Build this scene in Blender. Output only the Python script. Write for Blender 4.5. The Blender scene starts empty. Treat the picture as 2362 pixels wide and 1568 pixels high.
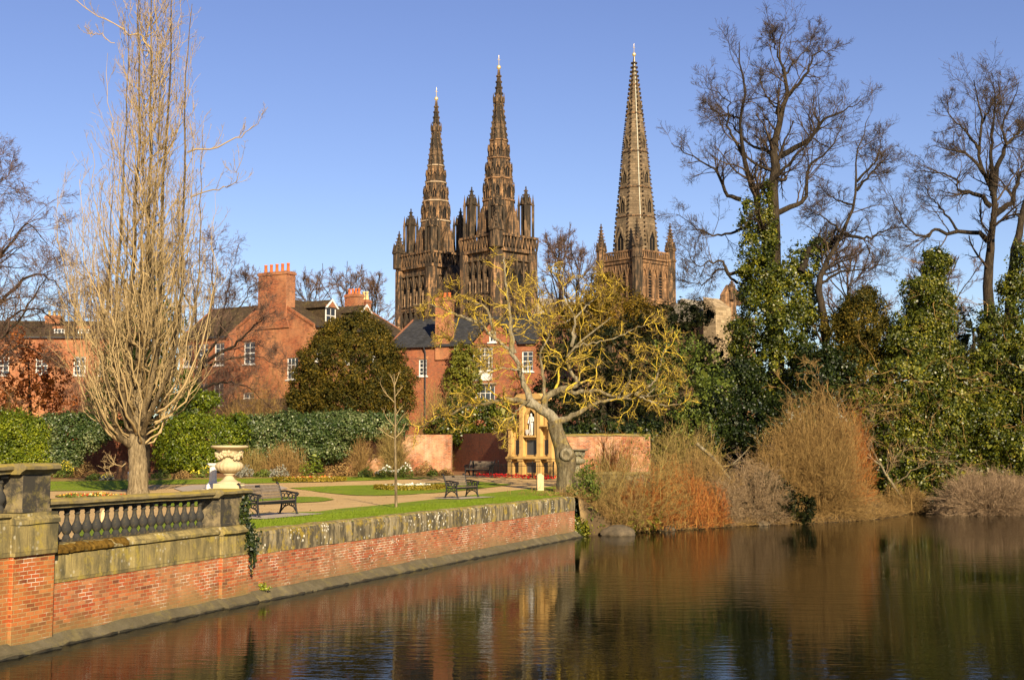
import bpy, bmesh, math, random
import numpy as np
from mathutils import Vector, Matrix
# ------------------------------------------------------------------ camera, sky, sun, exposure
SC = bpy.context.scene
COL = SC.collection
F, CX, CY, HZ, CAMZ = 2950.0, 1181.0, 784.0, 1040.0, 3.7     # focal length and picture centre in survey units
TILT = math.atan((HZ-CY)/F)
cam = bpy.data.cameras.new("camera"); cam.lens = 36*F/2362; cam.sensor_width = 36
cam.clip_end = 3000; cam.clip_start = 0.5
camo = bpy.data.objects.new("camera", cam); COL.objects.link(camo)
camo.location = (0, 0, CAMZ); camo.rotation_euler = (math.pi/2+TILT, 0, 0)
SC.camera = camo
SUN_EL, SUN_AZ = math.radians(26), math.atan2(0.30, -0.955)     # azimuth from +Y towards +X
W = bpy.data.worlds.new("World"); SC.world = W; W.use_nodes = True
wn = W.node_tree.nodes; wl = W.node_tree.links
sky = wn.new("ShaderNodeTexSky"); sky.sky_type = 'NISHITA'; sky.sun_disc = False
sky.sun_elevation = SUN_EL; sky.sun_rotation = SUN_AZ
sky.air_density = 1.0; sky.dust_density = 0.25; sky.ozone_density = 2.6; sky.altitude = 100
hsv = wn.new("ShaderNodeHueSaturation"); hsv.inputs['Saturation'].default_value = 1.06; hsv.inputs['Hue'].default_value = 0.522
wl.new(sky.outputs[0], hsv.inputs['Color'])
wl.new(hsv.outputs[0], wn['Background'].inputs[0]); wn['Background'].inputs[1].default_value = 0.064
sun = bpy.data.lights.new("sun", 'SUN'); sun.energy = 5.0; sun.angle = math.radians(0.5); sun.color = (1.0, 0.83, 0.57)
suno = bpy.data.objects.new("sun", sun); COL.objects.link(suno)
sd = Vector((math.sin(SUN_AZ)*math.cos(SUN_EL), math.cos(SUN_AZ)*math.cos(SUN_EL), math.sin(SUN_EL)))
suno.rotation_euler = (-sd).to_track_quat('-Z', 'Y').to_euler()
suno.location = (30, -60, 60)
vs = SC.view_settings; vs.view_transform = 'Standard'; vs.look = 'None'; vs.exposure = 1.10; vs.gamma = 1.0

# ------------------------------------------------------------------ survey helpers
def ray(px, py):
    u = (px-CX)/F; v = (CY-py)/F
    return u, math.cos(TILT)-v*math.sin(TILT), math.sin(TILT)+v*math.cos(TILT)
def P(px, py, Y):
    a, b, c = ray(px, py); s = Y/b
    return np.array((a*s, Y, CAMZ+c*s))
def smooth(a, b, x):
    t = min(1.0, max(0.0, (x-a)/(b-a))); return t*t*(3-2*t)
# waterline from the left wall round to the overgrown bank
SHORE = [(-23.85, -20.0), (-8.70, 24.6), (-6.5, 31.9), (2.75, 56.0), (6.4, 59.3), (11.2, 63.6), (15.0, 66.0), (19.8, 70.0), (24.3, 77.5), (30, 74.5), (45, 76), (70, 80), (140, 92)]
NATURAL = SHORE[3:]
def seg_dist(x, y, pts):
    best = 1e9
    for (ax, ay), (bx, by) in zip(pts[:-1], pts[1:]):
        dx, dy = bx-ax, by-ay
        t = max(0, min(1, ((x-ax)*dx+(y-ay)*dy)/(dx*dx+dy*dy)))
        best = min(best, math.hypot(x-ax-t*dx, y-ay-t*dy))
    return best
def terrain(y):
    return 1.70+0.55*smooth(58, 92, y)+2.4*smooth(97, 130, y)+4.0*smooth(130, 220, y)
def gz(x, y):
    z = terrain(y)
    if x > 3.0:
        z *= smooth(-0.8, 5.5, seg_dist(x, y, NATURAL))*min(1, (x-3.0)/2.0)+max(0, 1-(x-3.0)/2.0)
    return z
def G(px, py):
    a, b, c = ray(px, py); s = 20.0
    while s < 150 and CAMZ+c*s > terrain(b*s): s += 0.25
    lo, hi = s-0.25, s
    for _ in range(20):
        s = (lo+hi)/2
        if CAMZ+c*s > terrain(b*s): lo = s
        else: hi = s
    return np.array((a*s, b*s, terrain(b*s)))

# ------------------------------------------------------------------ object helpers
def tag(o, label=None, cat=None, group=None, kind=None):
    if label: o['label'] = label
    if cat: o['category'] = cat
    if group: o['group'] = group
    if kind: o['kind'] = kind
    return o
def thing(name, label, cat, loc=(0, 0, 0), rotz=0.0, group=None):
    o = bpy.data.objects.new(name, None); COL.objects.link(o)
    o.location = tuple(float(c) for c in loc); o.rotation_euler = (0, 0, rotz); o.empty_display_size = 0.3
    return tag(o, label, cat, group)
def link(name, me, mats, parent=None):
    for m in (mats if isinstance(mats, (list, tuple)) else [mats]): me.materials.append(m)
    o = bpy.data.objects.new(name, me); COL.objects.link(o)
    if parent is not None: o.parent = parent
    return o
def copy_tree(o, parent=None):
    c = o.copy(); COL.objects.link(c)
    if parent is not None: c.parent = parent
    for ch in list(o.children): copy_tree(ch, c)
    return c
def np_mesh(name, V, Fq, mats, parent=None, smooth_=False, off=None):
    """verts (n,3), faces (m,k) all with the same corner count"""
    V = np.asarray(V, dtype=np.float32).reshape(-1, 3); Fq = np.asarray(Fq, dtype=np.int32)
    if off is not None: V = V-np.asarray(off, dtype=np.float32)
    me = bpy.data.meshes.new(name); k = Fq.shape[1]; m = Fq.shape[0]
    me.vertices.add(len(V)); me.vertices.foreach_set("co", V.ravel())
    me.loops.add(m*k); me.loops.foreach_set("vertex_index", Fq.ravel())
    me.polygons.add(m); me.polygons.foreach_set("loop_start", np.arange(0, m*k, k, dtype=np.int32))
    me.polygons.foreach_set("loop_total", np.full(m, k, dtype=np.int32))
    if smooth_: me.polygons.foreach_set("use_smooth", np.ones(m, dtype=bool))
    me.update(calc_edges=True)
    return link(name, me, mats, parent)

class MB:
    """collects faces of ONE mesh; world-metre UVs are laid on every face"""
    def __init__(s): s.v = []; s.f = []; s.m = []; s.sm = []; s.M = Matrix.Identity(4)
    def add(s, vs_, fs_, mat=0, sm=False):
        b = len(s.v)
        s.v += [tuple(s.M @ Vector(p)) for p in vs_]
        s.f += [[b+i for i in f] for f in fs_]; s.m += [mat]*len(fs_); s.sm += [sm]*len(fs_)
    def box(s, x0, x1, y0, y1, z0, z1, mat=0):
        s.add([(x0, y0, z0), (x1, y0, z0), (x1, y1, z0), (x0, y1, z0), (x0, y0, z1), (x1, y0, z1), (x1, y1, z1), (x0, y1, z1)],
              [[3, 2, 1, 0], [4, 5, 6, 7], [0, 1, 5, 4], [1, 2, 6, 5], [2, 3, 7, 6], [3, 0, 4, 7]], mat)
    def prism(s, poly, vec, mat=0):
        n = len(poly); vec = Vector(vec)
        s.add([tuple(p) for p in poly]+[tuple(Vector(p)+vec) for p in poly],
              [list(range(n))[::-1], list(range(n, 2*n))]+[[i, (i+1) % n, n+(i+1) % n, n+i] for i in range(n)], mat)
    def lathe(s, prof, n=16, cx=0, cy=0, mat=0, mod=None, rot=0.0, sm=True, cap=True):
        vs_ = []
        for j, (r, z) in enumerate(prof):
            for i in range(n):
                a = 2*math.pi*i/n+rot; rr = r*(mod(a, j) if mod else 1)
                vs_.append((cx+rr*math.cos(a), cy+rr*math.sin(a), z))
        fs_ = [[j*n+i, j*n+(i+1) % n, (j+1)*n+(i+1) % n, (j+1)*n+i] for j in range(len(prof)-1) for i in range(n)]
        s.add(vs_, fs_, mat, sm)
        if cap:
            s.add(vs_[:n], [list(range(n))[::-1]], mat); s.add(vs_[-n:], [list(range(n))], mat)
    def tube(s, pts, r, k=6, mat=0):
        pts = np.array(pts, dtype=float); n = len(pts)
        r = np.full(n, r) if np.isscalar(r) else np.array(r)
        V, Q = tubes(pts[None], r[None], k)
        s.add([tuple(p) for p in V], [list(q) for q in Q], mat, True)
        s.add([tuple(p) for p in V[:k]], [list(range(k))[::-1]], mat); s.add([tuple(p) for p in V[-k:]], [list(range(k))], mat)
    def build(s, name, mats, parent=None, bevel=0.0, uv=True, recalc=True):
        me = bpy.data.meshes.new(name); me.from_pydata(s.v, [], s.f)
        me.polygons.foreach_set("material_index", s.m); me.polygons.foreach_set("use_smooth", s.sm)
        if recalc:
            bm = bmesh.new(); bm.from_mesh(me); bmesh.ops.recalc_face_normals(bm, faces=bm.faces); bm.to_mesh(me); bm.free()
        me.update()
        if uv: planar_uv(me)
        o = link(name, me, mats, parent)
        if bevel:
            md = o.modifiers.new("soft_edges", 'BEVEL'); md.width = bevel; md.segments = 2; md.limit_method = 'ANGLE'; md.angle_limit = 0.6
        return o
def planar_uv(me):
    uvl = me.uv_layers.new(name="UVMap"); nl = len(me.loops)
    co = np.empty(len(me.vertices)*3, np.float32); me.vertices.foreach_get("co", co); co = co.reshape(-1, 3)
    vi = np.empty(nl, np.int32); me.loops.foreach_get("vertex_index", vi)
    nor = np.empty(len(me.polygons)*3, np.float32); me.polygons.foreach_get("normal", nor); nor = nor.reshape(-1, 3)
    lt = np.empty(len(me.polygons), np.int32); me.polygons.foreach_get("loop_total", lt)
    n = np.repeat(nor, lt, axis=0)
    u = np.stack([-n[:, 1], n[:, 0], np.zeros(nl)], 1); ln = np.linalg.norm(u, axis=1)
    flat = ln < 0.05
    u[flat] = (1, 0, 0); ln[flat] = 1; u /= ln[:, None]
    v = np.cross(n, u); v[flat] = (0, 1, 0)
    p = co[vi]
    uv = np.stack([(p*u).sum(1), (p*v).sum(1)], 1).astype(np.float32)
    uvl.data.foreach_set("uv", uv.ravel())

# ------------------------------------------------------------------ branches and leaves (vectorised)
def unit(a):
    return a/np.maximum(np.linalg.norm(a, axis=-1, keepdims=True), 1e-9)
def tubes(Pp, R, k=3):
    Pp = np.asarray(Pp, float); N, n, _ = Pp.shape
    T = unit(np.gradient(Pp, axis=1))
    ref = np.where(np.abs(T[:, :1, 2:3]) > 0.9, np.array([1.0, 0, 0]), np.array([0, 0, 1.0]))
    ref = np.broadcast_to(ref, T.shape)
    A = unit(np.cross(T, ref)); B = np.cross(T, A)
    ang = np.arange(k)*2*np.pi/k
    V = Pp[:, :, None, :]+R[:, :, None, None]*(A[:, :, None, :]*np.cos(ang)[None, None, :, None]+B[:, :, None, :]*np.sin(ang)[None, None, :, None])
    idx = np.arange(N*n*k).reshape(N, n, k); nx = np.roll(idx, -1, axis=2)
    Q = np.stack([idx[:, :-1], nx[:, :-1], nx[:, 1:], idx[:, 1:]], -1).reshape(-1, 4)
    return V.reshape(-1, 3), Q
def join(parts):
    Vs, Qs, b = [], [], 0
    for V, Q in parts:
        Vs.append(V); Qs.append(Q+b); b += len(V)
    return np.concatenate(Vs), np.concatenate(Qs)
def resample(pts, n):
    pts = np.asarray(pts, float); m = len(pts)
    q = np.concatenate([2*pts[:1]-pts[1:2], pts, 2*pts[-1:]-pts[-2:-1]])
    t = np.linspace(0, m-1-1e-6, n); i = t.astype(int); f = (t-i)[:, None]
    p0, p1, p2, p3 = q[i], q[i+1], q[i+2], q[i+3]
    return 0.5*((2*p1)+(-p0+p2)*f+(2*p0-5*p1+4*p2-p3)*f**2+(-p0+3*p1-3*p2+p3)*f**3)
def grow(Pp, R, m, rng, t0=0.2, t1=1.0, ang=0.7, angv=0.25, lr=0.5, lmin=0.0, lmax=99, rr=0.6, rmin=0.006, n=5, wob=0.25, up=0.1, tip=0.3, taper_len=0.5, dirb=None):
    """m children per parent (may be < 1); returns paths (N,n,3) and radii"""
    N, pn, _ = Pp.shape
    plen = np.linalg.norm(np.diff(Pp, axis=1), axis=2).sum(1)
    cnt = np.floor(m*np.ones(N)+rng.random(N)).astype(int)
    par = np.repeat(np.arange(N), cnt); K = len(par)
    t = t0+(t1-t0)*rng.random(K); x = t*(pn-1); i = np.minimum(x.astype(int), pn-2); f = (x-i)[:, None]
    p = Pp[par, i]*(1-f)+Pp[par, i+1]*f
    T = unit(Pp[par, i+1]-Pp[par, i]); r0 = R[par, i]*(1-f[:, 0])+R[par, i+1]*f[:, 0]
    a = ang+angv*rng.standard_normal(K)
    perp = rng.standard_normal((K, 3)); perp -= (perp*T).sum(1, keepdims=True)*T; perp = unit(perp)
    d = T*np.cos(a)[:, None]+perp*np.sin(a)[:, None]
    if dirb is not None: d = unit(d+np.asarray(dirb))
    L = np.clip(plen[par]*lr*(1-taper_len*t)*rng.uniform(0.55, 1.3, K), lmin, lmax)
    out = np.empty((K, n, 3)); out[:, 0] = p; step = (L/(n-1))[:, None]
    for j in range(1, n):
        d = unit(d+wob*rng.standard_normal((K, 3))+np.array([0, 0, up]))
        p = p+d*step; out[:, j] = p
    rs = np.maximum(r0*rr, rmin); re = np.maximum(rs*tip, rmin*0.7)
    Rr = rs[:, None]*(1-np.linspace(0, 1, n))[None]+re[:, None]*np.linspace(0, 1, n)[None]
    return out, Rr
def limbs(polys, n=14, jit=0.0, rng=None):
    """polys: list of (points, r0, r1) -> arrays"""
    Pp = np.stack([resample(p, n) for p, _, _ in polys])
    if jit: Pp[:, 1:] += jit*rng.standard_normal(Pp[:, 1:].shape)
    R = np.stack([np.linspace(a**0.5, b**0.5, n)**2 for _, a, b in polys])
    return Pp, R
def leaf_cards(pts, nor, size, rng, aspect=1.8, tilt=0.7):
    N = len(pts)
    nn = unit(nor+tilt*rng.standard_normal((N, 3)))
    a = rng.standard_normal((N, 3)); a -= (a*nn).sum(1, keepdims=True)*nn; a = unit(a); b = np.cross(nn, a)
    s = (size*rng.uniform(0.45, 1.5, N))[:, None]
    V = np.stack([pts-a*s*0.5, pts+b*s*0.5/aspect+nn*s*0.08, pts+a*s*0.5, pts-b*s*0.5/aspect+nn*s*0.08], 1).reshape(-1, 3)
    return V, np.arange(N*4).reshape(N, 4)
def sample_blobs(blobs, n, rng, shell=0.2, lump=0.12):
    B = np.array(blobs, float); c = B[:, :3]; r = B[:, 3:6]
    w = (r[:, 0]*r[:, 2]+r[:, 0]*r[:, 1]+r[:, 1]*r[:, 2])
    k = rng.choice(len(B), n, p=w/w.sum())
    d = unit(rng.standard_normal((n, 3)))
    rad = 1-np.abs(rng.standard_normal(n))*shell
    ph = rng.uniform(0, 6.28, (len(B), 3))[k]
    rad *= 1+lump*(np.sin(5*d[:, 0]+ph[:, 0])*np.sin(5*d[:, 1]+ph[:, 1])+np.sin(6*d[:, 2]+ph[:, 2])*0.7+0.6*np.sin(11*d[:, 0]+9*d[:, 2]+ph[:, 1]))
    p = c[k]+d*r[k]*rad[:, None]
    inside = np.zeros(n, bool)
    for j in range(len(B)):
        q = ((p-c[j])/r[j]); inside |= ((q*q).sum(1) < 0.5)
    nor = unit(d/r[k])
    return p[~inside], nor[~inside]
def foliage(name, mat, parent, blobs, nclump, per, cr, leaf, seed, aspect=1.8, shell=0.16, lump=0.12, core=0.25, tilt=0.6, zmin=None):
    rng = np.random.default_rng(seed)
    c, nn = sample_blobs(blobs, nclump, rng, shell, lump)
    cs = cr*rng.uniform(0.5, 1.5, len(c))
    off = rng.standard_normal((len(c), per, 3))*cs[:, None, None]*0.6
    off -= 0.4*(off*nn[:, None]).sum(2, keepdims=True)*nn[:, None]
    p = (c[:, None]+off).reshape(-1, 3); q = unit(nn[:, None]*0.9+off/cs[:, None, None]*0.7+np.array([0, 0, 0.25])).reshape(-1, 3)
    parts = [leaf_cards(p, q, leaf, rng, aspect, tilt)]
    if core:
        B = np.array(blobs, float).copy(); B[:, 3:6] *= 0.80
        c2, n2 = sample_blobs(B.tolist(), int(nclump*core*2), rng, 0.2, lump)
        parts.append(leaf_cards(c2, n2, max(leaf*3.0, cr*1.1), rng, 1.3, 0.8))
    V, Q = join(parts)
    if zmin is not None: V[:, 2] = np.maximum(V[:, 2], zmin)
    o = parent.location if parent is not None else None
    return np_mesh(name, V, Q, mat, parent, off=o)
def ragged(blobs, rng, k=5, lo=.22, hi=.5, shrink=.9):
    out = []
    for b in blobs:
        b = np.array(b); out.append((*b[:3], *(b[3:6]*shrink)))
        for _ in range(k):
            d = unit(rng.standard_normal(3)); s = rng.uniform(lo, hi); m_ = float(b[3:6].mean())*s
            q = b[:3]+d*b[3:6]*rng.uniform(.75, 1.0); out.append((*q, m_*rng.uniform(.8, 1.2), m_, m_*rng.uniform(.8, 1.5)))
    return out
def Bl(px, py, Y, rx, ry, dr=0.8):
    p = P(px, py, Y); k = Y/F
    return (p[0], p[1], p[2], rx*k, rx*k*dr, ry*k)

# ------------------------------------------------------------------ materials
class NT:
    def __init__(s, name):
        s.mat = bpy.data.materials.new(name); s.mat.use_nodes = True
        s.t = s.mat.node_tree; s.n = s.t.nodes; s.b = s.n['Principled BSDF']; s.out = s.n['Material Output']
    def node(s, typ, **kw):
        n = s.n.new(typ)
        for k, v in kw.items():
            if hasattr(n, k): setattr(n, k, v)
            else: n.inputs[k.replace('_', ' ')].default_value = v
        return n
    def L(s, a, b): s.t.links.new(a, b)
    def coord(s, kind='Object', scale=None, rot=None):
        if kind == 'World': o = s.node('ShaderNodeNewGeometry').outputs['Position']
        else: o = s.node('ShaderNodeTexCoord').outputs[kind]
        if scale is not None:
            m = s.node('ShaderNodeMapping'); m.inputs['Scale'].default_value = scale if not np.isscalar(scale) else (scale,)*3
            if rot: m.inputs['Rotation'].default_value = rot
            s.L(o, m.inputs['Vector']); o = m.outputs[0]
        return o
    def noise(s, co, scale, detail=4.0, rough=0.6, dist=0.0):
        n = s.node('ShaderNodeTexNoise'); n.inputs['Scale'].default_value = scale; n.inputs['Detail'].default_value = detail
        n.inputs['Roughness'].default_value = rough; n.inputs['Distortion'].default_value = dist; s.L(co, n.inputs['Vector']); return n.outputs[0]
    def ramp(s, fac, stops, interp='LINEAR'):
        r = s.node('ShaderNodeValToRGB'); cr = r.color_ramp; cr.interpolation = interp
        while len(cr.elements) < len(stops): cr.elements.new(0.5)
        for e, (p, c) in zip(cr.elements, stops):
            e.position = p; e.color = (c[0], c[1], c[2], 1) if not np.isscalar(c) else (c, c, c, 1)
        s.L(fac, r.inputs[0]); return r.outputs[0]
    def mix(s, fac, a, b, mode='MIX'):
        m = s.node('ShaderNodeMix', data_type='RGBA', blend_type=mode)
        for v, i in ((fac, 0), (a, 6), (b, 7)):
            if hasattr(v, 'links'): s.L(v, m.inputs[i])
            elif i == 0: m.inputs[0].default_value = v
            else: m.inputs[i].default_value = (*v, 1)
        return m.outputs[2]
    def math(s, op, a, b=0.0, clamp=False):
        m = s.node('ShaderNodeMath', operation=op); m.use_clamp = clamp
        for v, i in ((a, 0), (b, 1)):
            if hasattr(v, 'links'): s.L(v, m.inputs[i])
            else: m.inputs[i].default_value = v
        return m.outputs[0]
    def island(s): return s.node('ShaderNodeNewGeometry').outputs['Random Per Island']
    def z(s):
        x = s.node('ShaderNodeSeparateXYZ'); s.L(s.coord('World'), x.inputs[0]); return x.outputs[2]
    def up(s):
        x = s.node('ShaderNodeSeparateXYZ'); s.L(s.node('ShaderNodeNewGeometry').outputs['Normal'], x.inputs[0]); return x.outputs[2]
    def bump(s, h, strength=0.4, dist=0.02):
        b = s.node('ShaderNodeBump'); b.inputs['Strength'].default_value = strength; b.inputs['Distance'].default_value = dist
        s.L(h, b.inputs['Height']); s.L(b.outputs[0], s.b.inputs['Normal'])
    def done(s, col=None, rough=0.85, spec=0.25, metal=0.0):
        if col is not None:
            if hasattr(col, 'links'): s.L(col, s.b.inputs['Base Color'])
            else: s.b.inputs['Base Color'].default_value = (*col, 1)
        s.b.inputs['Roughness'].default_value = rough; s.b.inputs['Specular IOR Level'].default_value = spec; s.b.inputs['Metallic'].default_value = metal
        return s.mat

def plain(name, col, rough=0.6, spec=0.3, var=0.25, scale=6.0, metal=0.0):
    t = NT(name); n = t.noise(t.coord('Object'), scale, 5)
    c = t.ramp(n, [(0.3, [k*(1-var) for k in col]), (0.7, [min(1, k*(1+var)) for k in col])])
    t.bump(n, 0.15, 0.01)
    return t.done(c, rough, spec, metal)

def brick(name, cols, mortar=(0.42, 0.36, 0.27), pale=(0.62, 0.53, 0.40), white=0.0, soot=0.35, algae=None, bw=0.225, rh=0.075, stain=(0.09, 0.055, 0.03), bumpd=0.012, wash=None, spots=0.0):
    t = NT(name); uv = t.coord('UV')
    wob = t.noise(uv, 1.3, 2)
    dv = t.node('ShaderNodeVectorMath', operation='SCALE'); 
    sub = t.node('ShaderNodeVectorMath', operation='ADD')
    cmb = t.node('ShaderNodeCombineXYZ'); t.L(t.math('MULTIPLY', t.math('SUBTRACT', wob, 0.5), 0.02), cmb.inputs[1])
    t.L(uv, sub.inputs[0]); t.L(cmb.outputs[0], sub.inputs[1]); uvw = sub.outputs[0]
    b = t.node('ShaderNodeTexBrick'); b.offset = 0.5
    for k, v in (('Scale', 1.0), ('Brick Width', bw), ('Row Height', rh), ('Mortar Size', 0.007), ('Mortar Smooth', 0.15), ('Bias', 0.0)): b.inputs[k].default_value = v
    b.inputs['Color1'].default_value = (0, 0, 0, 1); b.inputs['Color2'].default_value = (1, 1, 1, 1); b.inputs['Mortar'].default_value = (0.5, 0.5, 0.5, 1)
    t.L(uvw, b.inputs['Vector'])
    k = len(cols)
    c = t.ramp(b.outputs['Color'], [((i+0.5)/k, q) for i, q in enumerate(cols)])
    fine = t.noise(uv, 40, 3)
    c = t.mix(0.35, c, t.ramp(fine, [(0.3, (0.25, 0.25, 0.25)), (0.75, (1, 1, 1))]), 'MULTIPLY')
    big = t.noise(uv, 0.55, 5, 0.65)
    if wash is not None:
        c = t.mix(t.math('MULTIPLY', t.ramp(t.noise(uv, 0.35, 4, 0.7), [(0.42, 0.0), (0.62, 1.0)]), 0.6), c, wash)
    mo = mortar
    if white:
        mo = t.mix(t.ramp(t.noise(uv, 0.9, 4, 0.75), [(0.54-0.08*white, 0.0), (0.62-0.08*white, 1.0)]), mortar, pale)
    c = t.mix(b.outputs['Fac'], c, mo)
    if soot:
        st = t.node('ShaderNodeMapping'); st.inputs['Scale'].default_value = (1.6, 0.45, 1); t.L(uv, st.inputs[0])
        s_ = t.noise(st.outputs[0], 1.2, 6, 0.7)
        c = t.mix(t.math('MULTIPLY', t.ramp(s_, [(0.48, 0.0), (0.75, 1.0)]), soot), c, stain)
    if spots:
        v = t.node('ShaderNodeTexVoronoi'); v.inputs['Scale'].default_value = 9.0; t.L(uv, v.inputs['Vector'])
        m = t.math('MULTIPLY', t.ramp(v.outputs['Distance'], [(0.16, 1.0), (0.24, 0.0)]), t.ramp(t.noise(uv, 0.8, 4), [(0.5, 0.0), (0.62, 1.0)]))
        c = t.mix(t.math('MULTIPLY', m, spots), c, (0.75, 0.70, 0.56))
    if algae:
        z0, z1, ac = algae
        zz = t.math('ADD', t.z(), t.math('MULTIPLY', t.math('SUBTRACT', t.noise(uv, 0.9, 5, 0.7), 0.5), 0.75))
        f = t.node('ShaderNodeMapRange'); f.inputs['From Min'].default_value = z0; f.inputs['From Max'].default_value = z1
        f.inputs['To Min'].default_value = 0.92; f.inputs['To Max'].default_value = 0.0; t.L(zz, f.inputs['Value'])
        c = t.mix(f.outputs[0], c, ac)
    t.bump(t.math('ADD', t.math('MULTIPLY', b.outputs['Fac'], -1.0), t.math('MULTIPLY', fine, 0.6)), 0.6, bumpd)
    return t.done(c, 0.9, 0.2)

def stone(name, cols, soot=0.5, sootcol=(0.02, 0.018, 0.014), lichen=0.0, lcol=(0.42, 0.28, 0.03), spots=0.0, scale=1.0, streak=True, blocks=None, toplichen=0.0, bumpd=0.02, sootlo=0.45, vscale=0.4, hscale=2.2, sootw=0.2):
    t = NT(name); uv = t.coord('UV'); ob = t.coord('Object')
    n = t.noise(ob, 1.1*scale, 6, 0.65)
    c = t.ramp(n, [(0.25+0.5*i/max(1, len(cols)-1), q) for i, q in enumerate(cols)])
    fine = t.noise(ob, 28*scale, 4)
    c = t.mix(0.4, c, t.ramp(fine, [(0.3, (0.4, 0.4, 0.4)), (0.75, (1, 1, 1))]), 'MULTIPLY')
    if blocks:
        b = t.node('ShaderNodeTexBrick'); b.offset = 0.5
        for k, v in (('Scale', 1.0), ('Brick Width', blocks[0]), ('Row Height', blocks[1]), ('Mortar Size', blocks[2]), ('Bias', 0.0)): b.inputs[k].default_value = v
        b.inputs['Color1'].default_value = (0.5, 0.48, 0.45, 1); b.inputs['Color2'].default_value = (1.1, 1.08, 1.05, 1); b.inputs['Mortar'].default_value = (0.35, 0.33, 0.3, 1)
        t.L(uv, b.inputs['Vector']); c = t.mix(0.85, c, b.outputs['Color'], 'MULTIPLY')
    if soot:
        v = uv
        if streak:
            m = t.node('ShaderNodeMapping'); m.inputs['Scale'].default_value = (hscale*scale, vscale*scale, 1); t.L(uv, m.inputs[0]); v = m.outputs[0]
        s_ = t.noise(v, 1.3, 6, 0.7, 0.3)
        c = t.mix(t.math('MULTIPLY', t.ramp(s_, [(sootlo, 0.0), (sootlo+sootw, 1.0)]), soot), c, sootcol)
    if lichen:
        m = t.ramp(t.noise(ob, 2.3*scale, 6, 0.75), [(0.52, 0.0), (0.62, 1.0)])
        c = t.mix(t.math('MULTIPLY', m, lichen), c, lcol)
    if spots:
        v = t.node('ShaderNodeTexVoronoi'); v.inputs['Scale'].default_value = 7.0; t.L(uv, v.inputs['Vector'])
        m = t.math('MULTIPLY', t.ramp(v.outputs['Distance'], [(0.18, 1.0), (0.30, 0.0)]), t.ramp(t.noise(uv, 0.9, 4), [(0.48, 0.0), (0.58, 1.0)]))
        c = t.mix(t.math('MULTIPLY', m, spots), c, (0.72, 0.68, 0.55))
    if toplichen:
        m = t.math('MULTIPLY', t.ramp(t.up(), [(0.4, 0.0), (0.8, 1.0)]), t.ramp(t.noise(ob, 1.6*scale, 5, 0.7), [(0.35, 0.0), (0.55, 1.0)]))
        c = t.mix(t.math('MULTIPLY', m, toplichen), c, lcol)
    t.bump(t.math('ADD', n, t.math('MULTIPLY', fine, 0.5)), 0.5, bumpd)
    return t.done(c, 0.9, 0.2)

def leafm(name, cols, rough=0.5, spec=0.3, trans=0.25, nscale=0.6):
    t = NT(name); r = t.island(); n = t.noise(t.coord('World'), nscale, 3)
    f = t.math('ADD', t.math('MULTIPLY', r, 0.5), t.math('MULTIPLY', t.math('SUBTRACT', t.math('MULTIPLY', n, 2.0), 0.5, True), 0.5))  # noise mixes natural leaf tone with painted dark gaps between clumps
    k = len(cols)
    c = t.ramp(f, [(0.15+0.7*i/(k-1), q) for i, q in enumerate(cols)])
    t.done(c, rough, spec)
    tr = t.node('ShaderNodeBsdfTranslucent'); t.L(t.mix(1.0, c, (1.0, 1.0, 0.55), 'MULTIPLY'), tr.inputs[0])
    mx = t.node('ShaderNodeMixShader'); mx.inputs[0].default_value = trans
    t.L(t.b.outputs[0], mx.inputs[1]); t.L(tr.outputs[0], mx.inputs[2]); t.L(mx.outputs[0], t.out.inputs[0])
    return t.mat
def barkm(name, cols, scale=3.0, lich=None, rough=0.9, stretch=0.25, lo=0.5):
    t = NT(name); ob = t.coord('Object', (1, 1, stretch)); n = t.noise(ob, scale*2.5, 6, 0.7)
    f = t.math('ADD', t.math('MULTIPLY', n, 0.75), t.math('MULTIPLY', t.island(), 0.25)); k = len(cols)
    c = t.ramp(f, [(0.34+0.30*i/(k-1), q) for i, q in enumerate(cols)])
    if lich:
        c = t.mix(t.ramp(t.noise(t.coord('Object'), scale, 5, 0.7), [(lo, 0.0), (lo+0.12, 1.0)]), c, lich)
    ck = t.noise(t.coord('Object', (1, 1, 0.18)), scale*7, 5, 0.75)
    c = t.mix(0.75, c, t.ramp(ck, [(0.38, (0.28, 0.26, 0.24)), (0.56, (1.0, 1.0, 1.0)), (0.72, (1.25, 1.22, 1.15))]), 'MULTIPLY')
    t.bump(t.math('ADD', n, ck), 0.9, 0.05); return t.done(c, rough, 0.15)
def twigm(name, cols, rough=0.75):
    t = NT(name); f = t.math('ADD', t.math('MULTIPLY', t.island(), 0.7), t.math('MULTIPLY', t.noise(t.coord('World'), 0.4, 3), 0.3)); k = len(cols)
    return t.done(t.ramp(f, [(0.1+0.8*i/(k-1), q) for i, q in enumerate(cols)]), rough, 0.2)

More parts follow.
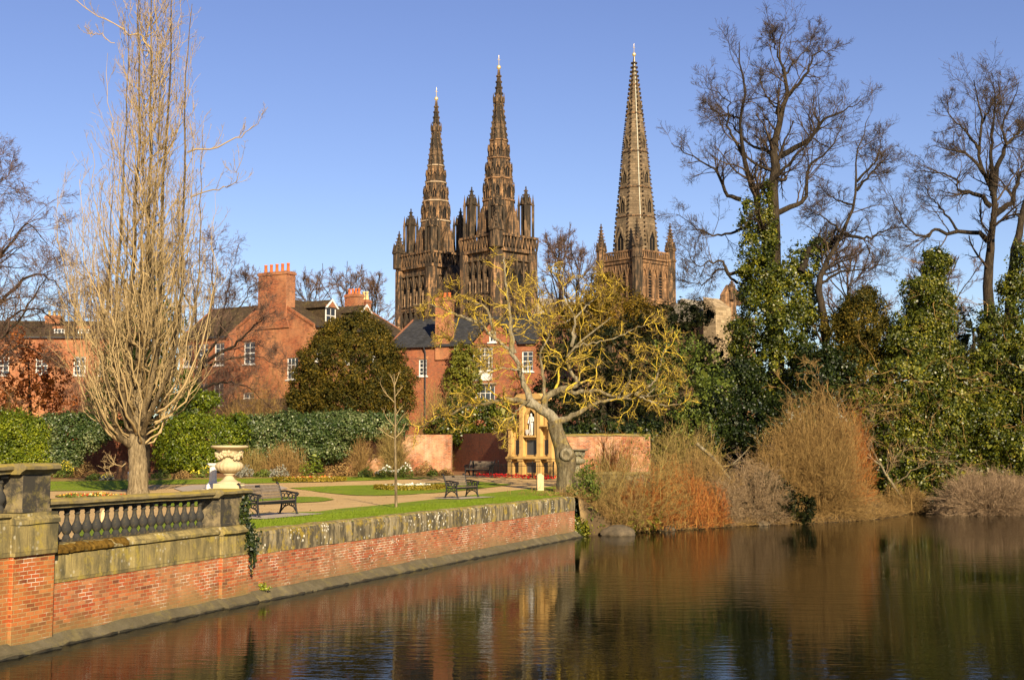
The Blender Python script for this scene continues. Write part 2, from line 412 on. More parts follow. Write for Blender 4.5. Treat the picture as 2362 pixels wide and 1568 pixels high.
M = {}
RED = [(0.46, 0.085, 0.02), (0.30, 0.05, 0.016), (0.56, 0.13, 0.03), (0.17, 0.04, 0.018), (0.50, 0.16, 0.05)]
M['brick_near'] = brick('pier_brick', RED, (0.36, 0.24, 0.10), white=0.25, soot=0.4, algae=(0.05, 0.62, (0.20, 0.15, 0.055)), wash=(0.42, 0.22, 0.06))
M['brick_mid'] = brick('balustrade_wall_brick', [(0.46, 0.095, 0.03), (0.33, 0.065, 0.024), (0.54, 0.15, 0.045), (0.17, 0.05, 0.025), (0.50, 0.19, 0.075)], (0.34, 0.22, 0.11), white=0.3, soot=0.5, algae=(0.1, 0.6, (0.19, 0.14, 0.05)), wash=(0.44, 0.24, 0.10))
M['brick_long'] = brick('long_wall_brick', [(0.38, 0.08, 0.03), (0.26, 0.058, 0.025), (0.46, 0.13, 0.045), (0.15, 0.05, 0.026), (0.42, 0.17, 0.075)], (0.28, 0.19, 0.11), white=0.3, soot=0.55, algae=(0.05, 0.62, (0.17, 0.125, 0.055)), wash=(0.36, 0.20, 0.095), spots=0.9)
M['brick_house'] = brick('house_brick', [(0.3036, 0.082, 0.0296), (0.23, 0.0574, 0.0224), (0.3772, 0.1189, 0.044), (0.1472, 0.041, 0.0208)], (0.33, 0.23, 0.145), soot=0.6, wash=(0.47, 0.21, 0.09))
M['brick_dark'] = brick('weathered_and_shaded_brick', [(0.30, 0.075, 0.03), (0.23, 0.055, 0.025), (0.38, 0.11, 0.04), (0.16, 0.05, 0.028)], (0.33, 0.23, 0.15), soot=0.45, wash=(0.30, 0.10, 0.04))  # weathered house brick; also carries the shade of a garden wall
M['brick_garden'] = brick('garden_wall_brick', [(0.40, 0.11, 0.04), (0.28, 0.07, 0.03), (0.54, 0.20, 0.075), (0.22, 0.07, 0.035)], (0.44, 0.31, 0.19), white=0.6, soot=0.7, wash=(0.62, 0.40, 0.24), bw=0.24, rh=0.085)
M['stone_wall'] = stone('mossy_ashlar', [(0.30, 0.23, 0.08), (0.42, 0.33, 0.13), (0.22, 0.18, 0.075)], soot=0.85, sootcol=(0.05, 0.047, 0.03), lichen=0.6, lcol=(0.36, 0.27, 0.04), spots=0.3, blocks=(1.25, 0.62, 0.008), sootlo=0.42)
M['stone_long'] = stone('streaked_coping', [(0.42, 0.34, 0.20), (0.24, 0.19, 0.10), (0.46, 0.38, 0.24)], soot=0.9, sootcol=(0.05, 0.043, 0.028), lichen=0.7, lcol=(0.36, 0.25, 0.025), spots=0.95, sootlo=0.42, sootw=0.13, vscale=0.7, hscale=3.2, toplichen=0.35)
M['stone_pier'] = stone('sooty_pedestal', [(0.30, 0.23, 0.125), (0.20, 0.155, 0.085), (0.38, 0.30, 0.165)], soot=0.92, sootcol=(0.028, 0.027, 0.024), lichen=0.25, lcol=(0.34, 0.27, 0.05), sootlo=0.40, sootw=0.12, streak=False, scale=1.0)
M['stone_rail'] = stone('lichened_rail', [(0.13, 0.11, 0.065), (0.24, 0.19, 0.09), (0.10, 0.085, 0.05)], soot=0.5, lichen=0.35, lcol=(0.33, 0.24, 0.03), toplichen=0.9, streak=False)
M['stone_baluster'] = stone('black_baluster_stone', [(0.022, 0.022, 0.022), (0.040, 0.038, 0.034), (0.11, 0.09, 0.055)], soot=0.5, sootcol=(0.02, 0.02, 0.02), lichen=0.12, streak=False, scale=2.0)
M['footing'] = stone('footing_concrete', [(0.1496, 0.1258, 0.0816), (0.102, 0.085, 0.0476), (0.1904, 0.1598, 0.102)], soot=0.5, sootcol=(0.06, 0.05, 0.03), lichen=0.25, lcol=(0.22, 0.17, 0.04), streak=False)
M['wetedge'] = plain('wet_footing', (0.030, 0.026, 0.016), 0.5, 0.4)
M['moss'] = plain('moss', (0.11, 0.062, 0.010), 0.95, 0.1, 0.75, 9)
M['urn_stone'] = stone('pale_urn_stone', [(0.4368, 0.351, 0.2028), (0.4992, 0.4056, 0.2496), (0.3744, 0.2964, 0.1638)], soot=0.2, sootcol=(0.25, 0.18, 0.09), streak=False, scale=2)
M['urn_old'] = stone('weathered_urn_stone', [(0.30, 0.26, 0.17), (0.20, 0.18, 0.12), (0.36, 0.32, 0.22)], soot=0.6, lichen=0.3, lcol=(0.26, 0.24, 0.06), streak=False, scale=2)
M['white'] = plain('white_paint', (0.62, 0.60, 0.56), 0.5, 0.3, 0.12)
M['white_stone'] = plain('white_stone', (0.58, 0.55, 0.50), 0.8, 0.2, 0.1)
M['glass'] = NT('window_glass').done((0.025, 0.03, 0.04), 0.06, 0.6)
M['tile'] = stone('brown_roof_tile', [(0.105, 0.070, 0.034), (0.075, 0.050, 0.028), (0.14, 0.095, 0.045)], soot=0.4, lichen=0.35, lcol=(0.13, 0.105, 0.03), blocks=(0.3, 0.16, 0.02), scale=0.8)
M['slate'] = stone('dark_slate', [(0.034, 0.036, 0.042), (0.048, 0.05, 0.056), (0.028, 0.03, 0.034)], soot=0.3, lichen=0.15, lcol=(0.08, 0.075, 0.05), blocks=(0.32, 0.2, 0.012), scale=0.8)
M['pot'] = plain('terracotta_pot', (0.50, 0.12, 0.035), 0.8, 0.2, 0.2)
M['pot_buff'] = plain('buff_pot', (0.55, 0.42, 0.20), 0.8, 0.2, 0.2)
M['lead'] = plain('lead_gutter', (0.03, 0.03, 0.034), 0.6, 0.3)
CATH = [(0.155, 0.085, 0.038), (0.235, 0.125, 0.052), (0.10, 0.058, 0.028)]
M['cath'] = stone('cathedral_sandstone', [(0.234, 0.1353, 0.0704), (0.3432, 0.2009, 0.1012), (0.156, 0.0943, 0.0528)], soot=0.95, sootcol=(0.028, 0.023, 0.018), scale=0.55, sootlo=0.42, sootw=0.11, blocks=(0.9, 0.38, 0.02), bumpd=0.08)
M['cath_dark'] = stone('sooty_cathedral_stone', [(0.0975, 0.0704, 0.04576), (0.1875, 0.116, 0.06336), (0.04875, 0.04, 0.03168)], soot=0.92, sootw=0.12, sootcol=(0.018, 0.016, 0.013), scale=0.6, sootlo=0.40, bumpd=0.1)
M['cath_orange'] = stone('warm_cathedral_stone', [(0.2706, 0.147, 0.072), (0.3608, 0.2058, 0.1035), (0.1968, 0.105, 0.054)], soot=0.8, sootcol=(0.04, 0.03, 0.022), scale=0.5, sootlo=0.45, sootw=0.12, blocks=(0.9, 0.38, 0.02), bumpd=0.05)
M['cath_buff'] = stone('buff_spire_stone', [(0.1827, 0.1294, 0.07695), (0.2339, 0.1701, 0.1053), (0.1316, 0.09245, 0.0567)], soot=0.8, sootcol=(0.055, 0.045, 0.03), scale=0.5, sootlo=0.46, streak=False, blocks=(1.1, 0.42, 0.035), bumpd=0.05)
M['cath_pale'] = stone('pale_cathedral_stone', [(0.345, 0.255, 0.1425), (0.405, 0.3075, 0.1875), (0.285, 0.2025, 0.1125)], soot=0.35, sootcol=(0.15, 0.10, 0.06), scale=0.6, blocks=(0.9, 0.38, 0.015))
M['statue_stone'] = plain('statue_stone', (0.20, 0.13, 0.075), 0.9, 0.1, 0.5, 2)
M['void'] = plain('opening_and_niche_shade', (0.008, 0.008, 0.009), 0.9, 0.1)  # flat black: dark inside openings, painted shade on niche backs
M['band'] = plain('pale_string_course', (0.30, 0.225, 0.15), 0.9, 0.1, 0.3, 1.5)
M['gilt'] = plain('gilded_metal', (0.75, 0.58, 0.28), 0.35, 0.5, 0.1, 2, 0.6)
M['copper'] = plain('bleached_conductor', (0.48, 0.47, 0.38), 0.6, 0.3)
M['roof_lead'] = plain('pale_lead_roof', (0.22, 0.19, 0.145), 0.7, 0.3, 0.25, 0.8)
M['memorial'] = stone('golden_sandstone', [(0.504, 0.2992, 0.08925), (0.5712, 0.3608, 0.126), (0.4368, 0.2464, 0.0735)], soot=0.25, sootcol=(0.20, 0.11, 0.035), scale=1.2)
M['slate_panel'] = plain('inscription_slate', (0.05, 0.052, 0.055), 0.45, 0.4, 0.15)
M['iron'] = plain('black_iron', (0.008, 0.008, 0.009), 0.5, 0.3, 0.2)
M['bench_wood'] = plain('weathered_bench_slat', (0.15, 0.115, 0.08), 0.8, 0.2, 0.3, 9)
M['post_wood'] = plain('pale_post_wood', (0.52, 0.37, 0.21), 0.85, 0.1, 0.2, 8)
M['poppy'] = plain('poppy_red', (0.60, 0.012, 0.012), 0.7, 0.2, 0.2)
M['rock'] = stone('bank_rock', [(0.15, 0.11, 0.07), (0.09, 0.07, 0.045), (0.2, 0.15, 0.09)], soot=0.4, streak=False)

def grass_mat(name, a, b, c):
    t = NT(name); w = t.coord('World'); n = t.noise(w, 0.5, 5, 0.65); f = t.noise(w, 22, 4, 0.7)
    col = t.ramp(n, [(0.3, a), (0.52, b), (0.72, c)])
    col = t.mix(t.math('MULTIPLY', t.ramp(t.noise(w, 0.33, 6, 0.75), [(0.56, 0.0), (0.68, 1.0)]), 0.6), col, (0.27, 0.20, 0.07))
    col = t.mix(0.55, col, t.ramp(f, [(0.3, (0.35, 0.4, 0.3)), (0.7, (1.15, 1.15, 1.0))]), 'MULTIPLY')
    t.bump(f, 1.0, 0.06); return t.done(col, 0.8, 0.15)
M['lawn'] = grass_mat('lawn', (0.16, 0.22, 0.010), (0.205, 0.27, 0.012), (0.27, 0.30, 0.025))
M['blade'] = leafm('grass_blade', [(0.12, 0.18, 0.01), (0.17, 0.24, 0.012), (0.23, 0.27, 0.03)], 0.6, 0.2, 0.4)
def gravel_mat():
    t = NT('gravel_path'); w = t.coord('World'); n = t.noise(w, 0.7, 5, 0.6); f = t.noise(w, 35, 4, 0.8)
    col = t.ramp(n, [(0.3, (0.36, 0.245, 0.11)), (0.6, (0.46, 0.32, 0.155)), (0.75, (0.40, 0.29, 0.15))])
    col = t.mix(0.5, col, t.ramp(f, [(0.3, (0.55, 0.5, 0.45)), (0.7, (1.1, 1.1, 1.1))]), 'MULTIPLY')
    t.bump(f, 0.7, 0.02); return t.done(col, 0.95, 0.1)
M['gravel'] = gravel_mat()
M['soil'] = plain('bed_soil', (0.20, 0.10, 0.045), 0.95, 0.1, 0.45, 3)
M['worn'] = plain('worn_turf', (0.24, 0.165, 0.05), 0.95, 0.1, 0.35, 0.8)
M['paving'] = plain('grey_paving', (0.34, 0.28, 0.215), 0.85, 0.2, 0.15, 3)
M['earth'] = plain('bank_earth', (0.075, 0.052, 0.028), 0.95, 0.1, 0.5, 1.2)
def water_mat():
    t = NT('pool_water'); w = t.coord('World')
    def layer(sc, scale, det, rot=0.25):
        return t.noise(t.coord('World', sc, (0, 0, rot)), scale, det, 0.55)
    big = t.noise(t.coord('World', (0.5, 0.9, 1), (0, 0, 0.2)), 0.12, 2)
    h = t.math('ADD', t.math('MULTIPLY', layer((0.6, 2.0, 1), 1.3, 3), 1.0), t.math('MULTIPLY', layer((0.7, 1.6, 1), 4.0, 3, -0.2), 0.45))
    h = t.math('MULTIPLY', h, t.ramp(big, [(0.38, 0.35), (0.62, 1.5)]))
    t.bump(h, 1.0, WAVE)
    t.done((0.004, 0.004, 0.002), 0.012, 0.075); t.b.inputs['IOR'].default_value = 1.33
    return t.mat
WAVE = 0.0075
M['water'] = water_mat()
# foliage
M['yew'] = leafm('yew_needles', [(0.0144, 0.01728, 0.00288), (0.036, 0.03456, 0.00432), (0.0864, 0.06336, 0.0072), (0.1944, 0.126, 0.01224)], 0.6, 0.15, 0.2)
M['yew_dark'] = leafm('shaded_yew_needles', [(0.0042, 0.0077, 0.0021), (0.0091, 0.0126, 0.0028), (0.0315, 0.0294, 0.0056)], 0.6, 0.12, 0.12)  # darkened so the deep shade among the trees sits in the colour
M['yew_bronze'] = leafm('bronze_yew_needles', [(0.044, 0.036, 0.0048), (0.12, 0.08, 0.008), (0.224, 0.128, 0.0128)], 0.6, 0.15, 0.15)
M['ivy'] = leafm('ivy_leaf', [(0.01361, 0.02209, 0.002592), (0.03305, 0.04588, 0.003888), (0.08262, 0.09176, 0.00648), (0.2333, 0.2039, 0.01944)], 0.40, 0.35, 0.15)  # brightest tone paints highlights onto random leaves
M['ivy_dark'] = leafm('shaded_ivy_leaf', [(0.0056, 0.0112, 0.0024), (0.0128, 0.0224, 0.004), (0.052, 0.068, 0.0096)], 0.42, 0.3, 0.15)  # darker copy of the ivy with tree shade put into its colour
M['hedge_ivy'] = leafm('variegated_ivy_leaf', [(0.0156, 0.03276, 0.00702), (0.0351, 0.06084, 0.01326), (0.078, 0.1053, 0.0273), (0.234, 0.2496, 0.1092)], 0.40, 0.35, 0.15)
M['hedge'] = leafm('hedge_leaf', [(0.028, 0.048, 0.0032), (0.088, 0.12, 0.0056), (0.24, 0.256, 0.0128)], 0.42, 0.3, 0.2)
M['cypress'] = leafm('conifer_spray', [(0.0154, 0.0294, 0.0042), (0.0385, 0.0595, 0.007), (0.07, 0.084, 0.0112)], 0.55, 0.25, 0.2)
M['climber'] = leafm('climber_leaf', [(0.072, 0.08, 0.008), (0.136, 0.136, 0.0128), (0.224, 0.2, 0.024)], 0.5, 0.3, 0.3)
M['beech'] = leafm('dry_beech_leaf', [(0.12, 0.032, 0.008), (0.22, 0.065, 0.014), (0.34, 0.12, 0.025)], 0.7, 0.2, 0.3)
M['border'] = leafm('border_leaf', [(0.04, 0.064, 0.0096), (0.096, 0.128, 0.016), (0.176, 0.192, 0.032)], 0.5, 0.3, 0.3)
M['dry'] = leafm('dry_stalk_leaf', [(0.16, 0.085, 0.03), (0.28, 0.17, 0.06), (0.40, 0.27, 0.10)], 0.8, 0.15, 0.3)
M['lavender'] = leafm('grey_leaf', [(0.16, 0.16, 0.12), (0.26, 0.25, 0.20)], 0.7, 0.2, 0.2)
M['box_hedge'] = leafm('box_leaf', [(0.1105, 0.085, 0.0068), (0.221, 0.1615, 0.0119), (0.306, 0.2295, 0.0255)], 0.5, 0.3, 0.2)
M['petal_yellow'] = leafm('yellow_petal', [(0.65, 0.50, 0.02), (0.75, 0.62, 0.08)], 0.6, 0.2, 0.3)
M['petal_mixed'] = leafm('mixed_petal', [(0.40, 0.01, 0.01), (0.45, 0.03, 0.02), (0.75, 0.55, 0.06), (0.80, 0.75, 0.55)], 0.6, 0.2, 0.3, 2.0)
M['petal_white'] = leafm('white_petal', [(0.75, 0.72, 0.55), (0.8, 0.78, 0.7)], 0.6, 0.2, 0.3)
# wood
M['poplar_bark'] = barkm('poplar_bark', [(0.0595, 0.0425, 0.0221), (0.1615, 0.119, 0.06375), (0.255, 0.1955, 0.1105)], 2.2, None)
M['poplar_twig'] = twigm('poplar_twig', [(0.184, 0.1288, 0.0598), (0.3036, 0.2208, 0.1058), (0.4048, 0.2944, 0.1472)])
M['gold_bark'] = barkm('lichened_trunk_bark', [(0.085, 0.06375, 0.034), (0.1615, 0.1318, 0.0765), (0.255, 0.221, 0.153)], 1.4, (0.26, 0.19, 0.06), stretch=0.6, lo=0.52)
M['gold_branch'] = barkm('lichened_branch_bark', [(0.22, 0.16, 0.08), (0.34, 0.25, 0.12)], 2.5, (0.56, 0.40, 0.045), stretch=0.8, lo=0.36)
M['gold_twig'] = twigm('lichened_twig', [(0.085, 0.055, 0.028), (0.17, 0.115, 0.045), (0.36, 0.25, 0.045)])
M['lime_bark'] = barkm('dark_tree_bark', [(0.0154, 0.0119, 0.0084), (0.035, 0.0259, 0.0168), (0.07, 0.0525, 0.0329)], 2.5, None)
M['lime_twig'] = twigm('dark_twig', [(0.02494, 0.01781, 0.012), (0.05344, 0.03562, 0.0216), (0.0855, 0.057, 0.033)])
M['purple_twig'] = twigm('purple_twig', [(0.0608, 0.038, 0.0328), (0.114, 0.0684, 0.0492), (0.1672, 0.1064, 0.0656)])
M['red_stem'] = twigm('red_stem', [(0.121, 0.03325, 0.0096), (0.253, 0.0665, 0.0144), (0.396, 0.1568, 0.0336), (0.374, 0.209, 0.056)])
M['olive_stem'] = twigm('olive_stem', [(0.10, 0.07, 0.022), (0.22, 0.15, 0.045), (0.38, 0.28, 0.09)])
M['tan_stem'] = twigm('tan_stem', [(0.117, 0.0648, 0.0216), (0.234, 0.1395, 0.045), (0.36, 0.234, 0.081)])
M['grey_stem'] = twigm('grey_stem', [(0.1105, 0.0697, 0.0357), (0.2295, 0.153, 0.08075), (0.357, 0.255, 0.1445)])
M['pink_stem'] = twigm('pinkish_stem', [(0.1275, 0.08075, 0.0425), (0.238, 0.1573, 0.08925), (0.34, 0.2422, 0.1445)])

# ------------------------------------------------------------------ ground and water
def build_land():
    S = []
    for (a, b) in zip(SHORE[:-1], SHORE[1:]):
        L = math.hypot(b[0]-a[0], b[1]-a[1]); n = max(2, int(L/(0.35 if 40 < a[1] < 64 or a[1] == 31.9 else 1.0 if a[1] > 20 and a[1] < 80 else 4)))
        for i in range(n): S.append((a[0]+(b[0]-a[0])*i/n, a[1]+(b[1]-a[1])*i/n, i == 0))
    S.append((*SHORE[-1], True))
    rows = [0.15, 0.5, 0.9, 1.5, 2.3, 3.2, 4.4]+[6+1.6*i for i in range(46)]+[90, 110, 140, 200, 300, 480]
    rng = random.Random(3); V = []; nS = len(S)
    for j, d in enumerate(rows):
        for i, (x, y, _) in enumerate(S):
            w = smooth(1.0, 8.0, x); ang = math.radians(160)*(1-w)+math.radians(105)*w
            if x > 20: ang = math.radians(105-15*smooth(20, 60, x))
            X = x+d*math.cos(ang); Y = y+d*math.sin(ang)
            if x > 3.2:
                z = gz(X, Y)+(rng.uniform(-.12, .12)*min(1, d/3) if d < 40 and X > 5 else -0.02)
                if j == 0: z = -0.3
            else: z = terrain(Y)
            V.append((X, Y, z-(0.0 if x > 3 else 0.004 if d < 1 else 0.02)))
    Fq = [(j*nS+i, j*nS+i+1, (j+1)*nS+i+1, (j+1)*nS+i) for j in range(len(rows)-1) for i in range(nS-1)]
    o = np_mesh('ground', V, Fq, M['ground'], None, True); tag(o, kind='structure')
def ground_mat():
    t = NT('ground_gravel_and_earth'); w = t.coord('World'); n = t.noise(w, 0.7, 5, 0.6); f = t.noise(w, 35, 4, 0.8)
    g = t.ramp(n, [(0.3, (0.42, 0.28, 0.12)), (0.6, (0.53, 0.365, 0.165)), (0.75, (0.46, 0.32, 0.15))])
    g = t.mix(0.5, g, t.ramp(f, [(0.3, (0.55, 0.5, 0.45)), (0.7, (1.1, 1.1, 1.1))]), 'MULTIPLY')
    e = t.ramp(n, [(0.3, (0.05, 0.034, 0.018)), (0.7, (0.12, 0.08, 0.04))])
    x = t.node('ShaderNodeSeparateXYZ'); t.L(w, x.inputs[0])
    m = t.ramp(t.math('MULTIPLY', t.math('ADD', x.outputs[0], t.math('MULTIPLY', n, 2.0)), 0.1), [(0.36, 0.0), (0.42, 1.0)])
    c = t.mix(m, g, e); t.bump(f, 0.7, 0.02); return t.done(c, 0.95, 0.1)
M['ground'] = ground_mat()
build_land()
wm = MB(); wm.add([(-60, -60, 0), (260, -60, 0), (260, 140, 0), (-60, 140, 0)], [[0, 1, 2, 3]]); tag(wm.build('pool_water', M['water']), kind='structure')
bd = MB(); bd.add([(-400, -200, -1.2), (500, -200, -1.2), (500, 500, -1.2), (-400, 500, -1.2)], [[0, 1, 2, 3]]); tag(bd.build('pool_bed', M['earth']), kind='structure')

def drape(name, px_poly, mat, lift, world=None, kind='structure'):
    pts = [tuple(G(*p)) for p in px_poly] if world is None else world
    bm = bmesh.new(); vs_ = [bm.verts.new((p[0], p[1], 0)) for p in pts]; f = bm.faces.new(vs_)
    f.normal_update()
    if f.normal.z < 0: bmesh.ops.reverse_faces(bm, faces=[f])
    bmesh.ops.triangulate(bm, faces=bm.faces[:], ngon_method='EAR_CLIP')
    y0, y1 = min(p[1] for p in pts), max(p[1] for p in pts); y = y0+1.5
    while y < y1:
        bmesh.ops.bisect_plane(bm, geom=bm.verts[:]+bm.edges[:]+bm.faces[:], plane_co=(0, y, 0), plane_no=(0, 1, 0)); y += 1.5
    for v in bm.verts: v.co.z = terrain(v.co.y)+lift
    bmesh.ops.triangulate(bm, faces=bm.faces[:])
    me = bpy.data.meshes.new(name); bm.normal_update(); bm.to_mesh(me); bm.free()
    o = link(name, me, mat); tag(o, kind=kind); return o
def curve_px(pts, n=60):
    return [tuple(p) for p in resample(np.array([(x, y) for x, y in pts], float), n)]
def wall_pt(t, inl):      # a point on the long wall's line, metres from its corner, and inland
    d = Vector((9.25, 24.1)).normalized(); return (-6.5+d.x*t-d.y*inl, 31.9+d.y*t+d.x*inl)
# strip of grass along the pool wall
_d2 = Vector((2.35, 7.3)).normalized()
strip_w = [(*wall_pt(t, 0.47), 0) for t in (0.0, 5, 10, 15, 20, 25.6)]
strip_top = [G(*p) for p in curve_px([(1312, 1117), (1270, 1122), (1180, 1131), (1000, 1151), (870, 1165), (790, 1172), (735, 1179)], 24)]
pad1 = [G(*p) for p in ((590, 1183), (600, 1176))]
strip_left = [(-9.9, 31.5, 0), (-8.0, 31.5, 0), (-7.4, 31.0, 0)]
drape('lawn', None, M['lawn'], 0.004, world=strip_w+[tuple(p) for p in strip_top]+[(-9.2, 40.5, 0), (-11.5, 34.0, 0), (-10.2, 30.5, 0), (-7.6, 30.3, 0)])
drape('lawn', curve_px([(666, 1124.5), (776, 1120), (863, 1118), (1030, 1113), (1107, 1110.6)], 18)+curve_px([(1181, 1117), (1107, 1126), (1023, 1134.5), (917, 1141), (829, 1142), (741, 1134.5), (666, 1124.5)], 26)[:-1], M['lawn'], 0.006)
drape('lawn', curve_px([(772, 1151), (740, 1146), (690, 1145), (560, 1146), (430, 1146)], 14)+[(330, 1165), (420, 1168), (600, 1163)]+curve_px([(700, 1158), (740, 1156), (772, 1151)], 6)[:-1], M['lawn'], 0.006)
drape('lawn', curve_px([(100, 1106), (330, 1104), (560, 1101), (800, 1098), (900, 1100), (1012, 1101.5)], 16)+curve_px([(930, 1105), (840, 1108), (640, 1113), (520, 1115), (330, 1117)], 14)+[(330, 1126), (240, 1130), (-40, 1134), (-40, 1108)], M['lawn'], 0.006)
drape('garden_bed', curve_px([(-60, 1106), (100, 1104), (330, 1102), (560, 1098.8), (800, 1096), (1060, 1095), (1160, 1096)], 20)+[(1160, 1084), (800, 1084), (-60, 1086)], M['soil'], 0.008)
drape('turf_edge', curve_px([(-60, 1112), (330, 1107.5), (560, 1103.5), (800, 1100), (1012, 1099), (1130, 1100)], 20)+curve_px([(1130, 1096.5), (1012, 1095), (800, 1097), (560, 1100.5), (330, 1103.5), (-60, 1107)], 16), M['worn'], 0.010)
drape('paving', [(440, 1119), (520, 1116.5), (640, 1118), (664, 1126), (640, 1131), (420, 1133), (400, 1126)], M['paving'], 0.012)

def tufts(name, bands, n, h, mat, seed, world_poly=None):
    rng = np.random.default_rng(seed); ps = []
    for (a, b, w) in bands:
        a = np.array(a); b = np.array(b); t = rng.random(n)[:, None]
        q = a+(b-a)*t; q[:, :2] += rng.normal(0, w, (n, 2)); q[:, 2] = [terrain(y) for y in q[:, 1]]; ps.append(q)
    p = np.concatenate(ps); K = len(p); hh = h*rng.uniform(0.5, 1.4, K); a = rng.uniform(0, 6.28, K); w = 0.012
    dx = np.stack([np.cos(a)*w, np.sin(a)*w, np.zeros(K)], 1); top = p+np.stack([rng.normal(0, .4, K)*hh, rng.normal(0, .4, K)*hh, hh], 1)
    V = np.stack([p-dx, p+dx, top], 1).reshape(-1, 3)
    o = np_mesh(name, V, np.arange(K*3).reshape(K, 3), mat); return tag(o, kind='stuff')
g0 = (*wall_pt(0.2, .62), 0); g1 = (*wall_pt(25.5, .62), 0); g2 = (*wall_pt(0.2, 1.6), 0); g3 = (*wall_pt(25, 1.6), 0)
tufts('grass', [(g0, g1, 0.12)]*3+[(g2, g3, 0.6)]*4, 7000, 0.05, M['blade'], 5)

# ------------------------------------------------------------------ pool walls and balustrades
def sweep(mb, prof, x0, x1, step, jy=0.0, jz=0.0, seed=0, mat=0, skip_ends=False):
    """(y,z) outline carried along x, roughened"""
    rng = random.Random(seed); n = max(1, int(round((x1-x0)/step))); k = len(prof); vs_ = []
    for i in range(n+1):
        ay = rng.gauss(0, jy); az = rng.gauss(0, jz)
        for (y, z) in prof: vs_.append((x0+(x1-x0)*i/n, y+ay+rng.gauss(0, jy*0.5), z+az+rng.gauss(0, jz*0.5)))
    fs_ = [[i*k+j, (i+1)*k+j, (i+1)*k+(j+1) % k, i*k+(j+1) % k] for i in range(n) for j in range(k)]
    mb.add(vs_, fs_+[list(range(k)), list(range(n*k, n*k+k))[::-1]], mat)
def wall_frame(name, label, cat, a, b):
    d = math.atan2(b[1]-a[1], b[0]-a[0]); return thing(name, label, cat, (a[0], a[1], 0), d), math.hypot(b[0]-a[0], b[1]-a[1])
def one(name, mat, parent, fn, bevel=0.0):
    m = MB(); fn(m); return m.build(name, mat, parent, bevel)
# near section: tall wall ending in a pier
A1 = (-8.70, 24.6)
t1, L1 = wall_frame('pool_wall', 'tall red brick pool wall ending in a pier beneath the higher balustrade', 'wall', SHORE[0], A1)
one('brickwork', M['brick_near'], t1, lambda m: m.box(0, L1-0.02, 0.07, 0.75, -0.5, 1.78))
one('stone_band', M['stone_wall'], t1, lambda m: (m.box(0, L1-1.15, 0.05, 0.76, 1.78, 2.40),))
one('pier', M['brick_near'], t1, lambda m: (m.box(L1-1.15, L1, 0.0, 0.77, -0.5, 1.78),), 0.006)
one('pier_band', M['stone_wall'], t1, lambda m: (m.box(L1-1.18, L1+0.01, -0.06, 0.78, 1.78, 2.36),), 0.01)
one('moulding', M['stone_wall'], t1, lambda m: (sweep(m, [(0.06, 2.40), (0.06, 2.46), (0.0, 2.50), (0.0, 2.55), (0.8, 2.55), (0.8, 2.40)], 0, L1-1.2, 0.5, 0.003, 0.003, 1),
    sweep(m, [(-0.09, 2.36), (-0.09, 2.44), (-0.02, 2.50), (-0.02, 2.56), (0.8, 2.56), (0.8, 2.36)], L1-1.2, L1+0.03, 0.3, 0.003, 0.003, 2)))
one('footing', [M['footing'], M['wetedge']], t1, lambda m: (sweep(m, [(0.2, 0.26), (0.02, 0.20), (-0.15, 0.07), (-0.17, -0.3), (0.2, -0.3)], L1-14, L1+0.0, 0.6, 0.012, 0.010, 3),
    sweep(m, [(0.1, 0.035), (-0.20, 0.03), (-0.21, -0.3), (0.1, -0.3)], L1-14, L1+0.0, 0.2, 0.015, 0.012, 4, 1)))

BAL_PROF = [(0.105, 0.0), (0.105, 0.04), (0.085, 0.055), (0.07, 0.085), (0.11, 0.12), (0.150, 0.18), (0.138, 0.24), (0.075, 0.325), (0.055, 0.42), (0.062, 0.45), (0.09, 0.465), (0.062, 0.485), (0.075, 0.52), (0.10, 0.545)]
def baluster_mesh(h):
    m = MB(); s = h/0.64
    m.lathe([(r*0.74, 0.05*s+z*s*0.98) for r, z in BAL_PROF], 14)
    m.box(-0.095, 0.095, -0.095, 0.095, 0, 0.055*s); m.box(-0.10, 0.10, -0.10, 0.10, h-0.06*s, h)
    o = m.build('baluster', M['stone_baluster'], None, 0.006); return o
def balustrade(a, b, inl, z0, zr, ztop, xs, peds, x0, x1, label, group=None):
    d = math.atan2(b[1]-a[1], b[0]-a[0]); r = thing('balustrade', label, 'balustrade', (a[0]-math.sin(d)*inl, a[1]+math.cos(d)*inl, z0), d)
    h = zr-z0; o = baluster_mesh(h); rng = random.Random(5)
    for i, x in enumerate(xs):
        c = o if i == 0 else o.copy()
        if i: COL.objects.link(c)
        c.parent = r; c.location = (x, 0, 0); c.rotation_euler = (0, 0, rng.uniform(-0.05, 0.05)); 
    T = ztop-zr
    one('rail', M['stone_rail'], r, lambda m: sweep(m, [(-0.17, h), (-0.17, h+0.25*T), (-0.24, h+0.45*T), (-0.24, h+0.75*T), (-0.20, h+T), (0.20, h+T), (0.24, h+0.75*T), (0.24, h+0.45*T), (0.17, h+0.25*T), (0.17, h)], x0, x1, 0.35, 0.004, 0.004, 9))
    for (p0, p1, w) in peds:
        one('pedestal', M['stone_pier'], r, lambda m: (m.box(p0, p1, -w, w, -0.004, h-0.003), m.box(p0-0.02, p1+0.02, -w-0.025, w+0.025, 0, 0.07)), 0.012)
        one('cap', M['stone_rail'], r, lambda m: sweep(m, [(-w-0.02, h-0.002), (-w-0.06, h+0.04), (-w-0.15, h+0.5*T), (-w-0.15, h+0.85*T), (-w-0.08, h+T+0.012), (w+0.08, h+T+0.012), (w+0.15, h+0.85*T), (w+0.15, h+0.5*T), (w+0.06, h+0.04), (w+0.02, h-0.002)], p0-0.12, p1+0.12, 0.25, 0.004, 0.004, 11))
    return r
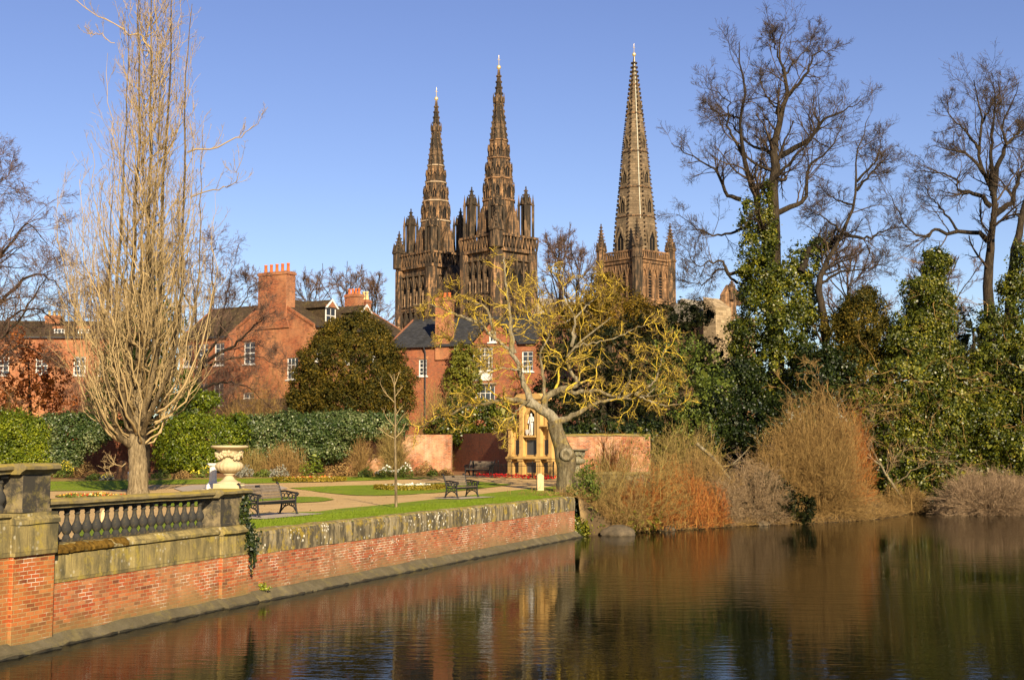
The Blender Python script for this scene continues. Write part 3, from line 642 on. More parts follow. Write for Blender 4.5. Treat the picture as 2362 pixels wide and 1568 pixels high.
balustrade(SHORE[0], A1, 0.42, 2.56, 3.27, 3.45, [L1-1.06-0.30*i for i in range(14)], [(L1-0.86, L1-0.08, 0.34)], L1-9, L1-0.95, 'upper stone balustrade with a big black square pedestal on the tall pier')
# middle section with the lower balustrade
A2, B2 = (-8.76, 24.72), (-6.5, 31.9)
t2, L2 = wall_frame('pool_wall', 'red brick pool wall with mossy stone band under the row of black balusters', 'wall', A2, B2)
one('brickwork', M['brick_mid'], t2, lambda m: m.box(0.0, L2-1.25, 0.08, 0.7, -0.5, 1.17))
one('stone_band', M['stone_wall'], t2, lambda m: m.box(0.0, L2-1.25, 0.065, 0.71, 1.17, 1.70), 0.01)
one('pier', M['brick_mid'], t2, lambda m: m.box(L2-1.25, L2+0.0, 0.0, 0.72, -0.5, 1.17), 0.006)
one('pier_band', M['stone_wall'], t2, lambda m: m.box(L2-1.27, L2+0.02, -0.015, 0.73, 1.17, 1.70), 0.01)
one('moulding', M['stone_wall'], t2, lambda m: (sweep(m, [(0.10, 1.70), (0.03, 1.74), (0.03, 1.80), (0.14, 1.90), (0.75, 1.90), (0.75, 1.70)], 0, L2-1.28, 0.4, 0.006, 0.004, 21),
    sweep(m, [(-0.03, 1.70), (-0.10, 1.74), (-0.10, 1.80), (0.02, 1.905), (0.76, 1.905), (0.76, 1.70)], L2-1.3, L2+0.05, 0.4, 0.006, 0.004, 22)))
one('moss_patch', M['moss'], t2, lambda m: (sweep(m, [(0.085, 1.70), (0.022, 1.74), (0.020, 1.80), (0.11, 1.893), (0.20, 1.908), (0.25, 1.7)], 0.1, 2.5, 0.07, 0.006, 0.005, 23),))
one('footing', [M['footing'], M['wetedge']], t2, lambda m: (sweep(m, [(0.25, 0.27), (0.10, 0.22), (-0.10, 0.06), (-0.12, -0.3), (0.25, -0.3)], -0.02, L2-1.0, 0.6, 0.012, 0.010, 24),
    sweep(m, [(0.25, 0.24), (-0.04, 0.19), (-0.24, 0.06), (-0.26, -0.3), (0.25, -0.3)], L2-1.35, L2+0.1, 0.5, 0.015, 0.012, 25),
    sweep(m, [(0.1, 0.035), (-0.14, 0.03), (-0.15, -0.3), (0.1, -0.3)], 0.0, L2-1.3, 0.2, 0.015, 0.012, 26, 1),
    sweep(m, [(0.1, 0.035), (-0.30, 0.03), (-0.31, -0.3), (0.1, -0.3)], L2-1.4, L2+0.1, 0.2, 0.015, 0.012, 27, 1)))
nb = 18
balustrade(A2, B2, 0.42, 1.90, 2.59, 2.76, [0.26+i*(L2-1.55)/nb for i in range(nb)], [(L2-1.18, L2-0.02, 0.30)], -0.02, L2-1.2, 'lower stone balustrade with black bulbous balusters and yellow lichened rail')
# long low section
A3, B3 = (-6.48, 31.96), (2.75, 56.0)
t3, L3 = wall_frame('pool_wall', 'long low red brick pool wall with streaked stone coping below the grass', 'wall', A3, B3)
one('brickwork', M['brick_long'], t3, lambda m: m.box(0.0, L3, 0.03, 0.46, -0.5, 1.14))
one('coping', M['stone_long'], t3, lambda m: sweep(m, [(0.015, 1.14), (0.005, 1.30), (0.01, 1.62), (0.04, 1.70), (0.11, 1.735), (0.47, 1.74), (0.47, 1.14)], 0.03, L3, 0.35, 0.006, 0.006, 31))
one('footing', [M['footing'], M['wetedge']], t3, lambda m: (sweep(m, [(0.2, 0.30), (0.0, 0.23), (-0.26, 0.055), (-0.28, -0.3), (0.2, -0.3)], 0.1, L3, 0.7, 0.012, 0.010, 32),
    sweep(m, [(0.1, 0.03), (-0.31, 0.028), (-0.33, -0.3), (0.1, -0.3)], 0.1, L3, 0.22, 0.018, 0.012, 33, 1)))

# ------------------------------------------------------------------ garden walls behind
def wall_between(name, label, p0, p1, z1, mat, thick=0.35, coping=None, z0=None, buttress=()):
    d = math.atan2(p1[1]-p0[1], p1[0]-p0[0]); L = math.hypot(p1[0]-p0[0], p1[1]-p0[1]); z0 = terrain(min(p0[1], p1[1]))-0.4 if z0 is None else z0
    r = thing(name, label, 'wall', (p0[0], p0[1], z0), d)
    one('brickwork', mat, r, lambda m: m.box(0, L, 0, thick, 0, z1-z0))
    if coping: one('coping', coping, r, lambda m: sweep(m, [(-0.05, z1-z0), (-0.05, z1-z0+0.07), (thick/2, z1-z0+0.15), (thick+0.05, z1-z0+0.07), (thick+0.05, z1-z0)], -0.02, L+0.02, 0.5, 0.01, 0.012, 41))
    for x in buttress: one('buttress', mat, r, lambda m: m.box(x-0.25, x+0.25, -0.22, 0.0, 0, z1-z0-0.3), 0.02)
    return r
YW = 88.0
pA, pB, pC = P(370, 1080, YW+4), P(1040, 1080, YW), P(1172, 1080, YW+3)
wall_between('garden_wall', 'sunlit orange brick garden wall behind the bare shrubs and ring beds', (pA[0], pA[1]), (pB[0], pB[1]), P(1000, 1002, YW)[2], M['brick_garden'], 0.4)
wall_between('garden_wall', 'shaded brick garden wall beside the golden stone memorial', tuple(P(1036, 1080, 94)[:2]), tuple(P(1176, 1080, 82.5)[:2]), P(1040, 1001, 93)[2], M['brick_dark'], 0.4)  # darker brick puts this wall's shade into its colour
pD, pE = P(1290, 1080, 80), P(1500, 1080, 79)
wall_between('garden_wall', 'red brick wall with buttresses behind the old stone urn', (pD[0], pD[1]), (pE[0], pE[1]), P(1400, 1006, 80)[2], M['brick_garden'], 0.4, M['stone_rail'], buttress=(0.9, 3.1))
pL0, pL1 = P(-80, 1080, 90), P(372, 1080, 92.1)
wall_between('garden_wall', 'dark brick garden wall hidden under ivy behind the pale poplar', (pL0[0], pL0[1]), (pL1[0], pL1[1]), P(100, 985, 90)[2], M['brick_dark'], 0.4)
# low parapet with mossy coping right of the leaning tree
q0, q1 = P(1318, 1120, 66.0), P(1500, 1120, 66.5)
r = thing('stone_parapet', 'low stone parapet with mossy coping carrying the old urn', 'wall', (q0[0], q0[1], 1.2), math.atan2(q1[1]-q0[1], q1[0]-q0[0]))
Lp = math.hypot(q1[0]-q0[0], q1[1]-q0[1]); zc = P(1400, 1093, 66)[2]-1.2
one('body', M['stone_pier'], r, lambda m: m.box(0.75, Lp, 0.02, 0.4, 0, zc-0.02))
one('pier', M['stone_pier'], r, lambda m: m.box(0, 0.75, -0.08, 0.6, 0, zc-0.01), 0.01)
one('coping', M['stone_rail'], r, lambda m: (sweep(m, [(-0.06, zc-0.02), (-0.06, zc+0.1), (0.46, zc+0.1), (0.46, zc-0.02)], 0.75, Lp, 0.4, 0.006, 0.006, 51), sweep(m, [(-0.18, zc-0.01), (-0.18, zc+0.14), (0.7, zc+0.14), (0.7, zc-0.01)], -0.1, 0.85, 0.4, 0.006, 0.006, 52)))
PARAPET_TOP = zc+0.14+1.2

# ------------------------------------------------------------------ houses
CUTS = {}
def cut_openings(hs, names=('wall', 'front_gable')):
    """real openings in the masonry, so that the windows stand back in their reveals"""
    m = MB()
    for mat4, w, h in CUTS.get(hs.name, []): m.M = mat4; m.box(-w/2, w/2, -0.6, 0.16, 0, h)
    c = m.build('cutter', M['void'], hs)
    for o in list(hs.children):
        if o.name.split('.')[0] not in names: continue
        md = o.modifiers.new('openings', 'BOOLEAN'); md.operation = 'DIFFERENCE'; md.object = c; md.solver = 'EXACT'
        bpy.context.view_layer.update(); dg = bpy.context.evaluated_depsgraph_get()
        me = bpy.data.meshes.new_from_object(o.evaluated_get(dg)); o.modifiers.clear(); o.data = me
        for u in list(me.uv_layers): me.uv_layers.remove(u)
        planar_uv(me)
    bpy.data.objects.remove(c)
def window_at(house, mat4, w, h, cols=2, rows=2, sash=True, arch=False, sill=True, paint='white'):
    CUTS.setdefault(house.name, []).append((mat4.copy(), w, h)); mat4 = mat4 @ Matrix.Translation((0, 0.14, 0))
    m = MB(); m.M = mat4; f = 0.09
    m.box(-w/2, -w/2+f, -0.05, 0.02, 0, h); m.box(w/2-f, w/2, -0.05, 0.02, 0, h)
    m.box(-w/2+f, w/2-f, -0.05, 0.02, 0, f); m.box(-w/2+f, w/2-f, -0.05, 0.02, h-f, h)
    if sash: m.box(-w/2+f, w/2-f, -0.052, 0.015, h*0.5-0.035, h*0.5+0.035)
    for i in range(1, cols): x = -w/2+w*i/cols; m.box(x-0.022, x+0.022, -0.044, 0.01, f, h-f)
    for j in range(1, rows):
        if sash and abs(j/rows-0.5) < 0.01: continue
        z = h*j/rows; m.box(-w/2+f, w/2-f, -0.046, 0.008, z-0.02, z+0.02)
    if sill: m.box(-w/2-0.1, w/2+0.1, -0.24, -0.14, -0.1, -0.002); m.box(-w/2, w/2, -0.14, 0.0, -0.02, 0.002)
    o = m.build('window', M[paint], house)
    g = MB(); g.M = mat4; g.box(-w/2+0.03, w/2-0.03, -0.022, 0.0, 0.03, h-0.03); g.build('pane', M['glass'], o)
    l = MB(); l.M = mat4; l.box(-w/2-0.12, w/2+0.12, -0.155, -0.13, h+0.001, h+0.24); l.build('lintel', M['brick_house'], o)
    return o
def front(u, z): return Matrix.Translation((u, 0, z))
def left(v, z): return Matrix.Translation((0, v, z)) @ Matrix.Rotation(-math.pi/2, 4, 'Z')
def chimney_part(house, x0, x1, y0, y1, z0, z1, mat, pots, potmat, axis='y', flare=0.0, ph=0.9, pr=0.16):
    def f(m):
        m.box(x0, x1, y0, y1, z0, z1-0.3)
        if flare: m.prism([(x0-0.002, y0-flare, z0), (x0-0.002, y1+flare, z0), (x0-0.002, y1, z0+1.0), (x0-0.002, y0, z0+1.0)], (x1-x0+0.004, 0, 0))
        m.box(x0-0.07, x1+0.07, y0-0.07, y1+0.07, z1-0.3, z1-0.12); m.box(x0-0.02, x1+0.02, y0-0.02, y1+0.02, z1-0.12, z1)
    c = one('chimney', mat, house, f)
    for i in range(pots):
        t = (i+0.5)/pots; px_, py_ = ((x0+x1)/2, y0+(y1-y0)*t) if axis == 'y' else (x0+(x1-x0)*t, (y0+y1)/2)
        one('chimney_pot', potmat, c, lambda m: m.lathe([(pr*1.1, z1), (pr, z1+0.1), (pr*0.82, z1+ph-0.12), (pr*1.0, z1+ph-0.1), (pr*1.0, z1+ph), (pr*0.7, z1+ph), (pr*0.65, z1+0.3)], 10, px_, py_))
    return c
def house(name, label, org, rz, w, d, ze, zr, wallm, roofm, z0=0.0, over=0.18):
    """front along local x at y = 0 facing -y, ridge along x; heights in world metres"""
    r = thing(name, label, 'house', (org[0], org[1], z0), rz); e, k = ze-z0, zr-z0
    def wl_(m):
        m.box(0, w, 0, d, 0, e-0.01)
        m.prism([(0, 0.0, e-0.01), (0, d, e-0.01), (0, d/2, k-0.02)], (w, 0, 0))
    one('wall', wallm, r, wl_)
    def rf(m):
        s = (k-e)/(d/2); o2 = over
        for sg in (0, 1):
            y0, y1 = (-o2, d/2) if sg == 0 else (d+o2, d/2); z_0 = e-s*o2
            m.prism([(0.14, y0, z_0+0.02), (0.14, y1, k+0.02), (0.14, y1, k+0.16), (0.14, y0, z_0+0.14)], (w-0.28, 0, 0))
        m.box(0.14, w-0.14, d/2-0.12, d/2+0.12, k+0.10, k+0.22)
    one('roof', roofm, r, rf)
    for x in (0, w-0.14): one('verge', wallm, r, lambda m: m.prism([(x, -0.08, e-0.3), (x, d/2, k-0.02), (x, d+0.08, e-0.3), (x, d+0.08, e+0.14), (x, d/2, k+0.26), (x, -0.08, e+0.14)], (0.14, 0, 0)))
    one('gutter', M['lead'], r, lambda m: m.box(0.15, w-0.15, -over-0.12, -over, e-0.16, e-0.02))
    return r
def dormer(hs, x, w, h, yf, zb, roofm):
    """gabled dormer whose face stands at local y = yf on the front slope"""
    d = one('dormer', M['tile'], hs, lambda m: (m.box(x-w/2+0.05, x+w/2-0.05, yf+0.02, yf+2.2, zb, zb+h), m.prism([(x-w/2-0.2, yf-0.2, zb+h-0.02), (x+w/2+0.2, yf-0.2, zb+h-0.02), (x, yf-0.2, zb+h+w*0.52)], (0, 3.0, 0))))
    one('bargeboard', M['white'], d, lambda m: (m.prism([(x-w/2-0.24, yf-0.26, zb+h-0.08), (x-w/2-0.02, yf-0.26, zb+h-0.08), (x, yf-0.26, zb+h+w*0.52-0.14), (x, yf-0.26, zb+h+w*0.52+0.06)], (0, 0.06, 0)), m.prism([(x+w/2+0.24, yf-0.26, zb+h-0.08), (x+w/2+0.02, yf-0.26, zb+h-0.08), (x, yf-0.26, zb+h+w*0.52-0.14), (x, yf-0.26, zb+h+w*0.52+0.06)], (0, 0.06, 0))))
    one('gable_panel', M['brick_house'], d, lambda m: m.prism([(x-w/2, yf-0.21, zb+h), (x+w/2, yf-0.21, zb+h), (x, yf-0.21, zb+h+w*0.46)], (0, 0.02, 0)))
    window_at(hs, Matrix.Translation((x, yf-0.14, zb+0.08)), w, h-0.1, 2, 2, True)
# left house with the broad chimney
def zat(py, Y): return P(CX, py, Y)[2]
oA = P(722, 800, 109.6); rzA = math.radians(58); DA = 9.4
zeA, zrA = zat(750, 109.6), zat(690, 112)
hA = house('brick_house', 'tall red brick house with broad chimney on its gable and white dormers', (oA[0], oA[1]), rzA, 14.0, DA, zeA, zrA, M['brick_house'], M['tile'], z0=3.0)
eA, kA = zeA-3, zrA-3
chimney_part(hA, -0.12, 1.05, DA/2-1.65, DA/2+1.65, kA-2.6, zat(627, 112)-3, M['brick_house'], 5, M['pot'], 'y', 0.35, 0.75, 0.15)
for xd in (3.3, 8.2): dormer(hA, xd, 1.35, 1.55, 0.9, eA+0.35, M['tile'])
window_at(hA, left(DA-2.0, eA-3.1), 1.35, 2.0, 2, 4)
window_at(hA, left(2.3, eA-4.6), 1.3, 1.9, 3, 3)
window_at(hA, left(DA-2.0, eA-7.6), 1.35, 2.0, 2, 4)
window_at(hA, front(0.7, eA-3.1), 1.0, 1.9, 2, 4)
window_at(hA, front(4.5, eA-3.1), 1.1, 1.9, 2, 4)
window_at(hA, front(8.5, eA-3.1), 1.1, 1.9, 2, 4)
one('vent', M['void'], hA, lambda m: m.box(2.5, 2.8, -0.012, 0.01, eA-0.9, eA-0.75))
one('lean_to_roof', M['tile'], hA, lambda m: m.prism([(-0.01, 0.6, eA-6.2), (-2.2, 0.6, eA-7.3), (-2.2, 0.6, eA-7.45), (-0.01, 0.6, eA-6.35)], (0, DA-0.8, 0)))
# a lower wing further left
oW = P(519, 800, 113.5)
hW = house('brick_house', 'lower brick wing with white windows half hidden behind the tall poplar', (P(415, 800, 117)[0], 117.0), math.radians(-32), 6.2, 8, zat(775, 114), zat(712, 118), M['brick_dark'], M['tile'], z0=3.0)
eW = zat(775, 114)-3
for u in (1.0, 3.0, 5.0):
    window_at(hW, front(u, eW-2.6), 1.2, 2.0, 2, 4)
    window_at(hW, front(u, eW-6.2), 1.2, 2.0, 2, 4)
# stack and pots standing beyond
oS = P(817, 700, 124)
rS = thing('chimney_stack', 'square red brick chimney stack with pots at far end of tiled roof', 'chimney', (oS[0], oS[1], 10), rzA)
chimney_part(rS, -0.5, 0.5, -0.8, 0.8, 0, zat(679, 124)-10, M['brick_house'], 4, M['pot'], 'y', 0, 0.55, 0.13)
oS = P(843, 700, 128)
rS = thing('chimney_stack', 'slim dark chimney stack with two buff pots beyond the tiled roof', 'chimney', (oS[0], oS[1], 10), rzA)
chimney_part(rS, -0.4, 0.4, -0.4, 0.4, 0, zat(692, 128)-10, M['brick_dark'], 2, M['pot_buff'], 'y', 0, 0.85, 0.17)
# central house with the slate roof
oB = P(893, 900, 104.0); eB = P(1245, 900, 99.0); rzB = math.atan2(eB[1]-oB[1], eB[0]-oB[0]); wB = math.hypot(eB[0]-oB[0], eB[1]-oB[1])
zeB, zrB = zat(795, 102), zat(738, 106)
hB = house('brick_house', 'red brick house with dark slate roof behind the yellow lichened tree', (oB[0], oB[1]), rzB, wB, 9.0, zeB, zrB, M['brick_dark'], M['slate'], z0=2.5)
eB_ = zeB-2.5; uB = lambda px: (px-893)/(1245-893)*wB
chimney_part(hB, uB(1009), uB(1041), -0.15, 0.85, eB_-1.2, zat(682, 101)-2.5, M['brick_house'], 3, M['pot'], 'x', 0, 0.4, 0.13)
one('front_gable', M['brick_dark'], hB, lambda m: m.prism([(uB(1098), -0.3, 0), (uB(1196), -0.3, 0), (uB(1196), -0.3, eB_), (uB(1147), -0.3, eB_+1.9), (uB(1098), -0.3, eB_)], (0, 3.2, 0)))
one('gable_roof', M['slate'], hB, lambda m: [m.prism([(uB(1147), -0.4, eB_+1.93), (x, -0.4, eB_-0.1), (x, -0.4, eB_+0.04), (uB(1147), -0.4, eB_+2.09)], (0, 3.9, 0)) for x in (uB(1092), uB(1202))])
window_at(hB, front(uB(978), eB_-2.45), 0.75, 1.35, 2, 4)
window_at(hB, Matrix.Translation((uB(1120), -0.32, eB_-2.2)), 1.75, 1.85, 5, 3, False)
one('bay_panel', M['white'], hB, lambda m: m.box(uB(1120)-0.85, uB(1120)+0.85, -0.34, -0.005, eB_-2.95, eB_-2.3))
window_at(hB, Matrix.Translation((uB(1126), -0.32, eB_-5.2)), 1.7, 1.9, 4, 3, False)
one('bay_roof', M['roof_lead'], hB, lambda m: m.prism([(uB(1126)-1.0, -0.01, eB_-2.97), (uB(1126)-1.0, -0.01, eB_-3.25), (uB(1126)-1.0, -0.5, eB_-3.25)], (2.0, 0, 0)))
window_at(hB, Matrix.Translation((uB(1218), 0.0, eB_-2.3)), 0.95, 1.6, 2, 4)
window_at(hB, Matrix.Translation((uB(1143), -0.31, eB_+0.05)), 0.6, 0.9, 2, 2)
one('drainpipe', M['lead'], hB, lambda m: m.tube([(uB(983), -0.3, eB_-0.1), (uB(985), -0.12, eB_-0.6), (uB(985), -0.1, 0)], 0.06, 6))
# plain house at far left behind the copper hedge
oC = P(-80, 900, 118); hC = house('brick_house', 'orange brick house with long brown roof behind the russet beech', (oC[0], oC[1]), math.radians(4), 14.5, 8, zat(775, 118), zat(742, 121), M['brick_house'], M['tile'], z0=3.0)
eC = zat(775, 118)-3
for u in (3.3, 6.8, 10.25, 12.6): window_at(hC, front(u, eC-3.6), 1.1, 1.75, 2, 4)
for u in (8.2, 10.4): window_at(hC, Matrix.Translation((u, 0.41, eC+0.1)), 1.0, 0.7, 3, 2, False)
chimney_part(hC, 6.0, 7.4, 3.4, 4.6, eC+1.0, zat(725, 121)-3, M['brick_house'], 3, M['pot_buff'], 'x', 0, 0.5, 0.13)

for h_ in (hA, hW, hB, hC): cut_openings(h_)
# ------------------------------------------------------------------ the three-spired cathedral
CR = math.radians(42); ca, sa = math.cos(CR), math.sin(CR)
cSW = P(1150, 900, 197.0); cNW = P(1003, 900, 215.0); cCT = P(1469, 900, 223.9)
cath = thing('cathedral', 'sandstone cathedral with three tall spires behind the houses', 'cathedral', (cSW[0], cSW[1], 0), CR); cath.scale = (1, 1, 1.016)
def loc_of(c):
    dx, dy = c[0]-cSW[0], c[1]-cSW[1]; return (dx*ca+dy*sa, -dx*sa+dy*ca, 0)
def sub(name, parent, loc, label=None):
    o = bpy.data.objects.new(name, None); COL.objects.link(o); o.parent = parent; o.location = loc
    if label: o['label'] = label
    return o
OCT = math.pi/8
def pinnacle(mb, x, y, z0, z1, z2, r, subs=True, n=8, crk=True):
    mb.lathe([(r, z0), (r, z1), (r*1.18, z1+0.05), (r*1.18, z1+0.25), (r*0.86, z1+0.35), (0.05, z2-0.25)], n, x, y, rot=math.pi/n, sm=False)
    mb.lathe([(0.05, z2-0.5), (0.2, z2-0.35), (0.05, z2-0.2), (0.16, z2-0.1), (0.03, z2+0.15)], 6, x, y, sm=False)
    for i in range(4):          # gablets at the shaft head
        a = i*math.pi/2; c, s = math.cos(a), math.sin(a); rr = r*0.92; w = r*0.5
        p = lambda u, v, z: (x+c*v-s*u, y+s*v+c*u, z)
        mb.prism([p(-w, rr, z1-0.1), p(w, rr, z1-0.1), p(0, rr, z1+r*1.5)], (c*0.18, s*0.18, 0))
    if crk:
        k = max(3, int((z2-z1-0.8)/0.55))
        for j in range(k):
            t = (j+0.6)/k; z = z1+0.35+(z2-z1-0.8)*t; rr = r*0.86*(1-t)+0.05
            for i in range(4):
                a = math.pi/4+i*math.pi/2+OCT*0; cx_, cy_ = x+(rr+0.06)*math.cos(a), y+(rr+0.06)*math.sin(a)
                mb.box(cx_-0.1, cx_+0.1, cy_-0.1, cy_+0.1, z, z+0.2)
    if subs:
        for i in range(4):
            a = math.pi/4+i*math.pi/2; sx, sy = x+r*1.35*math.cos(a), y+r*1.35*math.sin(a)
            mb.lathe([(r*0.34, z0), (r*0.34, z1-0.3), (r*0.42, z1-0.25), (r*0.3, z1), (0.03, z1+1.5)], 4, sx, sy, sm=False)
def niche_row(st, dk, fig, face, half, z0, z1, n, proud, inset, statues, rng, gable=True):
    """blind arcade on one tower face; face 0 = local -x, 1 = local -y"""
    w = 2*half/n
    def p(u, v, z): return (-proud-v, u, z) if face == 0 else (u, -proud-v, z)
    def bx(mb, u0, u1, v0, v1, za, zb):
        a = p(u0, v0, za); b = p(u1, v1, zb); mb.box(min(a[0], b[0]), max(a[0], b[0]), min(a[1], b[1]), max(a[1], b[1]), za, zb)
    H = z1-z0
    for i in range(n+1):
        u = -half+i*w; bx(st, u-0.13, u+0.13, 0.0, inset, z0, z1)
        q = p(u, inset*0.9, 0); st.lathe([(0.13, z1-0.15), (0.17, z1), (0.02, z1+0.9)], 4, q[0], q[1], sm=False)
    bx(st, -half-0.1, half+0.1, 0, inset*0.85, z0-0.22, z0); bx(st, -half-0.1, half+0.1, 0, inset*0.7, z1, z1+0.2)
    for i in range(n):
        u0, u1 = -half+i*w+0.13, -half+(i+1)*w-0.13; uc = (u0+u1)/2; hw = (u1-u0)/2
        # pointed blind niche, its recess shade painted as a black back
        zs = z0+H*0.62; dk.prism([p(u0+0.05, 0.03, z0+0.05), p(u1-0.05, 0.03, z0+0.05), p(u1-0.05, 0.03, zs), p(uc+hw*0.5, 0.03, zs+hw*0.9), p(uc, 0.03, zs+hw*1.35), p(uc-hw*0.5, 0.03, zs+hw*0.9), p(u0+0.05, 0.03, zs)], Vector(p(0, 0.06, 0))-Vector(p(0, 0.03, 0)))
        if gable:
            za = z0+H*0.60; zb = min(z1+0.5, za+hw*2.4)
            for sgn in (-1, 1):
                st.prism([p(uc+sgn*hw, 0.02, za), p(uc, 0.02, zb), p(uc, 0.02, zb-0.42), p(uc+sgn*hw*0.8, 0.02, za-0.05)], Vector(p(0, inset*0.8, 0))-Vector(p(0, 0, 0)))
        if statues:
            q = p(uc, inset*0.4, 0); h = H*0.46; g = rng.uniform(0.9, 1.08); fig.append(MB())
            fig[-1].lathe([(0.30, z0+0.05), (0.22, z0+0.3), (0.20, z0+h*0.5), (0.27, z0+h*0.76*g), (0.10, z0+h*0.84*g), (0.14, z0+h*0.92*g), (0.03, z0+h*g)], 7, q[0], q[1])
def lucarne(mb, ang, r, z, w, h, mull=True, depth=0.35):
    """gabled spire light standing on an octagon face; r = face distance at height z"""
    c, s = math.cos(ang), math.sin(ang)
    def p(u, v, zz): return (c*v-s*u, s*v+c*u, zz)
    f = r+depth*0.35
    for sg in (-1, 1):
        mb.prism([p(sg*w/2, f, z), p(sg*w*0.36, f, z), p(sg*w*0.36, f, z+h*0.62), p(sg*w/2, f, z+h*0.62)], (-c*depth*2.2, -s*depth*2.2, 0))
        mb.prism([p(sg*w*0.62, f+0.06, z+h*0.52), p(0, f+0.06, z+h*1.12), p(0, f+0.06, z+h*0.93), p(sg*w*0.44, f+0.06, z+h*0.52)], (-c*depth*2.4, -s*depth*2.4, 0))
        mb.lathe([(0.09, z+h*0.45), (0.11, z+h*0.72), (0.02, z+h*1.05)], 4, *p(sg*w*0.58, f, 0)[:2], sm=False)
    mb.lathe([(0.05, z+h*1.05), (0.12, z+h*1.16), (0.02, z+h*1.3)], 4, *p(0, f-0.05, 0)[:2], sm=False)
    mb.prism([p(-w*0.37, f-0.1, z+0.03), p(w*0.37, f-0.1, z+0.03), p(w*0.37, f-0.1, z+h*0.55), p(0, f-0.1, z+h*0.9), p(-w*0.37, f-0.1, z+h*0.55)], (-c*0.06, -s*0.06, 0), 1)
    if mull: mb.prism([p(-0.05, f-0.04, z), p(0.05, f-0.04, z), p(0.05, f-0.04, z+h*0.62), p(-0.05, f-0.04, z+h*0.62)], (-c*0.1, -s*0.1, 0))
def finial(mb, z, s=1.0):
    mb.lathe([(0.10*s, z-0.9), (0.10*s, z), (0.30*s, z+0.12), (0.36*s, z+0.35), (0.28*s, z+0.58), (0.06*s, z+0.7), (0.035*s, z+2.3*s)], 8)
    mb.box(-0.3*s, 0.3*s, -0.03, 0.03, z+1.55*s, z+1.62*s)
def west_tower(loc, label, bands_pale, pyramid, seed, tone, h=4.1):
    T = sub('west_tower', cath, loc, label); rng = random.Random(seed)
    def body(m):
        m.box(-h+0.35, h-0.35, -h+0.35, h-0.35, 4, 33.8)
        for sx in (-1, 1):
            for sy in (-1, 1):
                m.lathe([(1.25, 4), (1.25, 14), (1.15, 14.2), (1.15, 24), (1.0, 24.2), (1.0, 33.4)], 8, sx*(h-0.5), sy*(h-0.5), rot=OCT, sm=False)
        for z in (13.6, 20.1, 26.6): m.box(-h, h, -h, h, z, z+0.35)
    one('tower_body', M['cath'], T, body)
    st, dk, fg = MB(), MB(), []
    for face in (0, 1):
        for (z0, z1, n, stt) in ((7.2, 13.3, 5, True), (14.3, 19.8, 5, True), (20.8, 26.3, 5, True), (27.3, 32.2, 4, face == 0)):
            niche_row(st, dk, fg, face, h-1.35, z0, z1, n, h-0.35, 0.55, stt, rng)
    nv_ = len(st.v); st.v += dk.v; st.f += [[nv_+i for i in f] for f in dk.f]; st.m += [1]*len(dk.f); st.sm += dk.sm
    st.build('arcading', [M['cath_dark'], M['void']], T)
    for g in fg: g.build('statue', M['statue_stone'], T)
    def para(m):
        m.box(-h-0.15, h+0.15, -h-0.15, h+0.15, 33.5, 34.0); m.box(-h-0.3, h+0.3, -h-0.3, -h, 35.75, 36.1)
        m.box(-h-0.3, -h, -h-0.0, h+0.3, 35.75, 36.1); m.box(h, h+0.3, -h, h+0.3, 35.75, 36.1); m.box(-h, h, h, h+0.3, 35.75, 36.1)
        k = 13
        for i in range(k+1):
            u = -h-0.1+(2*h+0.2)*i/k
            for f in range(4):
                d = 0.5*(2*h/k)
                a = [(u-0.09, -h-0.2, 34.0), (u+0.09, -h-0.2, 34.0), (u+0.09+d, -h-0.2, 35.76), (u-0.09+d, -h-0.2, 35.76)]
                q = Matrix.Rotation(f*math.pi/2, 4, 'Z'); a = [tuple(q @ Vector(p)) for p in a]; v = q @ Vector((0, 0.25, 0))
                m.prism(a, v)
                b = [(u+d*2-0.09, -h-0.17, 34.0), (u+d*2+0.09, -h-0.17, 34.0), (u+0.09+d, -h-0.17, 35.75), (u-0.09+d, -h-0.17, 35.75)]
                if i < k: m.prism([tuple(q @ Vector(p)) for p in b], q @ Vector((0, 0.18, 0)))
    one('parapet', M['cath'], T, para)
    for sx in (-1, 1):
        for sy in (-1, 1):
            front_ = (sx < 0 and sy < 0)
            one('pinnacle', M['cath_dark'], T, lambda m: pinnacle(m, sx*3.0, sy*3.0, 33.9, 41.3 if not front_ else 40.4, 44.0 if not front_ else 42.6, 0.82))
    one('stair_turret', M['cath_dark'], T, lambda m: pinnacle(m, pyramid[0]*(h-0.25), pyramid[1]*(h-0.25), 33.9, 36.5, 40.2, 1.05, False))
    one('flying_gable', M['cath'], T, lambda m: [m.prism([tuple(Matrix.Rotation(f*math.pi/2, 4, 'Z') @ Vector(p)) for p in ((-1.2, -3.6, 36), (1.2, -3.6, 36), (0.95, -3.5, 38.6), (0, -3.4, 40.6), (-0.95, -3.5, 38.6))], Matrix.Rotation(f*math.pi/2, 4, 'Z') @ Vector((0, 0.9, 0))) for f in range(4)])
    prof = [(3.15, 34.0), (2.62, 41.2), (2.54, 41.7), (2.19, 45.1), (1.74, 48.3), (1.37, 51.2), (0.62, 57.4), (0.12, 62.4)]
    sp = one('spire', [M['cath'], M['cath_dark']], T, lambda m: (m.lathe(prof[:6], 8, rot=OCT, sm=False), m.lathe(prof[5:], 8, rot=OCT, sm=False, mat=1)))
    for r, z in ((2.60, 41.6), (2.25, 45.0), (1.80, 48.2), (1.42, 51.1)):
        one('string_course', M['band'] if bands_pale else M['cath_orange'], T, lambda m: m.lathe([(r, z), (r+0.13, z+0.05), (r+0.13, z+0.24), (r-0.05, z+0.3)], 8, rot=OCT, sm=False))
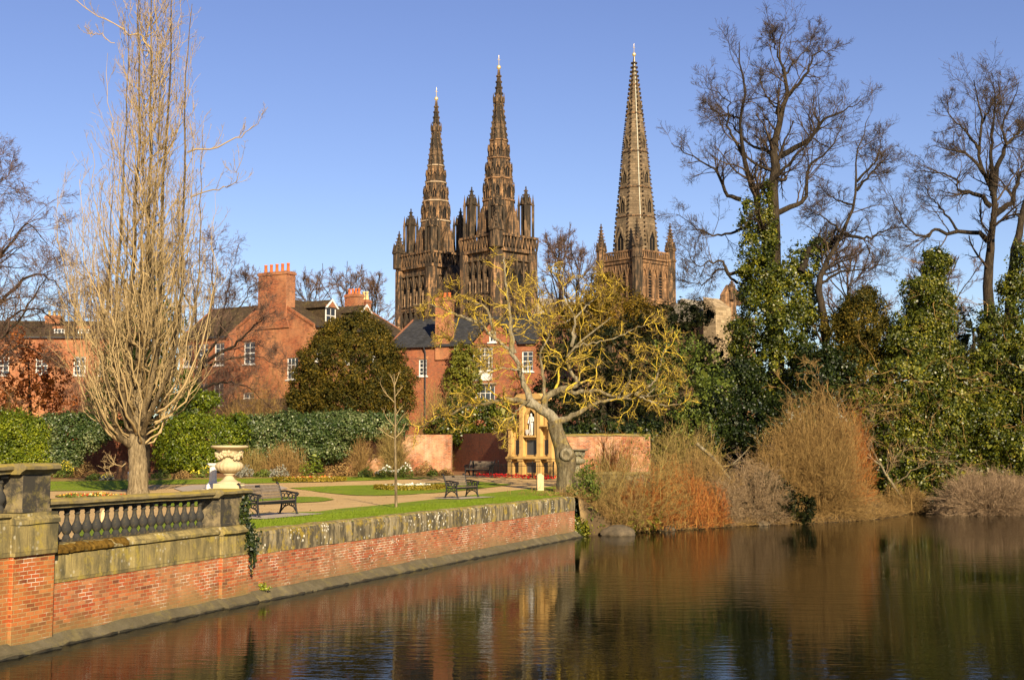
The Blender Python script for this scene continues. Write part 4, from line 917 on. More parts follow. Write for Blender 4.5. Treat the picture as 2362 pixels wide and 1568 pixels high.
    def ribs(m):
        for i in range(8):
            a = OCT+i*math.pi/4
            for (r0, z0), (r1, z1) in zip(prof[2:-1], prof[3:]):
                m.tube([(r0*math.cos(a), r0*math.sin(a), z0), (r1*math.cos(a), r1*math.sin(a), z1)], 0.10, 4)
            for j in range(22):
                z = 42+j*0.92; r = np.interp(z, [q[1] for q in prof], [q[0] for q in prof])
                m.box((r+.1)*math.cos(a)-0.09, (r+.1)*math.cos(a)+0.09, (r+.1)*math.sin(a)-0.09, (r+.1)*math.sin(a)+0.09, z, z+0.22)
        for z in np.arange(52, 61, 0.9):
            r = np.interp(z, [q[1] for q in prof], [q[0] for q in prof]); m.lathe([(r+0.01, z), (r+0.05, z+0.04), (r+0.01, z+0.12)], 8, rot=OCT, sm=False, cap=False)
        m.lathe([(0.62, 57.0), (0.86, 57.3), (0.92, 57.9), (0.60, 58.3)], 8, rot=OCT, sm=False)
        for i in range(8):
            a = OCT+i*math.pi/4; m.lathe([(0.10, 57.2), (0.14, 57.9), (0.02, 58.7)], 4, 0.9*math.cos(a), 0.9*math.sin(a), sm=False)
    one('rib', M['cath_dark'], T, ribs)
    cf = math.cos(OCT)
    for z, w, hh in ((37.0, 1.5, 3.3), (42.1, 1.05, 2.3), (45.5, 0.9, 2.0), (48.7, 0.75, 1.7)):
        for i in range(8):
            r = np.interp(z, [q[1] for q in prof], [q[0] for q in prof])*cf; k = 1.0 if i % 2 == 0 else 0.85
            lm = MB(); lucarne(lm, i*math.pi/4, r, z+(0.15 if i % 2 else 0), w*k, hh*k); lm.build('lucarne', [M['cath'], M['void']], T)
    one('finial', M['gilt'], T, lambda m: finial(m, 62.5))
west_tower(loc_of(cSW), 'taller looking dark tower', False, (-1, -1), 1, True)
west_tower(loc_of(cNW), 'farther tower with pale string courses', True, (-1, 1), 2, True, 4.65)
def central():
    T = sub('central_tower', cath, loc_of(cCT), 'buff stone spire on orange tower'); h = 4.3
    def body(m):
        m.box(-h, h, -h, h, 4, 36.2)
        for f in range(4):
            q = Matrix.Rotation(f*math.pi/2, 4, 'Z'); old = m.M.copy(); m.M = q
            m.box(-h, h, -h-0.12, -h, 29.2, 29.6); m.box(-h, h, -h-0.2, -h, 35.6, 36.0); m.M = old
    one('tower_body', M['cath_orange'], T, body)
    ar, dk = MB(), MB()
    for face in (0, 1):
        def p(u, v, z): return (-h-v, u, z) if face == 0 else (u, -h-v, z)
        n = 5; w = 2*(h-0.9)/n
        for i in range(n):
            uc = -(h-0.9)+(i+0.5)*w; hw = w*0.36; zs = 33.2
            for sg in (-1, 1):
                ar.prism([p(uc+sg*hw, 0, 29.6), p(uc+sg*(hw+0.16), 0, 29.6), p(uc+sg*(hw+0.16), 0, zs), p(uc+sg*hw, 0, zs)], Vector(p(0, 0.3, 0))-Vector(p(0, 0, 0)))
                ar.prism([p(uc+sg*hw, 0, zs), p(uc+sg*(hw+0.16), 0, zs), p(uc+sg*(hw+0.16)*0.62, 0, zs+1.05), p(uc, 0, zs+1.75), p(uc, 0, zs+1.45), p(uc+sg*hw*0.55, 0, zs+0.85)], Vector(p(0, 0.3, 0))-Vector(p(0, 0, 0)))
            ar.lathe([(0.12, 29.6), (0.12, 35.3)], 6, *p(uc+w/2, 0.12, 0)[:2])
            if (face == 0 and i in (1, 3)) or (face == 1 and i in (1, 3)):
                dk.prism([p(uc-hw, 0.02, 29.8), p(uc+hw, 0.02, 29.8), p(uc+hw, 0.02, zs), p(uc, 0.02, zs+1.3), p(uc-hw, 0.02, zs)], Vector(p(0, 0.06, 0))-Vector(p(0, 0, 0)))
                for kz in np.arange(30.2, 33.6, 0.5): ar.prism([p(uc-hw, 0.07, kz), p(uc+hw, 0.07, kz), p(uc+hw, 0.07, kz+0.12), p(uc-hw, 0.07, kz+0.12)], Vector(p(0, 0.1, 0))-Vector(p(0, 0, 0)))
    ar.build('arcading', M['cath_orange'], T); dk.build('belfry_opening', M['void'], T)
    def para(m):
        for f in range(4):
            q = Matrix.Rotation(f*math.pi/2, 4, 'Z'); m.M = q
            m.box(-h-0.1, h+0.1, -h-0.3, -h+0.1, 36.2, 36.5); m.box(-h-0.1, h+0.1, -h-0.28, -h+0.05, 37.5, 37.8)
            for i in range(15):
                u = -h+0.6+(2*h-1.2)*i/14; m.box(u-0.12, u+0.12, -h-0.2, -h, 36.5, 37.5)
        m.M = Matrix.Identity(4)
    one('parapet', M['cath_orange'], T, para)
    for sx in (-1, 1):
        for sy in (-1, 1):
            o = one('pinnacle', M['cath_dark'] if sx < 0 and sy < 0 else M['cath'], T, lambda m: (pinnacle(m, sx*h, sy*h, 37.9, 38.3, 43.0, 0.92, False), m.lathe([(1.05, 20), (1.05, 29.2), (0.95, 29.4), (0.95, 36.2), (1.1, 36.3), (1.1, 36.6), (0.92, 36.7), (0.92, 38.0)], 8, sx*h, sy*h, rot=OCT, sm=False)))
    prof = [(4.25, 36.4), (3.56, 43.9), (2.92, 49.1), (2.28, 55.5), (1.43, 62.4), (0.12, 73.0)]
    I = lambda z: float(np.interp(z, [q[1] for q in prof], [q[0] for q in prof]))
    for z in (43.8, 49.0, 55.4, 62.3, 67.5): one('string_course', M['cath'], T, lambda m: m.lathe([(I(z), z), (I(z)+0.16, z+0.06), (I(z)+0.16, z+0.25), (I(z)-0.05, z+0.36)], 8, rot=OCT, sm=False))
    def crk(m):
        m.lathe(prof, 8, rot=OCT, sm=False)
        for i in range(8):
            a = OCT+i*math.pi/4
            for j in range(44):
                z = 38+j*0.78; r = I(z)+0.12; m.box(r*math.cos(a)-0.13, r*math.cos(a)+0.13, r*math.sin(a)-0.13, r*math.sin(a)+0.13, z, z+0.25, 1)
    one('spire', [M['cath_buff'], M['cath_dark']], T, crk)
    cf = math.cos(OCT)
    for z, w, hh in ((37.6, 1.9, 4.0), (44.6, 1.25, 2.7), (49.9, 1.1, 2.4), (56.2, 0.85, 1.9), (63.2, 0.6, 1.4)):
        for i in range(0, 8, 2): lm = MB(); lucarne(lm, i*math.pi/4, I(z)*cf, z, w, hh); lm.build('lucarne', [M['cath_buff'], M['void']], T)
    a = math.radians(225+12); one('lightning_conductor', M['copper'], T, lambda m: m.tube([((I(z)*cf/math.cos(math.radians(12))+0.06)*math.cos(a), (I(z)*cf/math.cos(math.radians(12))+0.06)*math.sin(a), z) for z in (43.5, 49.1, 55.5, 62.4, 72.8)], 0.075, 6))
    one('finial', M['gilt'], T, lambda m: finial(m, 72.9, 1.0))
central()
lc = loc_of(cCT); ln = loc_of(cNW)
nv = one('nave', M['cath'], cath, lambda m: m.box(4.2, lc[0]-4, ln[1]*0.5-5, ln[1]*0.5+5, 4, 22))
one('nave_roof', M['roof_lead'], nv, lambda m: m.prism([(4.2, ln[1]*0.5-5.4, 21.8), (4.2, ln[1]*0.5, 29.3), (4.2, ln[1]*0.5+5.4, 21.8)], (lc[0]-8.2, 0, 0)))
one('west_gable', M['cath_dark'], cath, lambda m: (m.box(-2, 4, 3, ln[1]-3, 4, 24), m.prism([(-1.5, 3.5, 24), (-1.5, ln[1]-3.5, 24), (-1.5, ln[1]*0.5, 33)], (2, 0, 0))))
cT = P(1672, 800, 195)
tr = sub('transept', cath, loc_of(cT), 'pale buttressed transept with grey roof')
zt = zat(700, 195)
def trans(m):
    m.box(-1.5, 9, 1.0, 16, 4, zat(735, 198)); m.prism([(9.0, 2.5, zat(700, 198)), (9.0, 9.5, zat(700, 198)), (9.0, 6.0, zat(652, 200))], (0.7, 0, 0))
def trans2(m):
    m.box(-2.6, 1.2, -0.4, 2.0, 4, zat(716, 195)); m.prism([(-2.6, -0.4, zat(716, 195)), (-2.6, 2.0, zat(716, 195)), (-2.6, 2.0, zat(692, 195))], (3.8, 0, 0))
    m.box(-2.9, 1.5, -0.7, 0.2, 4, zat(790, 195))
one('wall', M['cath_pale'], tr, trans2); one('rear_wall', M['cath_orange'], tr, trans)
one('roof', M['roof_lead'], tr, lambda m: m.prism([(-2.5, 2.2, zat(745, 196)), (-2.5, 6.5, zat(696, 199)), (-2.5, 11, zat(745, 196))], (11.4, 0, 0)))
one('gable', M['cath_orange'], tr, lambda m: (m.prism([(2.5, 2.0, zat(730, 195)), (5.5, 2.0, zat(730, 195)), (5.5, 2.0, zat(680, 195)), (4.0, 2.0, zat(655, 195)), (2.5, 2.0, zat(680, 195))], (0, 0.8, 0)),))
one('pinnacle', M['cath'], tr, lambda m: pinnacle(m, 4.2, 1.8, zat(690, 195), zat(668, 195), zat(643, 195), 0.5, False))

# ------------------------------------------------------------------ trees
def px_path(pts, Y, dY=None):
    """polyline given on the survey drawing; dY = depth offsets along it"""
    out = []
    for i, p in enumerate(pts):
        y = Y+(p[2] if len(p) > 2 else 0); out.append(P(p[0], p[1], y))
    return np.array(out)
def wood(name, mat, parent, sets):
    V, Q = join([tubes(p, r, k) for p, r, k in sets]); return np_mesh(name, V, Q, mat, parent, True, off=parent.location)
def bulge(path, r0, r1, n=26, rng=None, amp=0.07):
    p = resample(path, n); r = np.linspace(r0, r1, n)
    if rng is not None: r = r*(1+amp*np.sin(np.arange(n)*1.7+rng.uniform(0, 6))+amp*0.6*rng.standard_normal(n)); 
    return p[None], r[None]

def poplar():
    Y = 58.0; rng = np.random.default_rng(11); b = G(318, 1141); Y = b[1]
    T = thing('poplar_tree', 'tall pale bare poplar with upswept branches by the balustrade', 'tree', b)
    tp, tr = bulge(px_path([(318, 1150), (319, 1085), (316, 1040), (316, 1000), (321, 955), (322, 900)], Y), 0.47, 0.27, 30, rng, 0.04)
    tr[0, :3] *= [1.25, 1.12, 1.04]
    L = [([(318, 1010), (323, 900), (331, 800), (338, 650), (345, 400), (350, 150), (352, -140)], .24, .02), ([(312, 1015), (300, 900), (297, 800), (304, 650), (318, 400), (322, 150), (316, -80)], .24, .02),
         ([(322, 1000), (345, 900), (362, 800), (371, 650), (378, 400), (393, 150), (398, -90)], .22, .02), ([(325, 990), (372, 900), (402, 800), (418, 650), (424, 400), (428, 200), (441, 10)], .18, .015),
         ([(305, 1010), (278, 930), (266, 830), (268, 700), (281, 500), (290, 250), (297, 50)], .17, .015), ([(330, 970, -.5), (352, 860, -1), (358, 750, -1.3), (352, 600, -1.4), (362, 400, -1.2), (370, 100, -1)], .18, .015),
         ([(312, 980, .5), (318, 860, 1.1), (325, 700, 1.3), (328, 500, 1.3), (335, 250, 1)], .18, .015), ([(332, 960, .4), (392, 860, 1), (440, 760, 1.4), (458, 640, 1.4), (462, 480, 1.3), (466, 300, 1)], .13, .012),
         ([(304, 1028, -.2), (276, 1003, -.4), (262, 965, -.6), (252, 900, -.7), (243, 820, -.8), (241, 740, -.9), (254, 600, -.9), (262, 440, -.8)], .19, .012),
         ([(318, 1000, -.3), (290, 930, -1), (272, 850, -1.4), (270, 750, -1.6), (292, 560, -1.5), (302, 380, -1.3)], .15, .012),
         ([(330, 1000, -.3), (352, 940, -1.2), (385, 870, -1.7), (410, 780, -1.9), (420, 640, -1.8), (410, 480, -1.6)], .14, .012)]
    LP, LR = limbs([(px_path(p, Y), a, c) for p, a, c in L], 22)
    LP[:, 1:] += rng.normal(0, 0.035, LP[:, 1:].shape)
    env = lambda y: float(np.interp(y, [-100, 100, 300, 500, 700, 900, 1040], [44, 62, 82, 112, 165, 200, 190]))
    bo = []
    for i in range(130):
        y0 = 1035-(i/130)**1.6*1000; ph = rng.uniform(0, 2*math.pi); w = env(y0-.45*float(np.interp(y0, [0, 500, 1030], [170, 300, 430])))*rng.uniform(0.45, 1.15); c, s = math.cos(ph)*w, math.sin(ph)*w*Y/F
        x0 = 320+0.035*(1030-y0)+rng.normal(0, 14)*(0.4 if y0 > 950 else 1.2); h = float(np.interp(y0, [0, 500, 1030], [170, 300, 430]))*rng.uniform(.75, 1.15)
        dr = 18 if y0 > 930 else 0
        r0 = float(np.interp(y0, [0, 600, 1030], [.026, .042, .066]))*rng.uniform(.7, 1.2)
        bo.append((px_path([(x0, y0, 0), (x0+.45*c, y0-.13*h+dr, .45*s), (x0+.8*c, y0-.35*h+dr*.5, .8*s), (x0+c, y0-.65*h, s), (x0+1.02*c, y0-h, s)], Y), r0, .010))
    stray = [([(346, 110), (318, 82), (270, 62), (215, 30), (140, -15)], .05, .015), ([(432, 352), (500, 338), (548, 318), (580, 298), (605, 265)], .045, .012), ([(440, 455), (500, 440), (535, 425), (550, 390), (557, 350)], .035, .01), ([(265, 100), (230, 80), (205, 82)], .02, .01), ([(290, 1068, -.4), (255, 1075, -.6), (235, 1086, -.8)], .022, .01)]
    for p, a, c in stray: bo.append((px_path(p+[p[-1]]*0, Y), a, c))
    BP, BR = limbs(bo, 12); BP[:, 1:] += rng.normal(0, 0.075, BP[:, 1:].shape)
    wood('trunk', M['poplar_bark'], T, [(tp, tr, 14), (LP, LR, 9)])
    c1, r1 = grow(BP, BR, 9.5, rng, 0.2, 1, .6, .25, .36, .4, 2.4, .55, .009, 7, .16, .20)
    c2, r2 = grow(LP, LR, 20, rng, 0.25, 1, .5, .2, .11, .5, 2.6, .35, .009, 7, .12, .25)
    A, R = np.concatenate([c1, c2]), np.concatenate([r1, r2])
    d1, q1 = grow(A, R, 4.2, rng, 0.15, 1, .7, .3, .45, .2, 1.1, .65, .0075, 5, .2, .18)
    e1, w1 = grow(d1, q1, 1.5, rng, 0.2, 1, .7, .3, .5, .1, .5, .8, .0055, 4, .18, .2)
    wood('crown', M['poplar_twig'], T, [(BP, BR, 6), (A, R, 4), (d1, q1, 3), (e1, w1, 3)])
poplar()

def lichen_tree():
    b = np.array(P(1305, 1130, 62.5)); b[2] = terrain(b[1]); Y = b[1]; rng = np.random.default_rng(21)
    T = thing('leaning_tree', 'leaning grey tree with yellow lichened branches at the end of the pool wall', 'tree', b)
    tp, tr = bulge(px_path([(1304, 1136), (1303, 1122), (1305, 1095), (1306, 1068), (1301, 1045), (1294, 1026), (1287, 1005), (1282, 990), (1278, 970)], Y), 0.5, 0.34, 34, rng, 0.045)
    tr[0] = np.interp(np.linspace(0, 1, 34), [0, .08, .25, .42, .5, .62, .8, 1], [.60, .44, .42, .52, .48, .38, .36, .35])
    L = [([(1280, 985), (1278, 967), (1261, 951), (1236, 937), (1222, 920), (1213, 894), (1200, 854), (1187, 821), (1164, 798), (1131, 772), (1111, 746)], .32, .05),
         ([(1184, 815), (1180, 785), (1177, 746), (1172, 696), (1164, 620), (1161, 585)], .17, .03),
         ([(1140, 779), (1134, 742), (1121, 709), (1095, 700), (1069, 686), (1036, 660)], .12, .015), ([(1112, 747), (1069, 732), (1036, 719), (996, 703), (954, 703)], .10, .015),
         ([(1240, 940), (1207, 928), (1167, 921), (1121, 931), (1085, 933), (1059, 943), (1049, 936), (1036, 915)], .17, .02), ([(1062, 943, -.3), (1043, 954, -.6), (1020, 956, -1), (996, 972, -1.4), (957, 989, -1.8)], .07, .012),
         ([(1268, 957), (1253, 940), (1260, 917), (1289, 899), (1328, 887), (1330, 877), (1315, 857), (1305, 828), (1325, 801), (1371, 762), (1410, 735)], .24, .03),
         ([(1290, 899), (1319, 905), (1375, 902), (1424, 917), (1463, 908), (1496, 915), (1540, 905)], .15, .02), ([(1283, 972), (1300, 968), (1332, 953), (1375, 931), (1424, 920), (1457, 922), (1490, 935)], .21, .02),
         ([(1258, 938), (1256, 910), (1250, 861), (1248, 811), (1266, 775), (1268, 746), (1255, 690)], .12, .012), ([(1318, 800), (1322, 770), (1325, 729), (1302, 690), (1296, 647), (1300, 600)], .09, .012),
         ([(1463, 910), (1509, 880), (1526, 825), (1535, 798), (1560, 760)], .07, .012), ([(1325, 801), (1370, 790), (1420, 780), (1470, 755), (1520, 740)], .06, .012), ([(1463, 908), (1500, 925), (1540, 935), (1590, 925)], .06, .012), ([(1490, 915), (1530, 880), (1570, 850)], .05, .012), ([(1424, 917), (1450, 880), (1460, 840), (1482, 795)], .05, .012), ([(1268, 775), (1230, 740), (1210, 700), (1190, 660)], .06, .012),
         ([(1178, 770, .6), (1225, 735, 1.2), (1240, 690, 1.6), (1235, 620, 1.8)], .07, .012), ([(1200, 854, -.3), (1170, 850, -1), (1130, 850, -1.6), (1085, 830, -2)], .05, .012), ([(1222, 922, -.3), (1190, 950, -1), (1170, 985, -1.2), (1162, 1005, -1.3)], .045, .012),
         ([(1325, 735, .5), (1360, 700, 1.2), (1390, 670, 1.5), (1400, 640, 1.6)], .05, .012), ([(1164, 798, .4), (1120, 800, 1.2), (1060, 790, 1.8), (1020, 775, 2)], .05, .012)]
    for e in L:      # limbs reach towards and away from the pool as well
        dz = rng.normal(0, 1.3); e[0][-1] = (*e[0][-1][:2], (e[0][-1][2] if len(e[0][-1]) > 2 else 0)+dz)
    LP, LR = limbs([(px_path(p, Y), a, c) for p, a, c in L], 26); LP[:, 2:] += rng.normal(0, .03, LP[:, 2:].shape)
    wood('trunk', M['gold_bark'], T, [(tp, tr, 18), (LP, LR, 10)])
    big = LR.mean(1) > .03
    c1, r1 = grow(LP[1:], LR[1:], 12, rng, .25, 1, .85, .3, .36, .9, 3.4, .5, .022, 9, .27, .03)
    c0, r0 = grow(LP[:1], LR[:1], 15, rng, .45, 1, .85, .3, .24, 1.2, 3.6, .25, .02, 9, .30, .05)
    c1, r1 = np.concatenate([c1, c0]), np.concatenate([r1, r0])
    d1, q1 = grow(c1, r1, 6.2, rng, .15, 1, .85, .3, .5, .3, 1.9, .6, .0135, 7, .36, .06)
    e1, w1 = grow(d1, q1, 4.0, rng, .15, 1, .75, .3, .6, .2, 1.1, .6, .0075, 5, .3, .08)
    f1, v1 = grow(e1, w1, 1.2, rng, .2, 1, .7, .3, .65, .15, .55, .8, .006, 4, .3, .08)
    wood('branch', M['gold_branch'], T, [(c1, r1, 6), (d1, q1, 4)])
    wood('crown', M['gold_twig'], T, [(e1, w1, 3), (f1, v1, 3)])
    m = MB(); k = P(1306, 1048, Y-0.5)-b          # healed wound left by a lost limb
    m.M = Matrix.Translation(Vector(k)) @ Matrix.Rotation(math.radians(90), 4, 'X') @ Matrix.Rotation(math.radians(-12), 4, 'Y')
    m.lathe([(0.02, 0.02), (0.10, 0.05), (0.17, 0.13), (0.25, 0.14), (0.33, 0.04), (0.36, -0.3)], 18); m.build('branch_collar', M['gold_bark'], T)
lichen_tree()

def tree_from(name, label, polys, Y, base, mats, seed, m=(9, 7, 6, 2), jit=.03, twig=.008, group=None, wob=.17, up=.05, cull=None, depth=1.0, lens=(.46, .5, .52, .6)):
    rng = np.random.default_rng(seed); b = np.array(P(base[0], 1040, Y)); b[2] = gz(b[0], b[1])-0.1
    T = thing(name, label, 'tree', b, group=group)
    arr = []
    for j, (p, a, c) in enumerate(polys):
        q = []; dz = 0 if j == 0 else rng.normal(0, 2.2*depth)
        for i, u in enumerate(p): q.append((u[0], u[1], dz*i/max(1, len(p)-1)))
        arr.append((px_path(q, Y), a, c))
    LP, LR = limbs(arr, 18); LP[:, 2:] += rng.normal(0, jit*2, LP[:, 2:].shape)
    wood('trunk', mats[0], T, [(LP, LR, 9)])
    c1, r1 = grow(LP, LR, m[0], rng, .22, 1, .75, .25, lens[0], .9, 3.4, .42, .014, 8, wob, up*.5)
    d1, q1 = grow(c1, r1, m[1], rng, .15, 1, .7, .25, lens[1], .4, 1.9, .6, .010, 6, wob, up)
    e1, w1 = grow(d1, q1, m[2]*.85, rng, .15, 1, .65, .25, .62, .25, 1.4, .65, twig, 5, .10, up)
    f1, v1 = grow(e1, w1, m[3]*.9, rng, .2, 1, .6, .25, .6, .2, .8, .8, twig*.85, 4, .08, up)
    wood('crown', mats[1], T, [(c1, r1, 4), (d1, q1, 3), (e1, w1, 3), (f1, v1, 3)])
    return T
def cr1(*pts): return [((1600+x/2.24)*.9373, y/2.24*.9373) for x, y in pts]
YL = 88.0
ivy_tree = tree_from('lime_tree', 'tallest bare tree right of the spires with ivy climbing its twin trunks', [
    (cr1((700, 2350), (695, 1900), (690, 1500), (680, 1100), (690, 900), (682, 800), (720, 650), (760, 530), (745, 420), (720, 340), (712, 250), (735, 170)), .62, .03),
    (cr1((690, 1900), (650, 1600), (630, 1350), (590, 1100), (555, 1000), (510, 850), (500, 650), (520, 500), (490, 330), (490, 230)), .42, .03),
    (cr1((690, 880), (660, 840), (560, 800), (450, 700), (340, 600)), .2, .02), (cr1((720, 860), (880, 770), (970, 650), (1090, 600), (1170, 550)), .22, .02),
    (cr1((570, 1040), (700, 970), (800, 860), (930, 720), (1060, 640)), .18, .02), (cr1((640, 1200), (760, 1150), (850, 1100), (870, 930), (960, 850), (1040, 740), (1070, 640)), .24, .02),
    (cr1((760, 530), (860, 410), (920, 290), (1010, 310)), .14, .02), (cr1((500, 1100), (420, 1070), (370, 950), (310, 910), (180, 830), (120, 790)), .17, .02),
    (cr1((560, 1450), (440, 1510), (400, 1440), (320, 1445), (260, 1470), (190, 1350)), .16, .02), (cr1((540, 1250), (400, 1300), (280, 1270), (130, 1180)), .12, .02),
    (cr1((512, 860), (430, 700), (430, 560), (300, 470)), .12, .02), (cr1((505, 650), (420, 640), (330, 600)), .09, .02), (cr1((725, 650), (640, 520), (600, 400)), .1, .02),
    (cr1((720, 345), (680, 240), (640, 160)), .08, .015), (cr1((740, 420), (800, 340), (870, 260), (900, 210)), .08, .015), (cr1((560, 1000), (600, 900), (610, 820), (580, 700)), .1, .02), (cr1((480, 1560), (380, 1480), (300, 1560), (180, 1540)), .1, .02)],
    YL, (1886/1, 0), (M['lime_bark'], M['lime_twig']), 31, m=(18, 7.5, 5, 1.8))
ivy_tree.location.x += 0.0
tree_from('lime_tree', 'forked bare tree leaning between the two ivy clad trunks', [
    (cr1((1000, 2300), (960, 1800), (930, 1568), (960, 1480), (1010, 1380), (1060, 1290), (1120, 1130), (1140, 980), (1130, 850), (1180, 720), (1210, 640)), .3, .02),
    (cr1((830, 1500), (880, 1380), (960, 1360), (1060, 1290)), .25, .12), (cr1((1140, 1050), (1250, 920), (1330, 890)), .1, .02), (cr1((1070, 1290), (1190, 1320), (1290, 1270), (1420, 1250)), .14, .02),
    (cr1((1140, 1000), (1250, 880), (1280, 750)), .1, .02), (cr1((930, 1568), (1050, 1500), (1200, 1480), (1320, 1440)), .12, .02), (cr1((1120, 1130), (1020, 1100), (960, 1040)), .08, .02), (cr1((1060, 1290), (960, 1200), (900, 1180)), .09, .02)],
    86.0, (1988, 0), (M['lime_bark'], M['lime_twig']), 32, m=(16, 7.5, 5, 1.8))
tree_from('lime_tree', 'bare round crowned tree near the right edge with a twisting trunk', [
    (cr1((1880, 2300), (1875, 1800), (1868, 1568), (1878, 1400), (1885, 1300), (1890, 1150), (1885, 1050), (1840, 950), (1810, 820), (1830, 650), (1800, 550), (1780, 450)), .46, .03),
    (cr1((1890, 1080), (1920, 900), (1960, 800), (1940, 700), (2000, 560), (2040, 450)), .24, .02), (cr1((1880, 1050), (1880, 800), (1900, 600), (1890, 420)), .18, .02),
    (cr1((1890, 1190), (2000, 1100), (2030, 980), (2061, 940), (2140, 860)), .25, .03), (cr1((1880, 1140), (1790, 1070), (1700, 1050), (1680, 980), (1540, 950), (1440, 940)), .2, .02),
    (cr1((1860, 1330), (1800, 1280), (1640, 1285), (1570, 1270), (1520, 1310), (1420, 1265), (1360, 1150), (1310, 1060)), .2, .02), (cr1((1700, 1280), (1600, 1150), (1540, 1080), (1500, 1000)), .1, .015),
    (cr1((1840, 960), (1750, 850), (1650, 830), (1560, 800)), .14, .02), (cr1((1815, 830), (1740, 720), (1660, 650), (1640, 560)), .12, .02), (cr1((1830, 680), (1890, 560), (1960, 480)), .1, .02), (cr1((1960, 800), (2040, 720), (2090, 640)), .12, .02)],
    90.0, (2287, 0), (M['lime_bark'], M['lime_twig']), 33, m=(18, 7.5, 5, 1.8))
tree_from('lime_tree', 'ivy wrapped trunk at the far right edge with bare top', [
    (cr1((1960, 2300), (1985, 1700), (2010, 1400), (2050, 1200), (2090, 1000), (2130, 800), (2180, 600)), .45, .05), (cr1((2040, 1240), (2010, 1150), (1990, 1050)), .12, .02), (cr1((2090, 1000), (2150, 900), (2240, 820)), .2, .03), (cr1((2060, 1150), (2150, 1080), (2250, 1040)), .15, .02)],
    84.0, (2350, 0), (M['lime_bark'], M['lime_twig']), 34, m=(9, 6, 4, 1.5))
tree_from('beech_tree', 'spreading purple twigged tree reaching in from the left edge', [
    ([(-110, 1060), (-105, 900), (-110, 700), (-120, 500), (-130, 350)], .5, .05), ([(-105, 760), (-40, 640), (20, 570), (60, 520), (110, 560)], .2, .02), ([(-105, 820), (-20, 720), (60, 640), (110, 640), (150, 680)], .2, .02),
    ([(-105, 850), (-30, 800), (40, 720), (100, 720), (140, 770)], .16, .02), ([(-110, 700), (-60, 560), (-20, 440), (20, 400)], .18, .02), ([(-105, 880), (-20, 840), (50, 800), (120, 830)], .14, .02), ([(-110, 640), (-60, 480), (-10, 360)], .14, .02), ([(-105, 800), (0, 780), (80, 680), (120, 620)], .14, .02)],
    82.0, (-110, 0), (M['lime_bark'], M['purple_twig']), 35, m=(16, 9, 6, 2.0), twig=.009, wob=.2, up=.0)
tree_from('beech_tree', 'wide fine twigged tree between the poplar and the chimneyed house', [
    ([(452, 1060), (455, 960), (460, 880), (455, 790), (450, 700), (440, 620)], .32, .03), ([(455, 880), (469, 838), (537, 798), (567, 771), (606, 736), (640, 712)], .2, .02), ([(458, 900), (520, 880), (580, 900), (640, 960)], .12, .015),
    ([(456, 860), (500, 780), (520, 700), (535, 620)], .15, .02), ([(458, 870), (410, 780), (380, 690), (360, 620)], .15, .02), ([(455, 790), (490, 690), (490, 600), (500, 560)], .13, .02), ([(455, 900), (390, 840), (330, 770), (280, 740)], .14, .02), ([(500, 780), (560, 700), (580, 640)], .1, .015), ([(462, 850), (520, 830), (590, 820), (650, 850)], .12, .015), ([(450, 720), (400, 640), (380, 570)], .1, .015), ([(440, 780), (330, 700), (220, 640), (180, 600)], .12, .015), ([(440, 830), (300, 770), (180, 720)], .12, .015)],
    100.0, (452, 0), (M['lime_bark'], M['purple_twig']), 36, m=(15, 9, 6, 2.4), twig=.010, wob=.2, up=.05)

# far bare trees: one tree copied with its parts
def far_tree():
    rng = np.random.default_rng(41); T = thing('bare_tree', 'x', 'tree')
    tp = np.array([[(0, 0, 0), (.1, 0, 3), (0, .1, 6), (.2, 0, 10), (.1, .1, 14.5)]], float); tp = resample(tp[0], 16)[None]; tr = np.linspace(.45, .04, 16)[None]
    c0, r0 = grow(tp, tr, 22, rng, .3, 1, .65, .2, .62, 2, 9, .6, .05, 10, .14, .08, taper_len=.55)
    c1, r1 = grow(c0, r0, 8, rng, .2, 1, .6, .2, .42, .8, 4, .55, .025, 7, .2, .06)
    d1, q1 = grow(c1, r1, 7, rng, .2, 1, .6, .2, .45, .5, 2, .6, .016, 5, .2, .06)
    e1, w1 = grow(d1, q1, 4, rng, .2, 1, .6, .25, .5, .3, 1.2, .7, .011, 4, .2, .05)
    wood('trunk', M['lime_bark'], T, [(tp, tr, 8), (c0, r0, 6)]); wood('crown', M['purple_twig'], T, [(c1, r1, 4), (d1, q1, 3), (e1, w1, 3)])
    return T
ft = far_tree(); first = True
for (px_, top, Y, s, rz, lab) in ((712, 662, 165, 1.0, 0, 'bare tree rising behind the tiled roof next to the broad chimney'), (800, 655, 170, 1.1, 2, 'bare tree behind the roof between the far chimney and second dormer'), (858, 668, 160, 1.0, 4, 'bare tree against the sky just right of the two buff pots'),
        (1290, 575, 150, 1.15, 1, 'thin bare tree on the skyline between the dark towers and the central tower'), (1335, 600, 140, 0.95, 3, 'bare tree top left of the bronze yew below the central tower'), (2160, 640, 140, 1.2, 5, 'bare tree seen behind the tall ivy pollard'), (1965, 600, 130, 1.1, 2.5, 'bare tree far behind the forked tree'), (240, 690, 135, 1.2, .6, 'bare tree above the long brown roof behind the poplar')):
    t = ft if first else copy_tree(ft); first = False
    z1 = zat(top, Y); t.location = (*P(px_, 900, Y)[:2], z1-15.2*s); t.scale = (s, s, s); t.rotation_euler = (0, 0, rz); t['label'] = lab; t['group'] = 'bare trees on the skyline'

